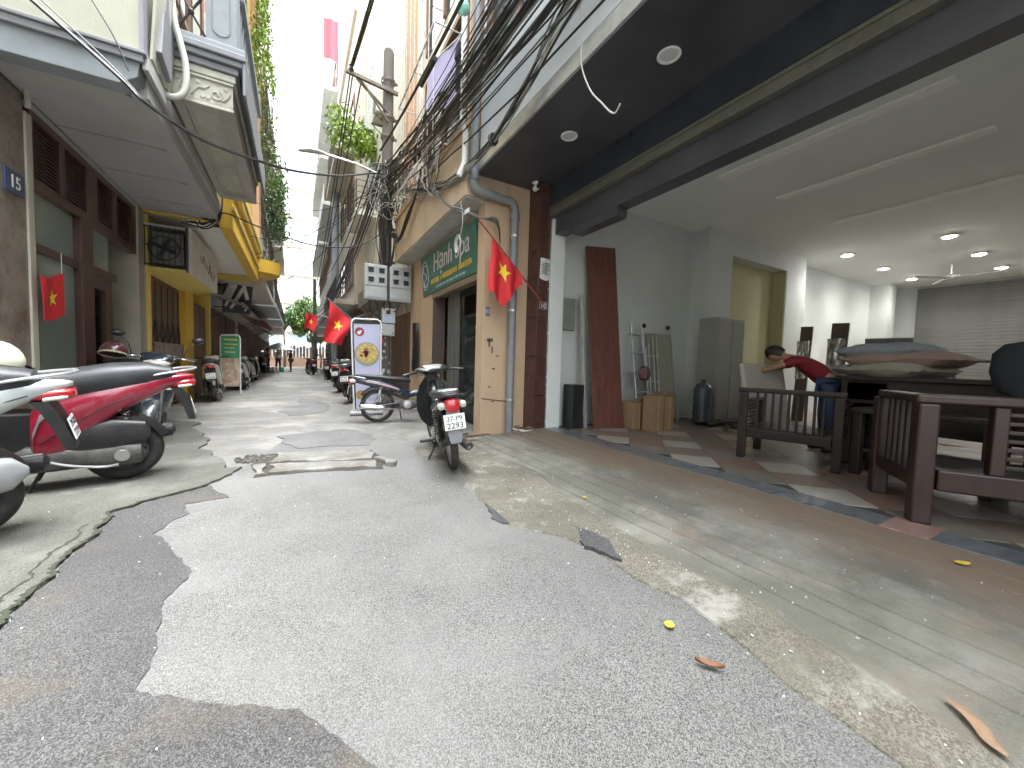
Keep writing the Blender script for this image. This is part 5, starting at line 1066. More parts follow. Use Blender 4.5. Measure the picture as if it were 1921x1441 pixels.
def underbone(name, label, body, accent, lines, steer=0., seatpad=False):
    t = thing(name, label, 'motorbike', (0, 0, 0), 'step-through motorbikes by the tan house', world=False)
    M = Matrix.Translation((1.0, 0, 0)) @ Matrix.Rotation(steer, 4, 'Z') @ Matrix.Translation((-1.0, 0, 0))
    wheel(t, 0, .29, .037, 28); wheel(t, 1.22, .29, .033, 28, M)
    part(t, 'rear_fender', guard(0, .3, .325, .7, 2.55, .07), m_blk, True, **LP)
    tp = part(t, 'tail_panel', loftu([(-.43, .735, .03, .015), (-.4, .73, .07, .035), (-.28, .715, .10, .05), (-.1, .685, .118, .065), (.1, .65, .125, .075), (.28, .6, .12, .085), (.42, .545, .1, .08), (.54, .5, .07, .06)], 3., n=20), body, True, **LP)
    for s in (-1, 1): part(tp, 'stripe', B().loft([[(u, s * (w + k2), z + d) for k2, d in ((0, -h), (.004, -h), (.004, h), (0, h))] for u, z, w, h in ((-.2, .71, .112, .008), (.0, .675, .125, .012), (.2, .63, .128, .018), (.36, .575, .114, .012))]), accent, True, **LP)
    part(t, 'seat', loftu([(-.42, .8, .05, .02), (-.36, .805, .09, .035), (-.18, .8, .12, .04), (.05, .785, .128, .045), (.2, .765, .125, .045), (.38, .755, .115, .045), (.5, .745, .08, .04), (.56, .73, .05, .025)], 2.8, n=20), m_seat, True, **LP)
    if seatpad: part(t, 'seat_stripe', B().tube([(u, w, z) for u, w, z in ((-.36, .06, .838), (-.38, .0, .84), (-.36, -.06, .838))], .006, 6).tube([(u, w, z) for u, w, z in ((-.28, .09, .836), (-.3, .0, .843), (-.28, -.09, .836))], .006, 6), m_platew, True, **LP)
    part(t, 'grab_rail', B().tube(smoothpts([(-.2, .13, .76), (-.36, .12, .79), (-.45, .06, .805), (-.46, 0, .806), (-.45, -.06, .805), (-.36, -.12, .79), (-.2, -.13, .76)], 4), .012, 8), m_rim if not seatpad else m_blk, True, **LP)
    tl = part(t, 'tail_light', loftu([(-.475, .705, .035, .03), (-.465, .705, .06, .055), (-.42, .71, .07, .06), (-.36, .715, .07, .05)], 3.2), m_tail, True, **LP)
    for s in (-1, 1): part(tl, 'indicator', loftu([(-.46, .715, .008, .012), (-.445, .712, .03, .032), (-.36, .715, .03, .028)], 2.4, yc=s * .098), m_clear, True, **LP)
    fl = part(t, 'mudflap', B().loft([[(u - .008, -w, z), (u - .02, 0, z), (u - .008, w, z), (u, w, z), (u - .012, 0, z), (u, -w, z)] for u, w, z in ((-.42, .06, .66), (-.43, .065, .55), (-.435, .065, .48), (-.435, .06, .4), (-.42, .045, .36))]), mat('grey_mudflap', (.3, .31, .34), .5, var=.15) if seatpad else m_blk, True, **LP)
    plate(t, -.478, .565, .12, *lines)
    # frame, engine, exhaust
    part(t, 'spine', loftu([(.42, .5, .07, .06), (.56, .49, .06, .055), (.7, .53, .055, .06), (.82, .64, .055, .08), (.92, .78, .05, .09)], 2.8), body, True, **LP)
    part(t, 'engine', loftu([(.36, .3, .07, .05), (.4, .3, .1, .085), (.52, .31, .105, .1), (.64, .32, .085, .08), (.7, .33, .06, .06)], 3.4), m_engine, True, **LP)
    en = part(t, 'cylinder', B().lathe([(.05, .68), (.055, .69)] + [q for k in range(6) for q in ((.07, .7 + k * .022), (.07, .71 + k * .022), (.055, .712 + k * .022), (.055, .72 + k * .022))] + [(.06, .84), (.04, .86)], (0, 0, .35), 'x', 16), m_engine, True, **LP)
    part(t, 'crank_cover', B().lathe([(0, .125), (.06, .12), (.075, .1), (.078, .06)], (.46, 0, .3), 'y', 20), m_rim, True, **LP)
    part(t, 'crank_cover', B().lathe([(0, -.125), (.065, -.12), (.08, -.1), (.082, -.06)], (.5, 0, .31), 'y', 20), m_rim, True, **LP)
    ex = part(t, 'exhaust', B().tube(smoothpts([(.84, -.03, .3), (.8, -.07, .22), (.65, -.1, .2), (.4, -.12, .22), (.2, -.13, .24)], 4), .017, 8), m_chrome if not seatpad else m_engine, True, **LP)
    part(ex, 'muffler', B().lathe([(.0, .25), (.02, .22), (.038, .16), (.046, .05), (.048, -.2), (.045, -.29), (.036, -.31), (.034, -.312), (.03, -.29), (0, -.28)], (0, -.135, .265), 'x', 18).xf(Matrix.Rotation(.05, 4, 'Y')), m_chrome if not seatpad else m_engine, True, **LP)
    part(t, 'chain_case', B().loft([[(u, .085 + y, z) for y, z in ((-.015, zc - h), (.015, zc - h), (.02, zc), (.015, zc + h), (-.015, zc + h))] for u, zc, h in ((-.1, .29, .03), (0, .29, .06), (.25, .295, .05), (.42, .3, .055))]), m_blk, True, **LP)
    part(t, 'swing_arm', B().tube([(0, .075, .29), (.4, .06, .34)], .016, 6).tube([(0, -.075, .29), (.4, -.06, .34)], .016, 6), m_blk, True, **LP)
    for s in (-1, 1):
        sh_ = part(t, 'shock', B().tube([(-.02, s * .115, .3), (.06, s * .115, .62)], .013, 8), m_chrome, True, **LP)
        part(sh_, 'spring', coil((-.01, s * .115, .37), (.055, s * .115, .6), .026, 9, .006), m_rim if not seatpad else m_engine, True, **LP)
    part(t, 'leg_shield', B().loft([zr(.33, .88, .015, .13, bow=.03), zr(.42, .9, .02, .2, bow=.06), zr(.55, .93, .022, .235, bow=.09), zr(.7, .95, .022, .22, bow=.1), zr(.82, .965, .022, .17, bow=.07), zr(.9, .97, .02, .1, bow=.02)]), body, True, **LP)
    part(t, 'front_cowl', B().loft([zr(.62, 1.01, .05, .07), zr(.75, 1.02, .07, .11), zr(.88, 1.0, .07, .1), zr(.95, .97, .05, .06)]), accent, True, **LP)
    b = B()
    for s in (-1, 1): b.tube([(1.22, s * .075, .29), (1.02, s * .075, .75)], .018, 8)
    part(t, 'fork', b.xf(M), m_engine, True, **LP)
    part(t, 'front_fender', guard(1.22, .29, .315, .3, 2.6, .055).xf(M), body, True, **LP)
    hc = part(t, 'handlebar_cowl', B().loft([sring(u, z, w, h, 0, 2.5, 18) for u, z, w, h in ((.79, .99, .1, .015), (.83, .995, .19, .035), (.91, 1.0, .22, .05), (1.0, .985, .18, .06), (1.07, .96, .1, .05), (1.09, .95, .05, .03))]).xf(M), body, True, **LP)
    part(hc, 'dash', B().loft([sring(u, z, w, h, 0, 2.6, 16) for u, z, w, h in ((.8, 1.01, .07, .012), (.86, 1.045, .12, .012), (.93, 1.055, .11, .01), (.97, 1.045, .06, .008))]).xf(M), m_rim, True, **LP)
    part(hc, 'headlight', B().loft([sring(u, z, w, h, 0, 2.3, 16) for u, z, w, h in ((1.02, .97, .13, .05), (1.085, .955, .08, .04), (1.105, .95, .03, .015))]).xf(M), m_clear, True, **LP)
    for s in (-1, 1):
        part(t, 'grip', B().tube([(.9, s * .18, .985), (.86, s * .25, .985), (.81, s * .36, .97), (.806, s * .37, .968)], [.013, .016, .017, .011], 10).xf(M), m_blk, True, **LP)
        part(t, 'lever', B().tube(smoothpts([(.92, s * .2, .99), (.92, s * .27, .985), (.88, s * .37, .965)]), .006, 6).xf(M), m_chrome, True, **LP)
        part(t, 'footpeg', B().tube([(.42, s * .1, .24), (.42, s * .27, .25)], [.012, .017], 8), m_blk, True, **LP)
    part(t, 'stand', B().tube([(.38, .09, .22), (.42, .2, .03)], .01, 6), m_blk, True, **LP)
    part(t, 'gear_pedal', B().tube([(.34, .12, .24), (.58, .13, .23)], .008, 6).tube([(.58, .12, .23), (.58, .17, .24)], .012, 6), m_rim, True, **LP)
    return t
def place(t, x, y, deg, lean=0., z=0., label=None):
    t.location = (x, y, z); t.rotation_euler = (rad(lean), 0, rad(deg))
    if label: t['label'] = label
    return t
p_red = paint('paint_red', (.26, .008, .03)); p_white = paint('paint_white', (.46, .49, .49)); p_dark = paint('paint_dark', (.02, .028, .035)); p_black = paint('paint_black', (.016, .017, .017), .5); p_blue = paint('paint_navy', (.012, .022, .04)); p_cream = paint('paint_cream', (.62, .6, .5)); m_silver = mat('silver_trim', (.42, .43, .44), .3, metal=.6, var=.1)
s_red = place(scooter('scooter', 'red scooter with black seat parked tail-out beside the white one', p_red, m_silver, ('29-H4', '5173'), .2), -1.28, 4.44, 192, -5, .022)
s_white = place(scooter('scooter', 'silver-white scooter with black seat beside the red scooter', p_white, m_silver, ('29-D2', '7719'), .2, shield=m_silver, cover=True), -1.64, 3.28, 194, -5, .022)
s_dark = place(scooter('scooter', 'dark scooter facing the alley with a helmet on its handlebar', p_dark, m_blk, ('30-F7', '2208'), -.3), -2.02, 7.0, -62, -5, .022)
s_pale = place(scooter('scooter', 'cream and black scooter parked nose-in before the brown gate', p_cream, m_blk, ('29-L5', '3340'), .1, mirrors=False), -1.69, 11.35, 97, -5)
s_blk = place(scooter('scooter', 'black scooter with silver rails parked behind the food banner', p_black, m_silver, ('29-M1', '8152'), -.2, mirrors=False), 1.22, 10.3, 68, -6)
bike1 = place(underbone('motorbike', 'worn black step-through motorbike with striped seat parked beside the ramp', p_black, m_blk, ('37-P9', '2293'), .12, True), 1.40, 3.66, 79, -8, .006)
bike2 = place(underbone('motorbike', 'dark blue step-through motorbike standing across the tan doorway', p_blue, mat('white_red_decal', (.5, .3, .32), .4), ('29-Z3', '4471'), .0), 1.24, 6.98, -9, -5)
for src, x, y, deg, lab in ((s_pale, -1.5, 14.9, 92, 'cream scooter parked past the green food board'), (s_white, -1.75, 19.5, 80, 'white scooter under the maroon awning'), (s_red, -1.85, 24, 95, 'red scooter beside the pale green row house'), (s_dark, -1.8, 29.3, 100, 'dark scooter near the white parasol'), (s_pale, 1.25, 13.6, 70, 'cream scooter behind the flag, next along from the black one'), (s_dark, 1.4, 16.8, 75, 'dark scooter by the grey row house with tarp awning'), (s_dark, 1.4, 21.5, 85, 'dark scooter by the grey round column'), (s_red, .95, 27.5, 100, 'red scooter with covers before the pale row house')):
    place(copy_tree(src), x, y, deg, -5, 0, lab)
# helmets
def helmet(x, y, z, rz, shell, band, label, tilt=.0):
    h = thing('helmet', label, 'helmet', (x, y, z), world=False); h.rotation_euler = (tilt, .15, rz)
    def dome(u, v):
        a = 2 * PI * u; e = mix(-.25, PI / 2, v); return (.135 * math.cos(a) * math.cos(e), .115 * math.sin(a) * math.cos(e), .125 * math.sin(e) + .04)
    part(h, 'shell', B().grid(dome, 24, 10), shell, True, **LP)
    part(h, 'rim_band', B().tube([(.134 * math.cos(a), .114 * math.sin(a), .012) for a in [2 * PI * k / 24 for k in range(24)]], .01, 6, closed=True), band, True, **LP)
    part(h, 'visor', B().loft([[(.1 + r_ * .07 * math.cos(a), .1 * math.sin(a), .03 - .012 * r_ + d) for a in [mix(-1.2, 1.2, k / 8) for k in range(9)]] for r_, d in ((0, 0), (1, 0), (1, .006), (0, .006))], closed=True, cap=False), m_blk, True, **LP)
    part(h, 'liner', B().lathe([(0, .03), (.1, .0), (.112, .0)], (0, 0, .01), 'z', 20), m_blk, True, **LP)
    return h
helmet(-1.84, 6.1, 1.06, 2.4, paint('helmet_maroon', (.09, .03, .035)), paint('helmet_cream', (.5, .46, .3)), 'maroon helmet with cream rim resting on the dark scooter', .3)
helmet(-1.50, 3.30, .985, 1.0, paint('helmet_pale', (.66, .66, .5)), m_blk, 'pale cream helmet left on the seat of the white scooter')
# ================================================================== POLE, METERS, WIRES
m_pole = mat('pole_concrete', (.11, .105, .095), .9, var=.15, scale=5, bump=.4, bscale=60, stain=(.17, .16, .14), sscale=3, samt=.6, stretch=(1, 1, .4))
m_galv = mat('rusty_steel', (.17, .15, .13), .6, metal=.5, var=.3, scale=12, stain=(.2, .1, .05), sscale=8, samt=.6)
m_wire = mat('black_cable', (.018, .018, .019), .5, var=.3, scale=20, stain=(.06, .058, .055), sscale=12, samt=.5)
m_wire2 = mat('grey_cable', (.2, .2, .19), .5, var=.3, scale=20)
m_wirew = mat('white_cable', (.55, .53, .48), .5, var=.15, scale=20)
up_ = thing('utility_pole', 'round concrete utility pole wrapped in tangled cables beside the tan house', 'pole', (1.92, 9.9, 0))
part(up_, 'shaft', B().tube([(1.9, 9.9, -.1), (1.91, 9.9, 4), (1.93, 9.9, 8.4), (1.93, 9.9, 8.47)], [.15, .135, .12, .1], 20), m_pole, True)
for z in (7.45, 7.12): part(up_, 'crossarm', B().obox((1.55, 9.75, z + .05), (1.15, .07, .08), (0, .1, 0)) if z > 7.3 else B().tube([(1.2, 9.78, 7.5), (1.95, 9.8, 6.95)], .035, 6), m_galv, bevel=.005)
part(up_, 'strut', B().tube([(1.3, 9.74, 7.46), (1.9, 9.76, 6.75)], .022, 6), m_galv)
for z in (7.75, 6.9, 6.45, 5.75, 4.3, 3.5, 2.4): part(up_, 'band', B().lathe([(.15, z - .03), (.162, z - .03), (.162, z + .03), (.15, z + .03)], (1.92, 9.9, 0), 'z', 20, closed=True).box(2.06, 2.14, 9.88, 9.92, z - .03, z + .03), m_galv)
part(up_, 'insulator', B().lathe([(.0, 5.5)] + [(r_, 5.52 + k * .03) for k in range(11) for r_ in [(.075 if k % 2 else .05)]] + [(0, 5.86)], (2.12, 9.78, 0), 'z', 14), m_black, True)
part(up_, 'insulator', B().lathe([(.0, 7.55), (.045, 7.56), (.06, 7.62), (.035, 7.66), (.05, 7.7), (0, 7.74)], (1.08, 9.74, 0), 'z', 12), m_black, True)
b = B()
for k in range(26):
    a = random.uniform(3.3, 6.1); z = random.uniform(.55, 1.7); w = random.uniform(.03, .07); h = random.uniform(.04, .1)
    ps = [(1.9 + .163 * math.cos(a + w * q * 3.2), 9.9 + .163 * math.sin(a + w * q * 3.2)) for q in (-.5, 0, .5)]
    r_ = .1645 + .0006 * k
    b.loft([[(1.9 + rr * math.cos(a + w * q * 6), 9.9 + rr * math.sin(a + w * q * 6), z + dz) for rr, dz in ((r_, 0), (r_ + .001, 0), (r_ + .001, h), (r_, h))] for q in (-.5, -.2, .2, .5)])
part(up_, 'sticker', b, mat('sticker_mix', (.45, .47, .46), .7, var=.6, scale=14))['kind'] = 'stuff'
# street lamp arm
sl_ = thing('street_lamp', 'street lamp on a long thin arm reaching out from the utility pole', 'lamp', (1.9, 9.75, 5.4))
part(sl_, 'arm', B().tube([(1.9, 9.78, 5.45), (1.2, 9.7, 5.56), (.5, 9.7, 5.6)], .025, 8), m_metal, True)
part(sl_, 'head', B().loft([sring(u, z, w, h, 9.7, 2.3, 14) for u, z, w, h in ((.55, 5.6, .035, .03), (.42, 5.6, .075, .04), (.25, 5.58, .085, .04), (.08, 5.54, .06, .03), (.02, 5.53, .02, .01))]), mat('lamp_grey', (.4, .4, .4), .5), True)
# meter cabinets
m_cab = mat('meter_grey', (.43, .45, .44), .55, var=.1, scale=6, stain=(.3, .28, .24), sscale=5, samt=.5)
for x0, lab in ((1.37, 'grey four-window meter cabinet on the side of the pole nearer the food banner'), (1.94, 'grey four-window meter cabinet on the side of the pole nearer the doorway')):
    mc = thing('meter_cabinet', lab, 'meter box', (x0 + .25, 9.55, 2.47), 'meter cabinets on the utility pole')
    part(mc, 'case', B().box(x0, x0 + .51, 9.5, 9.72, 2.5, 3.32), m_cab, bevel=.02)
    for i in (0, 1):
        for j in (0, 1):
            cx, cz = x0 + .14 + i * .24, 2.96 + j * .22
            w = part(mc, 'meter_window', B().box(cx - .06, cx + .06, 9.488, 9.5, cz - .055, cz + .055), m_black, bevel=.004)
            part(w, 'hood', B().box(cx - .075, cx + .075, 9.47, 9.5, cz + .056, cz + .072), m_cab)
    part(mc, 'lower_panel', B().box(x0 + .03, x0 + .48, 9.485, 9.5, 2.55, 2.78), m_cab, bevel=.006)
    part(mc, 'seam', B().box(x0 + .01, x0 + .5, 9.492, 9.5, 2.815, 2.83), m_dgrey)
mb = thing('meter_box', 'single narrow grey meter box under the cabinets on the pole', 'meter box', (1.93, 9.68, 1.7))
part(mb, 'case', B().box(1.78, 2.1, 9.6, 9.76, 1.98, 2.34), m_cab, bevel=.015)
part(mb, 'lower_case', B().box(1.79, 2.09, 9.61, 9.76, 1.68, 1.97), m_cab, bevel=.02)
part(mb, 'meter_window', B().box(1.88, 1.98, 9.59, 9.6, 2.2, 2.29), m_black)
part(mb, 'label_sheet', B().box(1.81, 2.07, 9.595, 9.6, 2.0, 2.17), mat('blue_print', (.42, .46, .58), .6, var=.25, scale=40))
part(mb, 'knob', B().lathe([(0, -.02), (.015, -.018), (.015, 0)], (2.04, 9.61, 1.75), 'y', 10), m_black)
rs = thing('hung_poster', 'small tilted red and white poster tied to the pole over the bowl picture', 'poster', (1.62, 9.6, 1.4))
part(rs, 'card', B().obox((1.66, 9.6, 1.62), (.24, .008, .36), (0, -.55, 0)), mat('poster_red', (.42, .05, .09), .6, var=.15))
b = B()
for k in range(4): b.obox((1.66 + .05 * (k - 1.5), 9.594, 1.62 + .08 * (k - 1.5)), (.16, .004, .025), (0, -.55, 0))
part(rs, 'lines', b, m_platew)

CAB = 0
def cable(pts, r, lab, grp, mt=None, name='overhead_cable', n=5):
    return solo(name, B().tube(pts, r, n), mt or m_wire, lab, 'cable', grp, smooth=True)
rng = random.Random(3)
G1 = 'cable bundle along the shop front'
for k in range(52):
    o_ = rng.uniform(-.1, .1); z0 = 5.4 + rng.uniform(-.4, .4); z1 = 5.0 + rng.uniform(-.6, 1.0); sg_ = rng.uniform(.25, 1.15)
    a = (1.9 + rng.uniform(-.05, .12), 9.72 + rng.uniform(-.1, .1), z0); c = (2.06 + o_, -5, z1)
    cable(sag(a, c, sg_, 22, .012), rng.choice([.006, .007, .009, .011, .015]), 'cable of the bundle sagging past the pale blue wall above the canopy', G1, rng.choice([m_wire, m_wire, m_wire, m_wire2]))
G2 = 'lower cables tied to the canopy edge'
for k in range(10):
    j = lambda s: rng.uniform(-s, s)
    pts = smoothpts([(1.95 + j(.05), 9.7, 5.2 + j(.2)), (2.02 + j(.04), 7.9, 4.45 + j(.1)), (2.04 + j(.03), 6.3, 3.98 + j(.07)), (2.05 + j(.03), 5.3, 3.78 + j(.06)), (2.06 + j(.03), 4.35, 3.78 + j(.05)), (2.1 + j(.03), 3.6, 4.0 + j(.06)), (2.1 + j(.05), 2.6, 4.35 + j(.15)), (2.1 + j(.06), 0, 4.8 + j(.2)), (2.1, -5, 5.4 + j(.3))], 4)
    cable(pts, rng.choice([.007, .009, .012]), 'cable hanging low along the metal edge of the dark canopy', G2, rng.choice([m_wire, m_wire, m_wire2, m_wirew]))
solo('cable_tie', B().tube([(2.06 + .05 * math.cos(a), 4.3, 3.78 + .06 * math.sin(a)) for a in [2 * PI * i / 12 for i in range(12)]], .02, 6, closed=True), m_wire, 'black knot of tape holding the lower cables near the canopy corner', 'cable tie', smooth=True)
G3 = 'loops of slack cable round the pole'
for k in range(60):
    c = Vector((1.92 + rng.uniform(-.3, .5), 9.6 + rng.uniform(-.2, .15), 5.15 + rng.uniform(-.6, .45))); r_ = rng.uniform(.08, .26); t1 = rng.uniform(0, 6.28); ax = Euler((rng.uniform(-.7, .7), rng.uniform(-.7, .7), rng.uniform(0, 3))).to_matrix()
    pts = [c + ax @ Vector((r_ * math.cos(t1 + q * .55) * (1 + .2 * math.sin(q)), r_ * .4 * math.sin(q * .4), r_ * math.sin(t1 + q * .55))) for q in range(rng.randint(8, 14))]
    cable(smoothpts(pts, 2), rng.choice([.007, .01, .013]), 'loop of slack cable tangled round the pole under the lamp arm', G3, rng.choice([m_wire, m_wire, m_wire2, m_wirew, m_wire2]), 'slack_cable')
for k in range(16):
    y0 = rng.uniform(5.6, 8.4); y1 = y0 + rng.uniform(.5, 1.3); d_ = rng.uniform(.15, .6); zt = 4.9 - (9.6 - y0) * .13
    cable(sag((1.97 + rng.uniform(-.08, .05), y0, zt + rng.uniform(-.2, .1)), (1.95 + rng.uniform(-.08, .05), min(y1, 9.5), zt + .15 + rng.uniform(-.1, .2)), d_, 12, .02), rng.choice([.005, .006, .008]), 'thin slack wire drooping below the bundle before the tan balcony', 'slack wires before the balcony', rng.choice([m_wire, m_wire2, m_wirew, m_wire]), 'slack_cable')
for k in range(9):
    cable(sag((1.8 + rng.uniform(-.1, .1), 9.7, 4.9 + rng.uniform(-.5, .5)), (rng.uniform(2.0, 2.4), rng.uniform(11, 15), rng.uniform(3.3, 5)), rng.uniform(.2, .7), 12, .01), rng.choice([.006, .008, .011]), 'wire running from the pole to the bare concrete house', 'wires to the concrete house', rng.choice([m_wire, m_wire2]))
for k in range(5):
    cable(sag((1.75, 9.75, 5.2 + rng.uniform(-.2, .3)), (-1.0 + rng.uniform(-.1, .1), rng.uniform(11, 19), rng.uniform(3.9, 5.5)), rng.uniform(.3, .7), 16, .01), rng.choice([.007, .01]), 'thin wire crossing from the pole to the left house fronts', 'wires to the left house fronts', m_wire)
G4 = 'cables dropping to the meter cabinets'
for k in range(12):
    x = 1.85 + rng.uniform(-.22, .25)
    cable(smoothpts([(1.9 + rng.uniform(-.2, .2), 9.68, 5.0 + rng.uniform(-.3, .2)), (x + rng.uniform(-.1, .1), 9.66, 4.4), (x, 9.66, 3.9 + rng.uniform(-.1, .1)), (mix(x, 1.9, .5), 9.68, 3.3)], 5), rng.choice([.008, .011, .016]), 'cable dropping down the pole to the meter cabinets', G4, m_wire)
for k in range(8):
    x = 1.5 + k * .12
    cable(smoothpts([(x, 9.62, 2.5), (x + rng.uniform(-.1, .1), 9.55, 2.3 + rng.uniform(-.1, .1)), (mix(x, 1.9, .6), 9.66, 2.2 + rng.uniform(-.1, .1)), (1.8 + rng.uniform(0, .2), 9.7, 1.9)], 4), .009, 'cable looping out of the bottom of the meter cabinets', 'cables under the meter cabinets', m_wire)
G5 = 'thick cables hanging in front of the balcony'
for k in range(11):
    j = lambda s: rng.uniform(-s, s)
    cable(smoothpts([(2.02, 7.3, 4.6 + j(.1)), (2.0, 7.5, 4.3), (2.0 + j(.03), 8.2 + j(.05), 4.0 + j(.05)), (1.98, 8.75 + j(.05), 3.78 + j(.05)), (1.97, 9.1, 3.9 + j(.1)), (1.95, 9.6, 4.1)], 5), .014, 'thick black cable looping down before the tan balcony', G5, m_wire)
for k in range(6):
    j = lambda s: rng.uniform(-s, s)
    cable(smoothpts([(2.02, 7.2, 4.35 + j(.1)), (2.0, 6.5, 4.0 + j(.06)), (2.0, 5.8, 3.55 + j(.05)), (2.03, 5.3, 3.3 + j(.05)), (2.3, 5.1, 3.15), (2.55, 5.08, 3.12 + j(.05)), (2.62, 5.15, 2.6 + j(.1))], 5), .01, 'cable running from the balcony to the rain pipe corner', 'cables at the rain pipe corner', rng.choice([m_wire, m_wire, m_wire2]))
# wires running the length of the alley
G6 = 'wires running along the alley'
for k, (a, c, s_, r_) in enumerate([((1.08, 9.74, 7.72), (1.45, -9, 7.4), .75, .016), ((1.12, 9.74, 7.72), (1.5, -9, 7.45), .78, .016), ((1.08, 9.74, 7.72), (.95, 33, 5.2), .9, .012), ((1.12, 9.74, 7.6), (1.0, 33, 5.0), 1.1, .012), ((1.72, 9.7, 6.0), (1.62, -9, 6.2), .9, .016), ((1.72, 9.7, 5.9), (.8, 33, 4.6), 1.5, .013), ((1.74, 9.75, 5.7), (.9, 33, 4.4), 1.5, .016), ((1.75, 9.75, 5.6), (.7, 33, 4.2), 1.7, .012), ((1.76, 9.75, 5.5), (1.0, 33, 4.4), 1.3, .012), ((1.76, 9.75, 5.3), (.6, 33, 3.8), 1.6, .014), ((1.3, 9.74, 7.5), (1.1, 33, 5.4), .8, .012), ((1.78, 9.8, 5.4), (1.2, 33, 4.6), 1.2, .01), ((1.78, 9.8, 5.2), (1.3, 33, 4.2), 1.2, .01), ((1.5, 9.7, 5.5), (1.15, 22, 5.2), .6, .012)]):
    cable(sag(a, c, s_, 24), r_ * 1.35, 'long wire strung along the alley from the pole crossarm', G6, m_wire)
solo('splice_sleeve', B().tube([(1.67, 5.4, 5.27), (1.675, 6.1, 5.33)], .035, 8), m_wire, 'thick black splice sleeve on the wire above the pole', 'cable', smooth=True)
solo('second_pole', B().tube([(1.25, 33, -.1), (1.2, 33, 7)], [.15, .1], 12), m_pole, 'far utility pole at the right side of the alley end', 'pole', smooth=True)
# cable across to house fifteen
A_, B_ = Vector((-1.12, 4.62)), Vector((1.85, 9.8)); pts = [(-2.7, 4.70, 4.6), (-2.25, 4.60, 4.17), (-1.783, 4.58, 3.796), (-1.42, 4.58, 3.506), (-1.246, 4.58, 3.36), (-1.12, 4.6, 3.25)]
for s_, z in ((.096, 3.29), (.231, 3.506), (.386, 3.817), (.616, 4.408), (.874, 5.2), (.97, 5.45)):
    p = A_.lerp(B_, s_); pts.append((p.x, p.y, z))
cable(smoothpts(pts, 4), .017, 'thick black cable sagging across the alley to the cream house', 'cables across the alley')
cable(smoothpts([(x, y - .06, z + .05 - .02 * i) for i, (x, y, z) in enumerate(pts[2:6])] + [(-1.0, 4.7, 3.2)], 4), .006, 'thin wire hanging beside the thick cable near the cream wall', 'cables across the alley')
cable(smoothpts([(-1.75, 4.62, 4.6), (-1.5, 4.62, 4.05), (-1.34, 4.62, 3.75), (-1.25, 4.62, 3.5)], 5), .006, 'thin wire running down the cream wall', 'cables across the alley')
cable(smoothpts([(-1.55, 8.6, 3.5), (-1.25, 8.5, 3.42), (-1.1, 8.55, 3.6), (-.6, 8.9, 3.55), (.3, 9.4, 3.5), (1.2, 9.7, 3.7), (1.75, 9.8, 4.1)], 5), .013, 'cable crossing the alley from the yellow canopy to the pole', 'cables across the alley')
for k in range(5):
    cable(smoothpts([(-1.7 + .06 * k, 8.55, 3.32 + .02 * k), (-1.4, 8.5, 3.3 + rng.uniform(-.05, .08)), (-1.2, 8.48, 3.4 + rng.uniform(-.05, .1)), (-1.13, 8.5, 3.7), (-1.14, 8.6, 4.3)], 5), .012, 'dark cable bunched at the corner of the yellow canopy', 'cables at the yellow canopy corner', m_wire)
# loose white wire hanging from the canopy edge, white tag and coil
cable(smoothpts([(2.12, 2.78, 4.2), (2.14, 2.76, 3.95), (2.13, 2.74, 3.68), (2.14, 2.62, 3.4), (2.15, 2.48, 3.22), (2.15, 2.38, 3.10), (2.16, 2.33, 3.07), (2.15, 2.27, 3.10)], 5), .007, 'loose white wire dangling with a bare end below the dark canopy', 'loose white wires', m_wirew, 'loose_wire')
b = B()
for k in range(3): b.tube([(2.06 + .012 * k, 5.42 + (.105 - .012 * k) * math.cos(a), 2.83 + (.13 - .013 * k) * math.sin(a)) for a in [2 * PI * i / 24 for i in range(24)]], .007, 5, closed=True)
cw = thing('wire_coil', 'coil of white wire hanging before the green shop board', 'cable', (2.07, 5.42, 2.7))
part(cw, 'coil', b, m_wirew, True); part(cw, 'lead', B().tube(smoothpts([(2.07, 5.34, 2.92), (2.07, 5.27, 3.05), (2.06, 5.24, 3.2), (2.05, 5.3, 3.4)]), .006, 5), m_wirew, True)
solo('cable_tag', B().obox((2.09, 5.17, 3.22), (.01, .17, .06), (0, 0, .1)), m_whitep, 'white plastic tag on the cables beside the rain pipe', 'tag', bevel=.004)

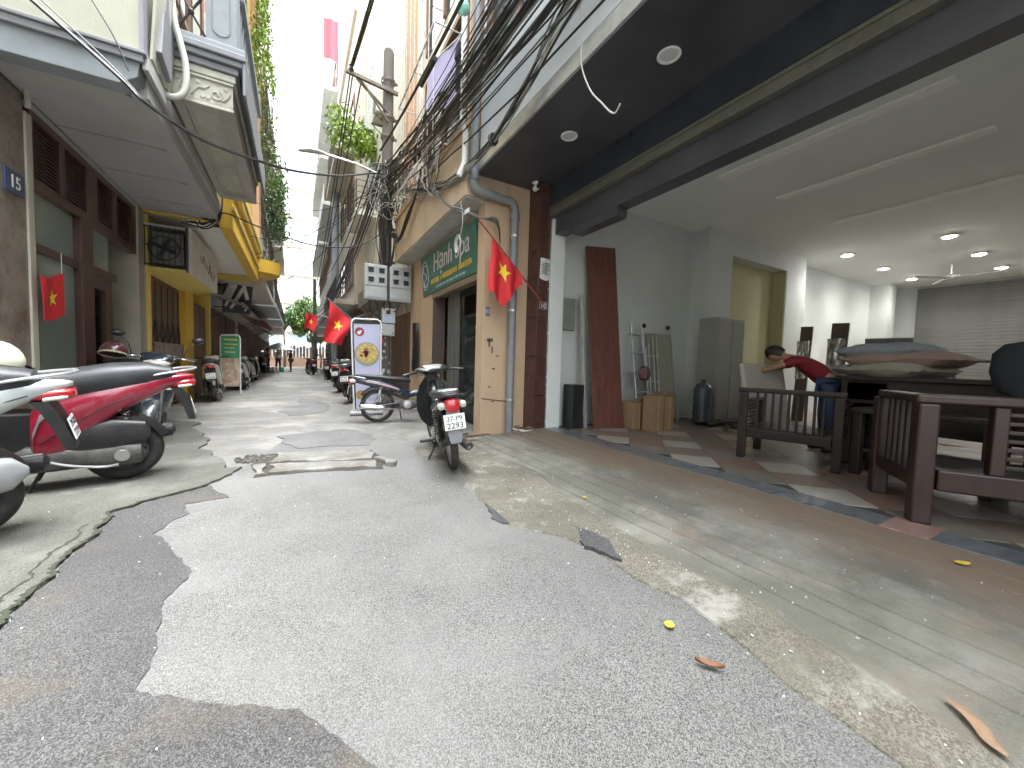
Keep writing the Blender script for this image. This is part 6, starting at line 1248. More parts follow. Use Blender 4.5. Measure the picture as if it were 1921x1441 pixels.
# ================================================================== FLAGS
m_flag = mat('flag_red', (.62, .022, .03), .7, var=.08, scale=6); m_star = mat('flag_yellow', (.85, .6, .04), .7, var=.04)
def flag(label, p0, p1, fn, c=(.45, .45), rx=.17, ry=.17, off=(0, -.006, 0), rot=0., nu=22, nv=22, th=(0, .003, 0), polemat=None, r_=.012):
    """fn(u, v) gives the cloth, the star is laid on it"""
    f_ = thing('flag', label, 'flag', tuple(Vector(p0)), 'red flags with a yellow star')
    if p1 is not None: part(f_, 'pole', B().tube([p0, p1], r_, 8), polemat or m_metal, True)
    part(f_, 'cloth', B().sheet(fn, nu, nv, th), m_flag, True)
    for sgn in (1, -1):
        b = B(); n = 10; ring = []
        ctr = Vector(fn(*c)) + Vector(off) * sgn + (Vector(th) if sgn < 0 else Vector((0, 0, 0)))
        vs = [ctr]; seg = 6
        P = []
        for k in range(10):
            r1 = 1 if k % 2 == 0 else .40; a = PI / 2 + k * PI / 5 + rot
            P.append((c[0] + rx * r1 * math.cos(a), c[1] - ry * r1 * math.sin(a)))
        rows = 5; 
        for q in range(1, rows + 1):
            for (u, v) in P: vs.append(Vector(fn(mix(c[0], u, q / rows), mix(c[1], v, q / rows))) + Vector(off) * sgn + (Vector(th) if sgn < 0 else Vector((0, 0, 0))))
        fs = [(0, 1 + k, 1 + (k + 1) % 10) for k in range(10)]
        for q in range(rows - 1):
            for k in range(10): fs.append((1 + q * 10 + k, 1 + (q + 1) * 10 + k, 1 + (q + 1) * 10 + (k + 1) % 10, 1 + q * 10 + (k + 1) % 10))
        part(f_, 'star', b.add(vs, fs), m_star)
    return f_
def f_big(u, v):
    P = Vector((2.33, 4.84, 2.80)).lerp(Vector((2.83, 4.86, 2.40)), u)
    dr = .70 if u < .45 else mix(.74, .16, ((u - .45) / .55) ** .9)
    return (P.x - .05 * v * (1 - u) + .01 * math.sin(v * 6), P.y - .055 * math.sin(u * 13) * (.3 + v * .8) - .05 * v, P.z - dr * v)
flag('red flag with yellow star hanging on a slanted pole at the brown pillar', (3.24, 4.9, 2.03), (2.14, 4.85, 3.02), f_big, (.42, .36), .2, .2, rot=-.25, polemat=mat('flag_pole_red', (.3, .05, .04), .5))
def f_mid(u, v):
    P = Vector((.60, 8.86, 2.28)).lerp(Vector((1.02, 9.0, 1.93)), u); Q = Vector((.50, 8.84, 1.44)).lerp(Vector((.86, 8.9, 1.38)), u)
    R_ = P.lerp(Q, v); return (R_.x + .02 * math.sin(v * 5), R_.y - .05 * math.sin(u * 7 + v * 4) * (.3 + v), R_.z)
flag('red flag with yellow star beside the food banner, hung in front of the meter cabinets', (.56, 8.84, 2.33), (1.65, 9.6, 1.55), f_mid, (.5, .45), .24, .17)
def f_far(u, v):
    return (mix(.24, .56, u) + .02 * math.sin(v * 5), 14 - .05 * math.sin(u * 6 + v * 3), mix(2.52, 2.02, v) - .06 * u + .04 * math.sin(u * 5) * v)
flag('small red flag with yellow star hung farther along the right row', (.58, 14, 2.5), (2.05, 14.2, 2.2), f_far, (.5, .5), .22, .2, nu=14, nv=14)
def f_left(u, v):
    return (-2.13 + .012 * math.sin(u * 7 + v * 2), mix(5.45, 5.84, u) + .015 * v, mix(1.80, 1.38, v) + .08 * u - .02 * math.sin(u * 4))
flag('red flag with yellow star hung before the glass of the red-brown shopfront', (-2.13, 5.84, 2.1), (-2.13, 5.84, 1.87), f_left, (.5, .5), .24, .22, off=(.006, 0, 0), th=(-.003, 0, 0), nu=14, nv=14, r_=.004)

# ================================================================== BANNERS AND BOARDS
bn = thing('banner_stand', 'tall banner stand with a noodle bowl picture beside the pole', 'banner', (1.2, 8.0, 0))
part(bn, 'frame', B().tube([(.985, 8.02, .06), (.925, 8.02, 1.78)] + [(.94, 8.02, 1.845), (.985, 8.02, 1.875)] + [(1.4, 8.02, 1.89), (1.455, 8.02, 1.86), (1.475, 8.02, 1.8), (1.475, 8.02, .06)], .016, 8), m_whitep, True)
part(bn, 'foot', B().tube([(.9, 7.9, .045), (1.5, 7.9, .045)], .045, 10).tube([(.95, 8.2, .04), (1.5, 8.2, .04)], .04, 10), mat('foot_grey', (.35, .35, .36), .5), True)
part(bn, 'sheet', B().prism([(1.02, .12), (1.45, .12), (1.45, 1.82), (.96, 1.80)], 'y', 8.0, 8.006), mat('banner_lilac', (.5, .5, .66), .5, var=.06, scale=3))
part(bn, 'sheet_edge', B().prism([(1.0, .12), (1.02, .12), (.96, 1.80), (.94, 1.80)], 'y', 7.996, 8.008).prism([(.96, 1.78), (1.45, 1.80), (1.45, 1.83), (.955, 1.815)], 'y', 7.995, 8.009), m_black)
disc = lambda x, z, r_, y, sx=1.: B().lathe([(0, 0), (r_, 0), (r_, .002), (0, .002)], (x, y, z), 'y', 28)
part(bn, 'emblem', disc(1.07, 1.63, .085, 7.996), mat('emblem_maroon', (.3, .03, .07), .5)); part(bn, 'emblem_mark', disc(1.06, 1.61, .035, 7.993).add(*(lambda q: (q.v, q.f))(disc(1.09, 1.64, .022, 7.9925))), m_platew)
part(bn, 'bowl_print', disc(1.21, 1.2, .235, 7.996), mat('bowl_rim', (.3, .3, .27), .5)); part(bn, 'broth_print', disc(1.22, 1.215, .195, 7.993), mat('broth', (.5, .38, .12), .5, var=.5, scale=16))
b = B()
for k in range(16):
    a = random.uniform(0, 6.28); r_ = random.uniform(0, .13); b.obox((1.21 + r_ * math.cos(a), 7.9915, 1.24 + r_ * math.sin(a)), (random.uniform(.03, .08), .002, random.uniform(.015, .04)), (0, random.uniform(0, 3), 0))
part(bn, 'topping_print', b, mat('topping', (.3, .07, .05), .5, var=.5, scale=20))['kind'] = 'stuff'
b = B()
for z, x0, x1, h in ((.76, 1.08, 1.32, .03), (.68, 1.05, 1.36, .012), (.64, 1.06, 1.33, .012)):
    x = x0
    while x < x1: w = random.uniform(.02, .05); b.box(x, x + w, 7.994, 7.996, z, z + h); x += w + .012
part(bn, 'print_lines', b, mat('print_ink', (.12, .08, .2), .6))['kind'] = 'stuff'; part(bn, 'snack_print', disc(1.1, .4, .09, 7.996), mat('snack', (.35, .24, .1), .5, var=.5, scale=18))
gb = thing('food_board', 'green and white standing food board beside the cream scooter', 'signboard', (-1.57, 13, 0))
part(gb, 'frame', B().tube([(-1.8, 13.05, 0), (-1.8, 13, 1.58), (-1.77, 13, 1.64), (-1.4, 13, 1.66), (-1.36, 13, 1.6), (-1.36, 13.05, 0)], .016, 8), m_whitep, True)
part(gb, 'green_sheet', B().box(-1.78, -1.38, 12.985, 13.0, 1.02, 1.62), mat('board_green', (.03, .25, .12), .5, var=.2)); part(gb, 'picture_sheet', B().box(-1.78, -1.38, 12.985, 13.0, .24, 1.018), mat('food_print', (.5, .42, .34), .5, var=.7, scale=7, stain=(.5, .2, .06), sscale=5, samt=.8))
b = B()
for z, x0, x1, h in ((1.5, -1.72, -1.45, .05), (1.38, -1.74, -1.42, .035), (1.28, -1.72, -1.5, .035), (1.16, -1.7, -1.46, .05)):
    x = x0
    while x < x1: w = random.uniform(.02, .05); b.box(x, x + w, 12.981, 12.985, z, z + h); x += w + .012
part(gb, 'print_lines', b, mat('board_yellow', (.55, .5, .15), .5))['kind'] = 'stuff'
bs = thing('tilted_signboard', 'black signboard with pale broken lettering tilted under the grey house front', 'sign', (-1.65, 15, 2.4))
Rb = Matrix.Translation((-1.62, 15, 2.92)) @ Euler((.35, .0, .35)).to_matrix().to_4x4()
part(bs, 'board', B().obox((0, 0, 0), (.75, .06, 1.0)).xf(Rb), m_black, bevel=.006)
b = B()
for x, z, w, h, r_ in ((-.22, .2, .22, .5, .3), (.02, .1, .1, .5, .4), (.18, .22, .1, .5, -.3), (-.1, -.22, .08, .3, .5), (.14, -.2, .14, .12, .6), (.24, -.34, .05, .14, .4), (-.26, -.15, .06, .3, .3)): b.obox((x, -.036, z), (w, .012, h), (0, r_, 0))
part(bs, 'lettering', b.xf(Rb), mat('pale_letters', (.6, .6, .6), .4)); part(bs, 'bracket', B().tube([(-2.25, 15.05, 3.3), (-1.6, 15.05, 3.25)], .02, 6).tube([(-2.25, 15.1, 2.6), (-1.7, 15.05, 2.6)], .02, 6), m_iron)
# odds and ends on the ground by the tan house
sh_ = thing('sandal', 'old brown sandal with a white sole left by the brown pillar', 'shoe', (3.02, 4.86, .1)); sh_.rotation_euler = (0, 0, .3)
ORG.pop(sh_.name, None)
part(sh_, 'sole', B().prism([(-.13, -.04), (-.05, -.05), (.06, -.04), (.13, -.02), (.13, .03), (.05, .045), (-.06, .04), (-.13, .035)], 'z', 0, .02), m_platew, bevel=.006, world=False)
part(sh_, 'upper', B().loft([sring(u, .03, w, h, 0, 2.2, 12) for u, w, h in ((-.02, .042, .02), (.04, .045, .035), (.09, .035, .03), (.12, .02, .015))]), mat('brown_leather', (.16, .09, .06), .6), True, world=False)
sh2 = share(sh_, None, (2.94, 4.93, .1), (0, 0, 1.9))
for ch_ in sh_.children: share(ch_, sh2)
sh2['label'] = 'second brown sandal lying turned beside the rain pipe'; sh_['group'] = sh2['group'] = 'sandals by the pillar'
for x, y, l_, w_, rz, lab in ((2.25, 5.0, .5, .07, .35, 'weathered plank lying at the foot of the tan pier'), (2.05, 4.7, .35, .05, .1, 'short broken plank behind the motorbike exhaust')):
    solo('scrap_plank', B().obox((x, y, .05), (l_, w_, .03), (0, .05, rz)), m_gate, lab, 'plank', 'scrap planks by the tan house', bevel=.004)
# ================================================================== PEOPLE
m_skin = mat('skin', (.36, .2, .13), .55, var=.1, scale=12); m_hair = mat('hair_black', (.012, .01, .009), .5)
def skin_mesh(par, name, verts, edges, radii, mt, root=0, sub=2):
    me = bpy.data.meshes.new(name); me.from_pydata(verts, edges, []); ob = bpy.data.objects.new(name, me); C.objects.link(ob); ob.parent = par
    me.materials.append(mt)
    md = ob.modifiers.new('skin', 'SKIN'); md.use_smooth_shade = True
    for i, r_ in enumerate(radii):
        me.skin_vertices[0].data[i].radius = (r_, r_ * .9) if not isinstance(r_, tuple) else r_
    me.skin_vertices[0].data[root].use_root = True
    s_ = ob.modifiers.new('sub', 'SUBSURF'); s_.levels = sub; s_.render_levels = sub
    return ob
def person(label, loc, rz, J, top, trousers, hair=True, fingers=False, bare=.0):
    """J: dict of joint positions in local metres"""
    t = thing('person', label, 'person', loc, world=False); t.rotation_euler = (0, 0, rz)
    names = ['pel', 'spi', 'che', 'nek', 'hea', 'shl', 'ell', 'wrl', 'hdl', 'shr', 'elr', 'wrr', 'hdr', 'hil', 'knl', 'anl', 'tol', 'hir', 'knr', 'anr', 'tor']
    ix = {n: i for i, n in enumerate(names)}; V = [J[n] for n in names]
    E_ = [('pel', 'spi'), ('spi', 'che'), ('che', 'nek'), ('nek', 'hea'), ('che', 'shl'), ('shl', 'ell'), ('ell', 'wrl'), ('wrl', 'hdl'), ('che', 'shr'), ('shr', 'elr'), ('elr', 'wrr'), ('wrr', 'hdr'), ('pel', 'hil'), ('hil', 'knl'), ('knl', 'anl'), ('anl', 'tol'), ('pel', 'hir'), ('hir', 'knr'), ('knr', 'anr'), ('anr', 'tor')]
    R_ = dict(pel=.12, spi=.115, che=.13, nek=.05, hea=.055, shl=.06, ell=.042, wrl=.03, hdl=.03, shr=.06, elr=.042, wrr=.03, hdr=.03, hil=.085, knl=.055, anl=.038, tol=.035, hir=.085, knr=.055, anr=.038, tor=.035)
    ob = skin_mesh(t, 'body', V, [(ix[a], ix[c]) for a, c in E_], [R_[n] for n in names], m_skin)
    def sub(nm, keys, edges, f, m):
        v = [J[k] for k in keys]; skin_mesh(t, nm, v, [(keys.index(a), keys.index(c)) for a, c in edges], [R_[k] * f for k in keys], m)
    sub('shirt', ['pel', 'spi', 'che', 'shl', 'ell', 'shr', 'elr'], [('pel', 'spi'), ('spi', 'che'), ('che', 'shl'), ('shl', 'ell'), ('che', 'shr'), ('shr', 'elr')], 1.22, top)
    sub('trousers', ['pel', 'hil', 'knl', 'anl', 'hir', 'knr', 'anr'], [('pel', 'hil'), ('hil', 'knl'), ('knl', 'anl'), ('pel', 'hir'), ('hir', 'knr'), ('knr', 'anr')], 1.25, trousers)
    h = Vector(J['hea']); d_ = (h - Vector(J['nek'])).normalized()
    fr_ = Vector(J.get('face', (1, 0, 0))).normalized(); sd_ = d_.cross(fr_).normalized(); fr_ = sd_.cross(d_)
    Mh = Matrix((fr_, sd_, d_)).transposed()
    def hd(u, v):
        a = 2 * PI * u; e = mix(-PI / 2, PI / 2, v); x, y, z = math.cos(a) * math.cos(e), math.sin(a) * math.cos(e), math.sin(e)
        x = x * .092 + (.012 if abs(y) < .25 and x > .7 and -.3 < z < .15 else 0); return tuple(h + Mh @ Vector((x, y * (.074 if z > -.2 else .074 * (1 - (-.2 - z) * .45)), z * .115 + .03)))
    part(t, 'head', B().grid(hd, 20, 14), m_skin, True, world=False)
    def hr(u, v):
        a = 2 * PI * u; lo = -.75 if abs(((u + .5) % 1) - .5) > .2 else .35; e = mix(lo, PI / 2, v)
        return tuple(h + Mh @ Vector((math.cos(a) * math.cos(e) * .103 - .008, math.sin(a) * math.cos(e) * .086, math.sin(e) * .125 + .035)))
    part(t, 'hair', B().grid(hr, 24, 10), m_hair, True, world=False)
    # hands with separate fingers
    for s_ in ('l', 'r'):
        w_, hnd = Vector(J['wr' + s_]), Vector(J['hd' + s_]); q = (hnd - w_).normalized(); sd2 = q.cross(Vector((0, 0, 1))); sd2 = sd2.normalized() if sd2.length > .01 else Vector((0, 1, 0)); dn = q.cross(sd2)
        b = B()
        for k, L_ in enumerate((.055, .068, .074, .066)):
            o_ = hnd + sd2 * (k - 1.5) * .019; b.tube([o_ - q * .01, o_ + q * L_ * .5, o_ + q * L_ * .85 + dn * .02], [.009, .0085, .007], 6)
        b.tube([w_ + q * .03 + sd2 * .028, w_ + q * .05 + sd2 * .05, w_ + q * .075 + sd2 * .052 + dn * .01], [.011, .01, .008], 6)
        part(t, 'hand', b, m_skin, True, world=False)
    for s_ in ('l', 'r'):
        a = Vector(J['an' + s_]); q = Vector(J['to' + s_]); dd = (q - a); dd.z = 0
        part(t, 'shoe', B().tube([Vector((a.x, a.y, .04)) - dd * .35, Vector((a.x, a.y, .045)) + dd * .2, Vector((q.x, q.y, .035)), Vector((q.x, q.y, .03)) + dd * .2], [.035, .045, .042, .02], 10, sq=.8), m_black, True, world=False)
    return t
def standing(tall=1., spread=.1, arm=.0, bend=0.):
    s = tall; J = dict(pel=(0, 0, .95), spi=(.02, 0, 1.12), che=(.03, 0, 1.32), nek=(.03, 0, 1.47), hea=(.05, 0, 1.58), shl=(.02, .17, 1.4), ell=(0, .22, 1.12), wrl=(.1 + arm, .2, .9 + arm), hdl=(.14 + arm, .2, .83 + arm), shr=(.02, -.17, 1.4), elr=(0, -.22, 1.12), wrr=(.1, -.2, .9), hdr=(.12, -.2, .82), hil=(0, .09, .9), knl=(.03 + spread, .1, .5), anl=(spread, .1, .08), tol=(spread + .13, .11, .04), hir=(0, -.09, .9), knr=(.03 - spread, -.1, .5), anr=(-spread, -.1, .08), tor=(-spread + .13, -.11, .04))
    return {k: tuple(c * s for c in v) for k, v in J.items()}
m_redc = mat('red_shirt', (.19, .01, .017), .8, var=.15, scale=8); m_jean = mat('blue_jeans', (.035, .055, .12), .85, var=.25, scale=10); m_wht = mat('white_shirt', (.65, .65, .63), .8, var=.08); m_dk = mat('dark_trousers', (.03, .03, .035), .85, var=.2); m_grn = mat('green_apron', (.05, .3, .12), .8)
# someone in red bent over the desk in the shop (local x points towards the desk's far side)
J = dict(pel=(0, 0, .86), spi=(.1, .02, 1.0), che=(.3, .04, 1.12), nek=(.43, .05, 1.17), hea=(.52, .04, 1.2), face=(.5, 0, -1), shl=(.31, .2, 1.14), ell=(.46, .3, 1.06), wrl=(.62, .24, 1.0), hdl=(.68, .2, .985), shr=(.33, -.13, 1.12), elr=(.47, -.2, 1.05), wrr=(.62, -.1, 1.0), hdr=(.68, -.07, .985), hil=(-.02, .09, .82), knl=(-.05, .1, .45), anl=(-.12, .1, .08), tol=(.0, .11, .04), hir=(-.02, -.09, .82), knr=(.02, -.1, .45), anr=(.0, -.11, .08), tor=(.13, -.11, .04))
person('person in red top and blue jeans bent forward over the dark desk', (5.72, 2.22, .12), rad(112), J, m_redc, m_jean)
person('person in white top and dark trousers standing under the white parasol', (-1.15, 32.4, 0), rad(-60), standing(.98, .08, .1), m_wht, m_dk)
person('person in dark clothes beside the white parasol', (-.35, 33.2, 0), rad(200), standing(.97, .05), m_dk, m_dk)
person('person in red top by the parked scooters near the parasol', (-1.75, 31, 0), rad(-20), standing(.95, .06, .15), m_redc, m_dk)
ps = thing('parasol', 'white street parasol over the people at the alley end', 'parasol', (-1.1, 33, 0))
part(ps, 'canopy', B().lathe([(0, 2.1), (.1, 2.09), (.5, 1.93), (.85, 1.72), (1.0, 1.6), (.97, 1.6), (.5, 1.9), (0, 2.06)], (-1.1, 33, 0), 'z', 16), m_wht, True)
part(ps, 'pole', B().tube([(-1.1, 33, 0), (-1.1, 33, 2.15)], .018, 8), m_metal, True)
for k in range(8): part(ps, 'rib', B().tube([(-1.1, 33, 1.98), (-1.1 + .9 * math.cos(k * PI / 4), 33 + .9 * math.sin(k * PI / 4), 1.62)], .006, 5), m_metal)
for x, y, c_, lab in ((-.9, 31.6, m_grn, 'green plastic bucket on the ground near the parasol'), (-1.35, 31.5, m_wht, 'white plastic bucket on the ground near the parasol')):
    bk = thing('bucket', lab, 'bucket', (x, y, 0), 'buckets near the parasol'); part(bk, 'body', B().lathe([(0, .01), (.12, .01), (.16, .36), (.15, .36), (.115, .03), (0, .03)], (x, y, 0), 'z', 16), c_, True); part(bk, 'handle', B().tube([(x + .16 * math.cos(a), y, .36 + .1 * math.sin(a)) for a in [PI * k / 8 for k in range(9)]], .006, 5), m_metal, True)

# ================================================================== INSIDE THE SHOP
FL = .12
m_dwood = mat('dark_lacquer_wood', (.02, .011, .01), .42, var=.35, scale=5, stretch=(8, 8, .8), coat=.08); m_rosew = mat('rosewood', (.034, .014, .011), .42, var=.3, scale=4, stretch=(8, 8, .8), coat=.1)
sf = thing('wooden_sofa', 'long red-brown wooden sofa with slatted back standing on the threshold', 'sofa', (3.64, .86, FL), world=False); sf.rotation_euler = (0, 0, rad(-57))
LPo = dict(world=False)
for x, y in ((0, 0), (0, .72), (1.9, 0), (1.9, .72)): part(sf, 'leg', B().box(x - .052, x + .052, y - .052, y + .052, .0, .80), m_rosew, bevel=.012, **LPo)
part(sf, 'top_rail', B().box(-.07, 1.97, -.06, .06, .80, .86), m_rosew, bevel=.014, **LPo)
part(sf, 'bottom_rail', B().box(.065, 1.835, -.04, .04, .23, .37), m_rosew, bevel=.012, **LPo)
for x in (.33, 1.57): part(sf, 'upright', B().box(x - .035, x + .035, -.035, .035, .37, .80), m_rosew, bevel=.008, **LPo)
for k in range(7): part(sf, 'back_slat', B().box(.365, 1.535, -.014, .014, .41 + k * .055, .435 + k * .055), m_rosew, bevel=.005, **LPo)
part(sf, 'arm_rail', B().box(-.06, .06, .06, .66, .80, .858), m_dwood, bevel=.014, **LPo); part(sf, 'arm_rail', B().box(1.84, 1.96, .06, .66, .80, .858), m_dwood, bevel=.014, **LPo)
for k in range(5): part(sf, 'arm_slat', B().box(-.012, .012, .14 + k * .1, .18 + k * .1, .3, .80), m_dwood, bevel=.004, **LPo)
part(sf, 'arm_rail', B().box(-.03, .03, .065, .655, .22, .32), m_dwood, bevel=.008, **LPo)
for k in range(9): part(sf, 'seat_slat', B().box(.05, 1.85, .09 + k * .068, .135 + k * .068, .32, .35), m_dwood, bevel=.004, **LPo)
part(sf, 'front_rail', B().box(.065, 1.835, .69, .75, .2, .32), m_dwood, bevel=.01, **LPo)
ac_ = thing('wooden_armchair', 'dark wooden armchair with upright slats facing into the shop', 'armchair', (4.41, 2.48, FL), world=False); ac_.rotation_euler = (0, 0, rad(-75.4))
for x, y in ((0, 0), (0, .66), (.83, 0), (.83, .66)): part(ac_, 'leg', B().box(x - .04, x + .04, y - .04, y + .04, 0, .74 if y < .3 else .62), m_dwood, bevel=.01, **LPo)
part(ac_, 'top_rail', B().box(-.05, .88, -.04, .04, .74, .79), m_dwood, bevel=.012, **LPo); part(ac_, 'bottom_rail', B().box(.04, .79, -.03, .03, .24, .34), m_dwood, bevel=.01, **LPo)
for k in range(9): part(ac_, 'back_slat', B().box(.12 + k * .072, .145 + k * .072, -.012, .012, .34, .74), m_dwood, bevel=.004, **LPo)
for x in (0, .83):
    part(ac_, 'arm_rail', B().box(x - .045, x + .045, .04, .7, .62, .66), m_dwood, bevel=.012, **LPo)
    for k in range(7): part(ac_, 'arm_slat', B().box(x - .01, x + .01, .05, .62, .3 + k * .045, .318 + k * .045), m_dwood, bevel=.003, **LPo)
part(ac_, 'seat', B().box(.03, .8, .03, .68, .31, .35), m_dwood, bevel=.008, **LPo)
dk = thing('office_desk', 'long dark office desk piled with cushions and bundles', 'desk', (5.9, 1.35, FL))
part(dk, 'top', B().box(5.45, 6.5, .2, 2.05, 1.03, 1.08), m_dwood, bevel=.008); part(dk, 'panel', B().box(5.5, 5.56, .25, 2.0, .5, 1.03), m_dwood); 
for y in (1.55, .25): part(dk, 'pedestal', B().box(5.57, 6.45, y, y + .45, FL, 1.03), m_dwood, bevel=.006)
for z in (.35, .58, .81): part(dk, 'drawer', B().box(5.5, 5.52, 1.6, 1.95, z, z + .2), m_dwood, bevel=.006)
tb = thing('wooden_table', 'low dark wooden table between the armchair and the sofa', 'table', (5.0, 1.3, FL))
part(tb, 'top', B().box(4.75, 5.25, .7, 1.65, .72, .77), m_dwood, bevel=.01)
for x, y in ((4.8, .76), (4.8, 1.59), (5.2, .76), (5.2, 1.59)): part(tb, 'leg', B().box(x - .04, x + .04, y - .04, y + .04, FL, .72), m_dwood, bevel=.008)
part(tb, 'shelf', B().box(4.8, 5.2, .76, 1.59, .35, .38), m_dwood)
def cushion(c, L_, W_, H_, rz, mt, label, name='cushion', grp='cushions on the desk', tilt=0):
    def fn(k, s_):
        return None
    b = B(); n = 12
    vs = []
    for sgn in (1, -1):
        for j in range(n + 1):
            for i in range(n + 1):
                u, v = i / n * 2 - 1, j / n * 2 - 1; h = (max(0, 1 - abs(u) ** 3.2) * max(0, 1 - abs(v) ** 3.2)) ** .5 * H_ / 2
                h += .22 * H_ * MN.noise(Vector((u * 2 + c[0], v * 2, sgn + c[2] * 9))) * (1 - abs(u)) + .1 * H_ * MN.noise(Vector((u * 7 + c[0], v * 5, sgn + c[2] * 9)))
                vs.append((u * L_ / 2, v * W_ / 2, sgn * h + (.0 if sgn > 0 else -.004)))
    fs = []
    for q in range(2):
        o_ = q * (n + 1) ** 2
        for j in range(n):
            for i in range(n):
                f_ = (o_ + j * (n + 1) + i, o_ + j * (n + 1) + i + 1, o_ + (j + 1) * (n + 1) + i + 1, o_ + (j + 1) * (n + 1) + i); fs.append(f_ if q == 0 else f_[::-1])
    e = [i for i in range(n + 1)] + [(j + 1) * (n + 1) + n for j in range(n)] + [n * (n + 1) + i for i in range(n - 1, -1, -1)] + [j * (n + 1) for j in range(n - 1, 0, -1)]; m_ = (n + 1) ** 2
    fs += [(e[i], e[(i + 1) % len(e)], e[(i + 1) % len(e)] + m_, e[i] + m_) for i in range(len(e))]
    b.add(vs, fs).xf(Matrix.Translation(c) @ Euler((tilt, 0, rz)).to_matrix().to_4x4())
    return solo(name, b, mt, label, 'cushion', grp, smooth=True)
cushion((5.95, 1.72, 1.15), .95, .55, .2, 1.2, mat('cushion_cream', (.38, .36, .3), .9, var=.1), 'cream cushion at the bottom of the pile on the desk')
cushion((5.95, 1.6, 1.27), 1.0, .55, .2, 1.35, mat('cushion_rose', (.36, .26, .23), .9, var=.1), 'dull rose cushion in the middle of the pile')
cushion((6.0, 1.78, 1.37), .85, .5, .19, 1.25, mat('cushion_blue', (.3, .34, .38), .9, var=.1), 'pale blue cushion on top of the pile on the desk')
cushion((6.1, 1.95, 1.16), .5, .4, .22, .3, mat('bundle_green', (.03, .09, .06), .45, var=.6, scale=9), 'dark green plastic bundle on the desk beside the cushions', 'plastic_bundle', 'bundles on the desk', .2)
solo('screen_panel', B().obox((6.3, 1.86, 1.42), (.03, .42, .26), (0, -.35, .2)), m_doorgrey, 'dark flat screen panel tilted behind the cushions', 'screen', bevel=.006)
for x, y, z0, h, w, lab in ((8.8, 3.85, FL, 1.88, .2, 'narrow brown board standing with shiny wrapping'), (8.9, 3.35, FL, 1.92, .26, 'wider brown board wrapped in shiny film')):
    t_ = thing('wrapped_board', lab, 'board', (x, y, z0), 'wrapped boards behind the person'); part(t_, 'board', B().obox((x, y, z0 + h / 2), (.05, w, h), (.04, 0, 0)), mat('board_brown', (.12, .09, .07), .6, var=.2), bevel=.005)
    part(t_, 'film', B().sheet(lambda u, v: (x - .035 - .02 * MN.noise(Vector((u * 5, v * 5, y))), y - w * .55 + w * 1.1 * u, z0 + h * .45 + h * .4 * v), 12, 14, (-.002, 0, 0)), mat('clear_film', (.5, .5, .5), .12, metal=.7, var=.5, scale=10), False)
t_ = thing('trestle_table', 'trestle table with white papers in front of the roller shutter', 'table', (11, 3.0, FL)); part(t_, 'top', B().box(10.6, 11.4, 1.9, 3.6, 1.38, 1.42), m_dwood); 
for q in (((10.7, 2.0, FL), (11.3, 2.4, 1.38)), ((11.3, 2.0, FL), (10.7, 2.4, 1.38)), ((10.7, 3.5, FL), (11.3, 3.1, 1.38)), ((11.3, 3.5, FL), (10.7, 3.1, 1.38))): part(t_, 'leg', B().tube(q, .03, 6), m_metal)
cushion((11, 2.75, 1.49), .6, 1.1, .13, 0, mat('white_sheet', (.5, .5, .47), .9, var=.1), 'white folded sheet lying on the trestle table', 'folded_sheet', 'sheets on the trestle table')
solo('plastic_crate', B().box(10.55, 11.2, 2.5, 2.9, .75, 1.3), mat('crate_blue', (.1, .2, .33), .5, var=.3, scale=6), 'blue plastic crate under the trestle table', 'crate', bevel=.02)
bd = solo('beige_board', B().obox((5.35, 2.72, .72), (1.05, .05, .95), (-.18, 0, .05)), mat('beige_card', (.4, .38, .33), .8, var=.08), 'beige board leaning behind the dark armchair', 'board', bevel=.01)
solo('brown_panel', B().prism([(4.05, FL), (4.57, FL), (4.57, 3.05), (4.05, 3.05)], 'y', 4.5, 4.525).xf(Matrix.Translation((0, 4.5, FL)) @ Matrix.Rotation(-.12, 4, 'X') @ Matrix.Translation((0, -4.5, -FL)) @ Matrix.Translation((4.3, 4.5, 0)) @ Matrix.Rotation(-.25, 4, 'Z') @ Matrix.Translation((-4.3, -4.5, 0))), mat('brown_veneer', (.135, .05, .037), .38, var=.3, scale=2.2, stretch=(9, 9, .5)), 'tall red-brown veneer panel leaning against the white wall', 'panel', bevel=.003)
for x, lab in ((3.93, 'grey metal profile leaning next to the brown panel'), (3.98, 'second grey metal profile leaning next to the brown panel')):
    solo('metal_profile', B().obox((x, 4.72 + (x - 3.93), 1.17), (.035, .05, 2.1), (-.1, .015, .2)), m_metal, lab, 'profile', 'metal profiles', bevel=.004)
solo('wall_cabinet', B().box(3.64, 3.9, 4.93, 4.999, 1.66, 2.16), mat('cab_olive', (.22, .23, .19), .6), 'small olive-grey electrical cabinet on the white wall', 'cabinet', bevel=.006)
solo('black_box', B().box(3.7, 3.93, 4.66, 4.9, FL, .8), m_black, 'black box standing behind the metal profiles', 'box', bevel=.01)
m_card = mat('cardboard', (.27, .18, .105), .85, var=.15, scale=5)
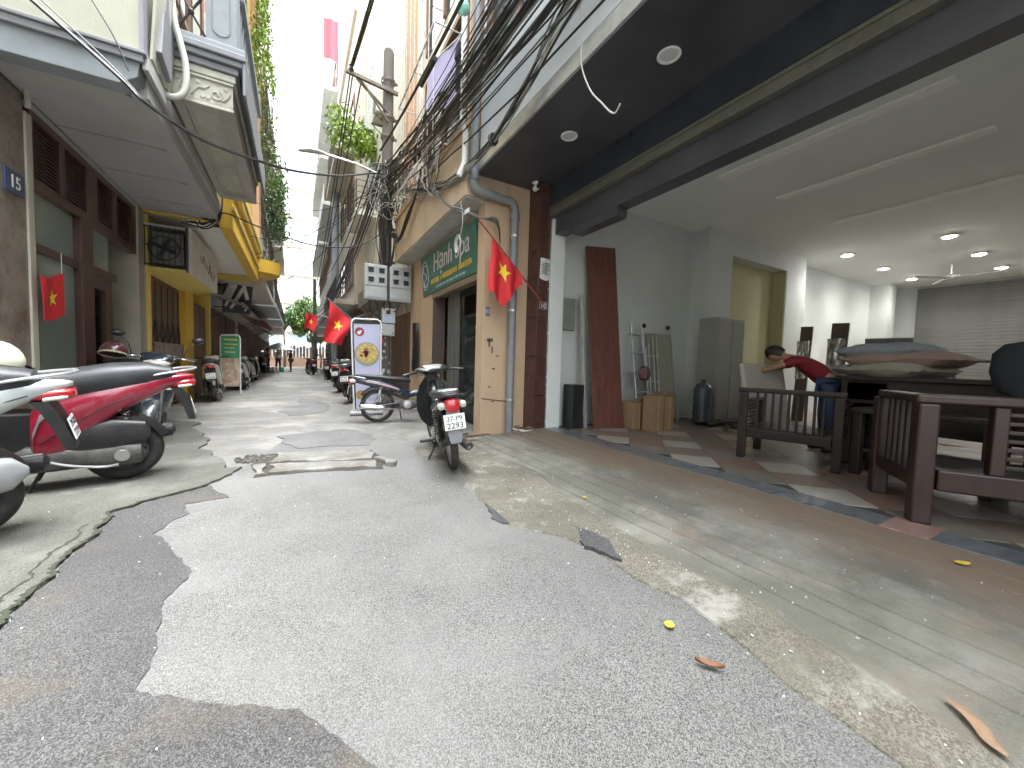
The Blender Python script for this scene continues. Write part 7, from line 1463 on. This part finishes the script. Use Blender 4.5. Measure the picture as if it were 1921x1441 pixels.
for k, (x0, x1, y0, y1, h, lab) in enumerate(((4.62, 4.88, 4.28, 4.6, .42, 'low open brown carton beside the veneer panel'), (4.72, 4.97, 4.0, 4.2, .55, 'upright brown carton in front of the folding bed'), (5.0, 5.2, 4.0, 4.2, .54, 'narrow brown carton next to the upright one'))):
    t_ = thing('carton', lab, 'carton', ((x0 + x1) / 2, (y0 + y1) / 2, FL), 'brown cartons'); part(t_, 'body', B().box(x0, x1, y0, y1, FL, FL + h), m_card, bevel=.006); part(t_, 'flap', B().obox(((x0 + x1) / 2, y0 + .02, FL + h + .03), (x1 - x0, .005, .09), (.5, 0, 0)), m_card)
    part(t_, 'tape', B().box((x0 + x1) / 2 - .02, (x0 + x1) / 2 + .02, y0 - .002, y0, FL + .02, FL + h - .01), mat('tape', (.35, .25, .13), .3))
fbd = thing('folding_bed', 'beige folding bed with castors leaning against the white wall', 'folding bed', (5.7, 4.6, FL), world=False); fbd.rotation_euler = (-.16, 0, -.08)
part(fbd, 'mattress', B().box(-.25, .32, -.03, .05, .1, 1.62), mat('bed_beige', (.27, .26, .21), .9, var=.1), bevel=.02, **LPo)
part(fbd, 'frame', B().tube([(-.3, .0, .02), (-.32, 0, 1.7)], .016, 8).tube([(.38, 0, .02), (.36, 0, 1.66)], .016, 8).tube([(-.3, 0, .08), (.38, 0, .08)], .014, 8), m_metal, True, **LPo)
for x in (-.28, .3): part(fbd, 'castor', B().lathe([(0, -.02), (.035, -.02), (.045, 0), (.035, .02), (0, .02)], (x, 0, 1.75), 'y', 16), m_black, True, **LPo)
sld = thing('step_ladder', 'thin aluminium step ladder leaning beside the folding bed', 'ladder', (5.1, 4.45, FL), world=False); sld.rotation_euler = (-.2, 0, -.1)
for x in (-.16, .12): part(sld, 'rail', B().tube([(x, 0, 0), (x - .03 * x / .16, 0, 1.78)], .016, 8), m_metal, True, **LPo)
for k in range(5): part(sld, 'rung', B().obox((-.02, 0, .25 + k * .33), (.27, .06, .02)), m_metal, **LPo)
cushion((5.06, 4.5, 1.0), .26, .16, .22, .5, mat('bag_mix', (.14, .07, .09), .6, var=.7, scale=9), 'red and white bag hung on the step ladder', 'hung_bag', 'bags in the shop')
ff = thing('camp_bed', 'folded grey metal camp bed leaning between the cartons and the folding bed', 'camp bed', (5.3, 4.4, FL), world=False); ff.rotation_euler = (-.2, .06, .1)
for x in (-.2, -.12, .05, .16): part(ff, 'tube', B().tube([(x, .02 * (x > 0), .0), (x + .1, .02 * (x > 0), 1.55 + x)], .012, 6), m_metal, True, **LPo)
for z in (.3, .75, 1.2): part(ff, 'cross_tube', B().tube([(-.17 + z * .06, 0, z), (.2 + z * .06, .02, z + .03)], .01, 6), m_metal, True, **LPo)
wj = thing('water_bottle', 'blue water dispenser bottle standing before the grey cabinet', 'bottle', (6.35, 4.3, FL)); part(wj, 'body', B().lathe([(0, FL), (.15, FL), (.16, FL + .04)] + [q for k in range(4) for q in ((.16, FL + .1 + k * .12), (.15, FL + .13 + k * .12))] + [(.16, FL + .6), (.12, FL + .7), (.04, FL + .75), (.04, FL + .8), (0, FL + .8)], (6.35, 4.3, 0), 'z', 22), mat('bottle_blue', (.07, .09, .12), .25, var=.2), True)
cb = thing('grey_cabinet', 'tall grey filing cabinet standing against the white partition', 'cabinet', (7.0, 4.4, FL)); part(cb, 'body', B().box(6.62, 7.42, 4.25, 4.64, FL, 2.05), mat('cab_grey', (.3, .3, .27), .5, var=.07), bevel=.01)
for x0 in (6.64, 7.03): d_ = part(cb, 'door', B().box(x0, x0 + .37, 4.235, 4.25, FL + .08, 2.0), MATS['cab_grey'], bevel=.005); part(d_, 'handle', B().tube([(x0 + (.34 if x0 < 7 else .03), 4.22, 1.0), (x0 + (.34 if x0 < 7 else .03), 4.22, 1.15)], .008, 6), m_metal)
oc = thing('office_chair', 'dark office chair with a rounded back beside the desk', 'chair', (5.1, .62, FL)); part(oc, 'backrest', B().loft([[(5.1 + .05 * math.cos(a), .62 + w * math.sin(a), z) for a in [2 * PI * k / 16 for k in range(16)]] for z, w in ((.95, .12), (1.0, .2), (1.15, .24), (1.3, .23), (1.38, .17), (1.4, .08))]), mat('navy_mesh', (.02, .025, .035), .7), True)
part(oc, 'seat', B().loft([[(5.3 + .24 * math.cos(a), .62 + .24 * math.sin(a), z) for a in [2 * PI * k / 20 for k in range(20)]] for z in (.58, .6, .65, .67)]), m_black, True); part(oc, 'column', B().tube([(5.3, .62, .2), (5.3, .62, .58)], .03, 8).tube([(5.12, .62, 1.0), (5.12, .62, .65), (5.3, .62, .62)], .02, 6), m_black, True)
for k in range(5): part(oc, 'base_arm', B().tube([(5.3, .62, .21), (5.3 + .28 * math.cos(k * 1.2566), .62 + .28 * math.sin(k * 1.2566), .16)], .02, 6), m_black, True)
b = B()
for k in range(24): b.obox((random.uniform(5.9, 7.4), random.uniform(3.3, 4.15), FL + .03 + random.uniform(0, .05)), (random.uniform(.2, .7), random.uniform(.04, .12), .03), (0, 0, random.uniform(-.4, .4)))
ob = struct('floor_scrap', b, m_dwood, kind='stuff'); ob['label'] = 'dark scrap timber strewn on the shop floor below the cabinet'
for ob in list(C.objects):
    if ob.name.startswith('floor_scrap'): pass
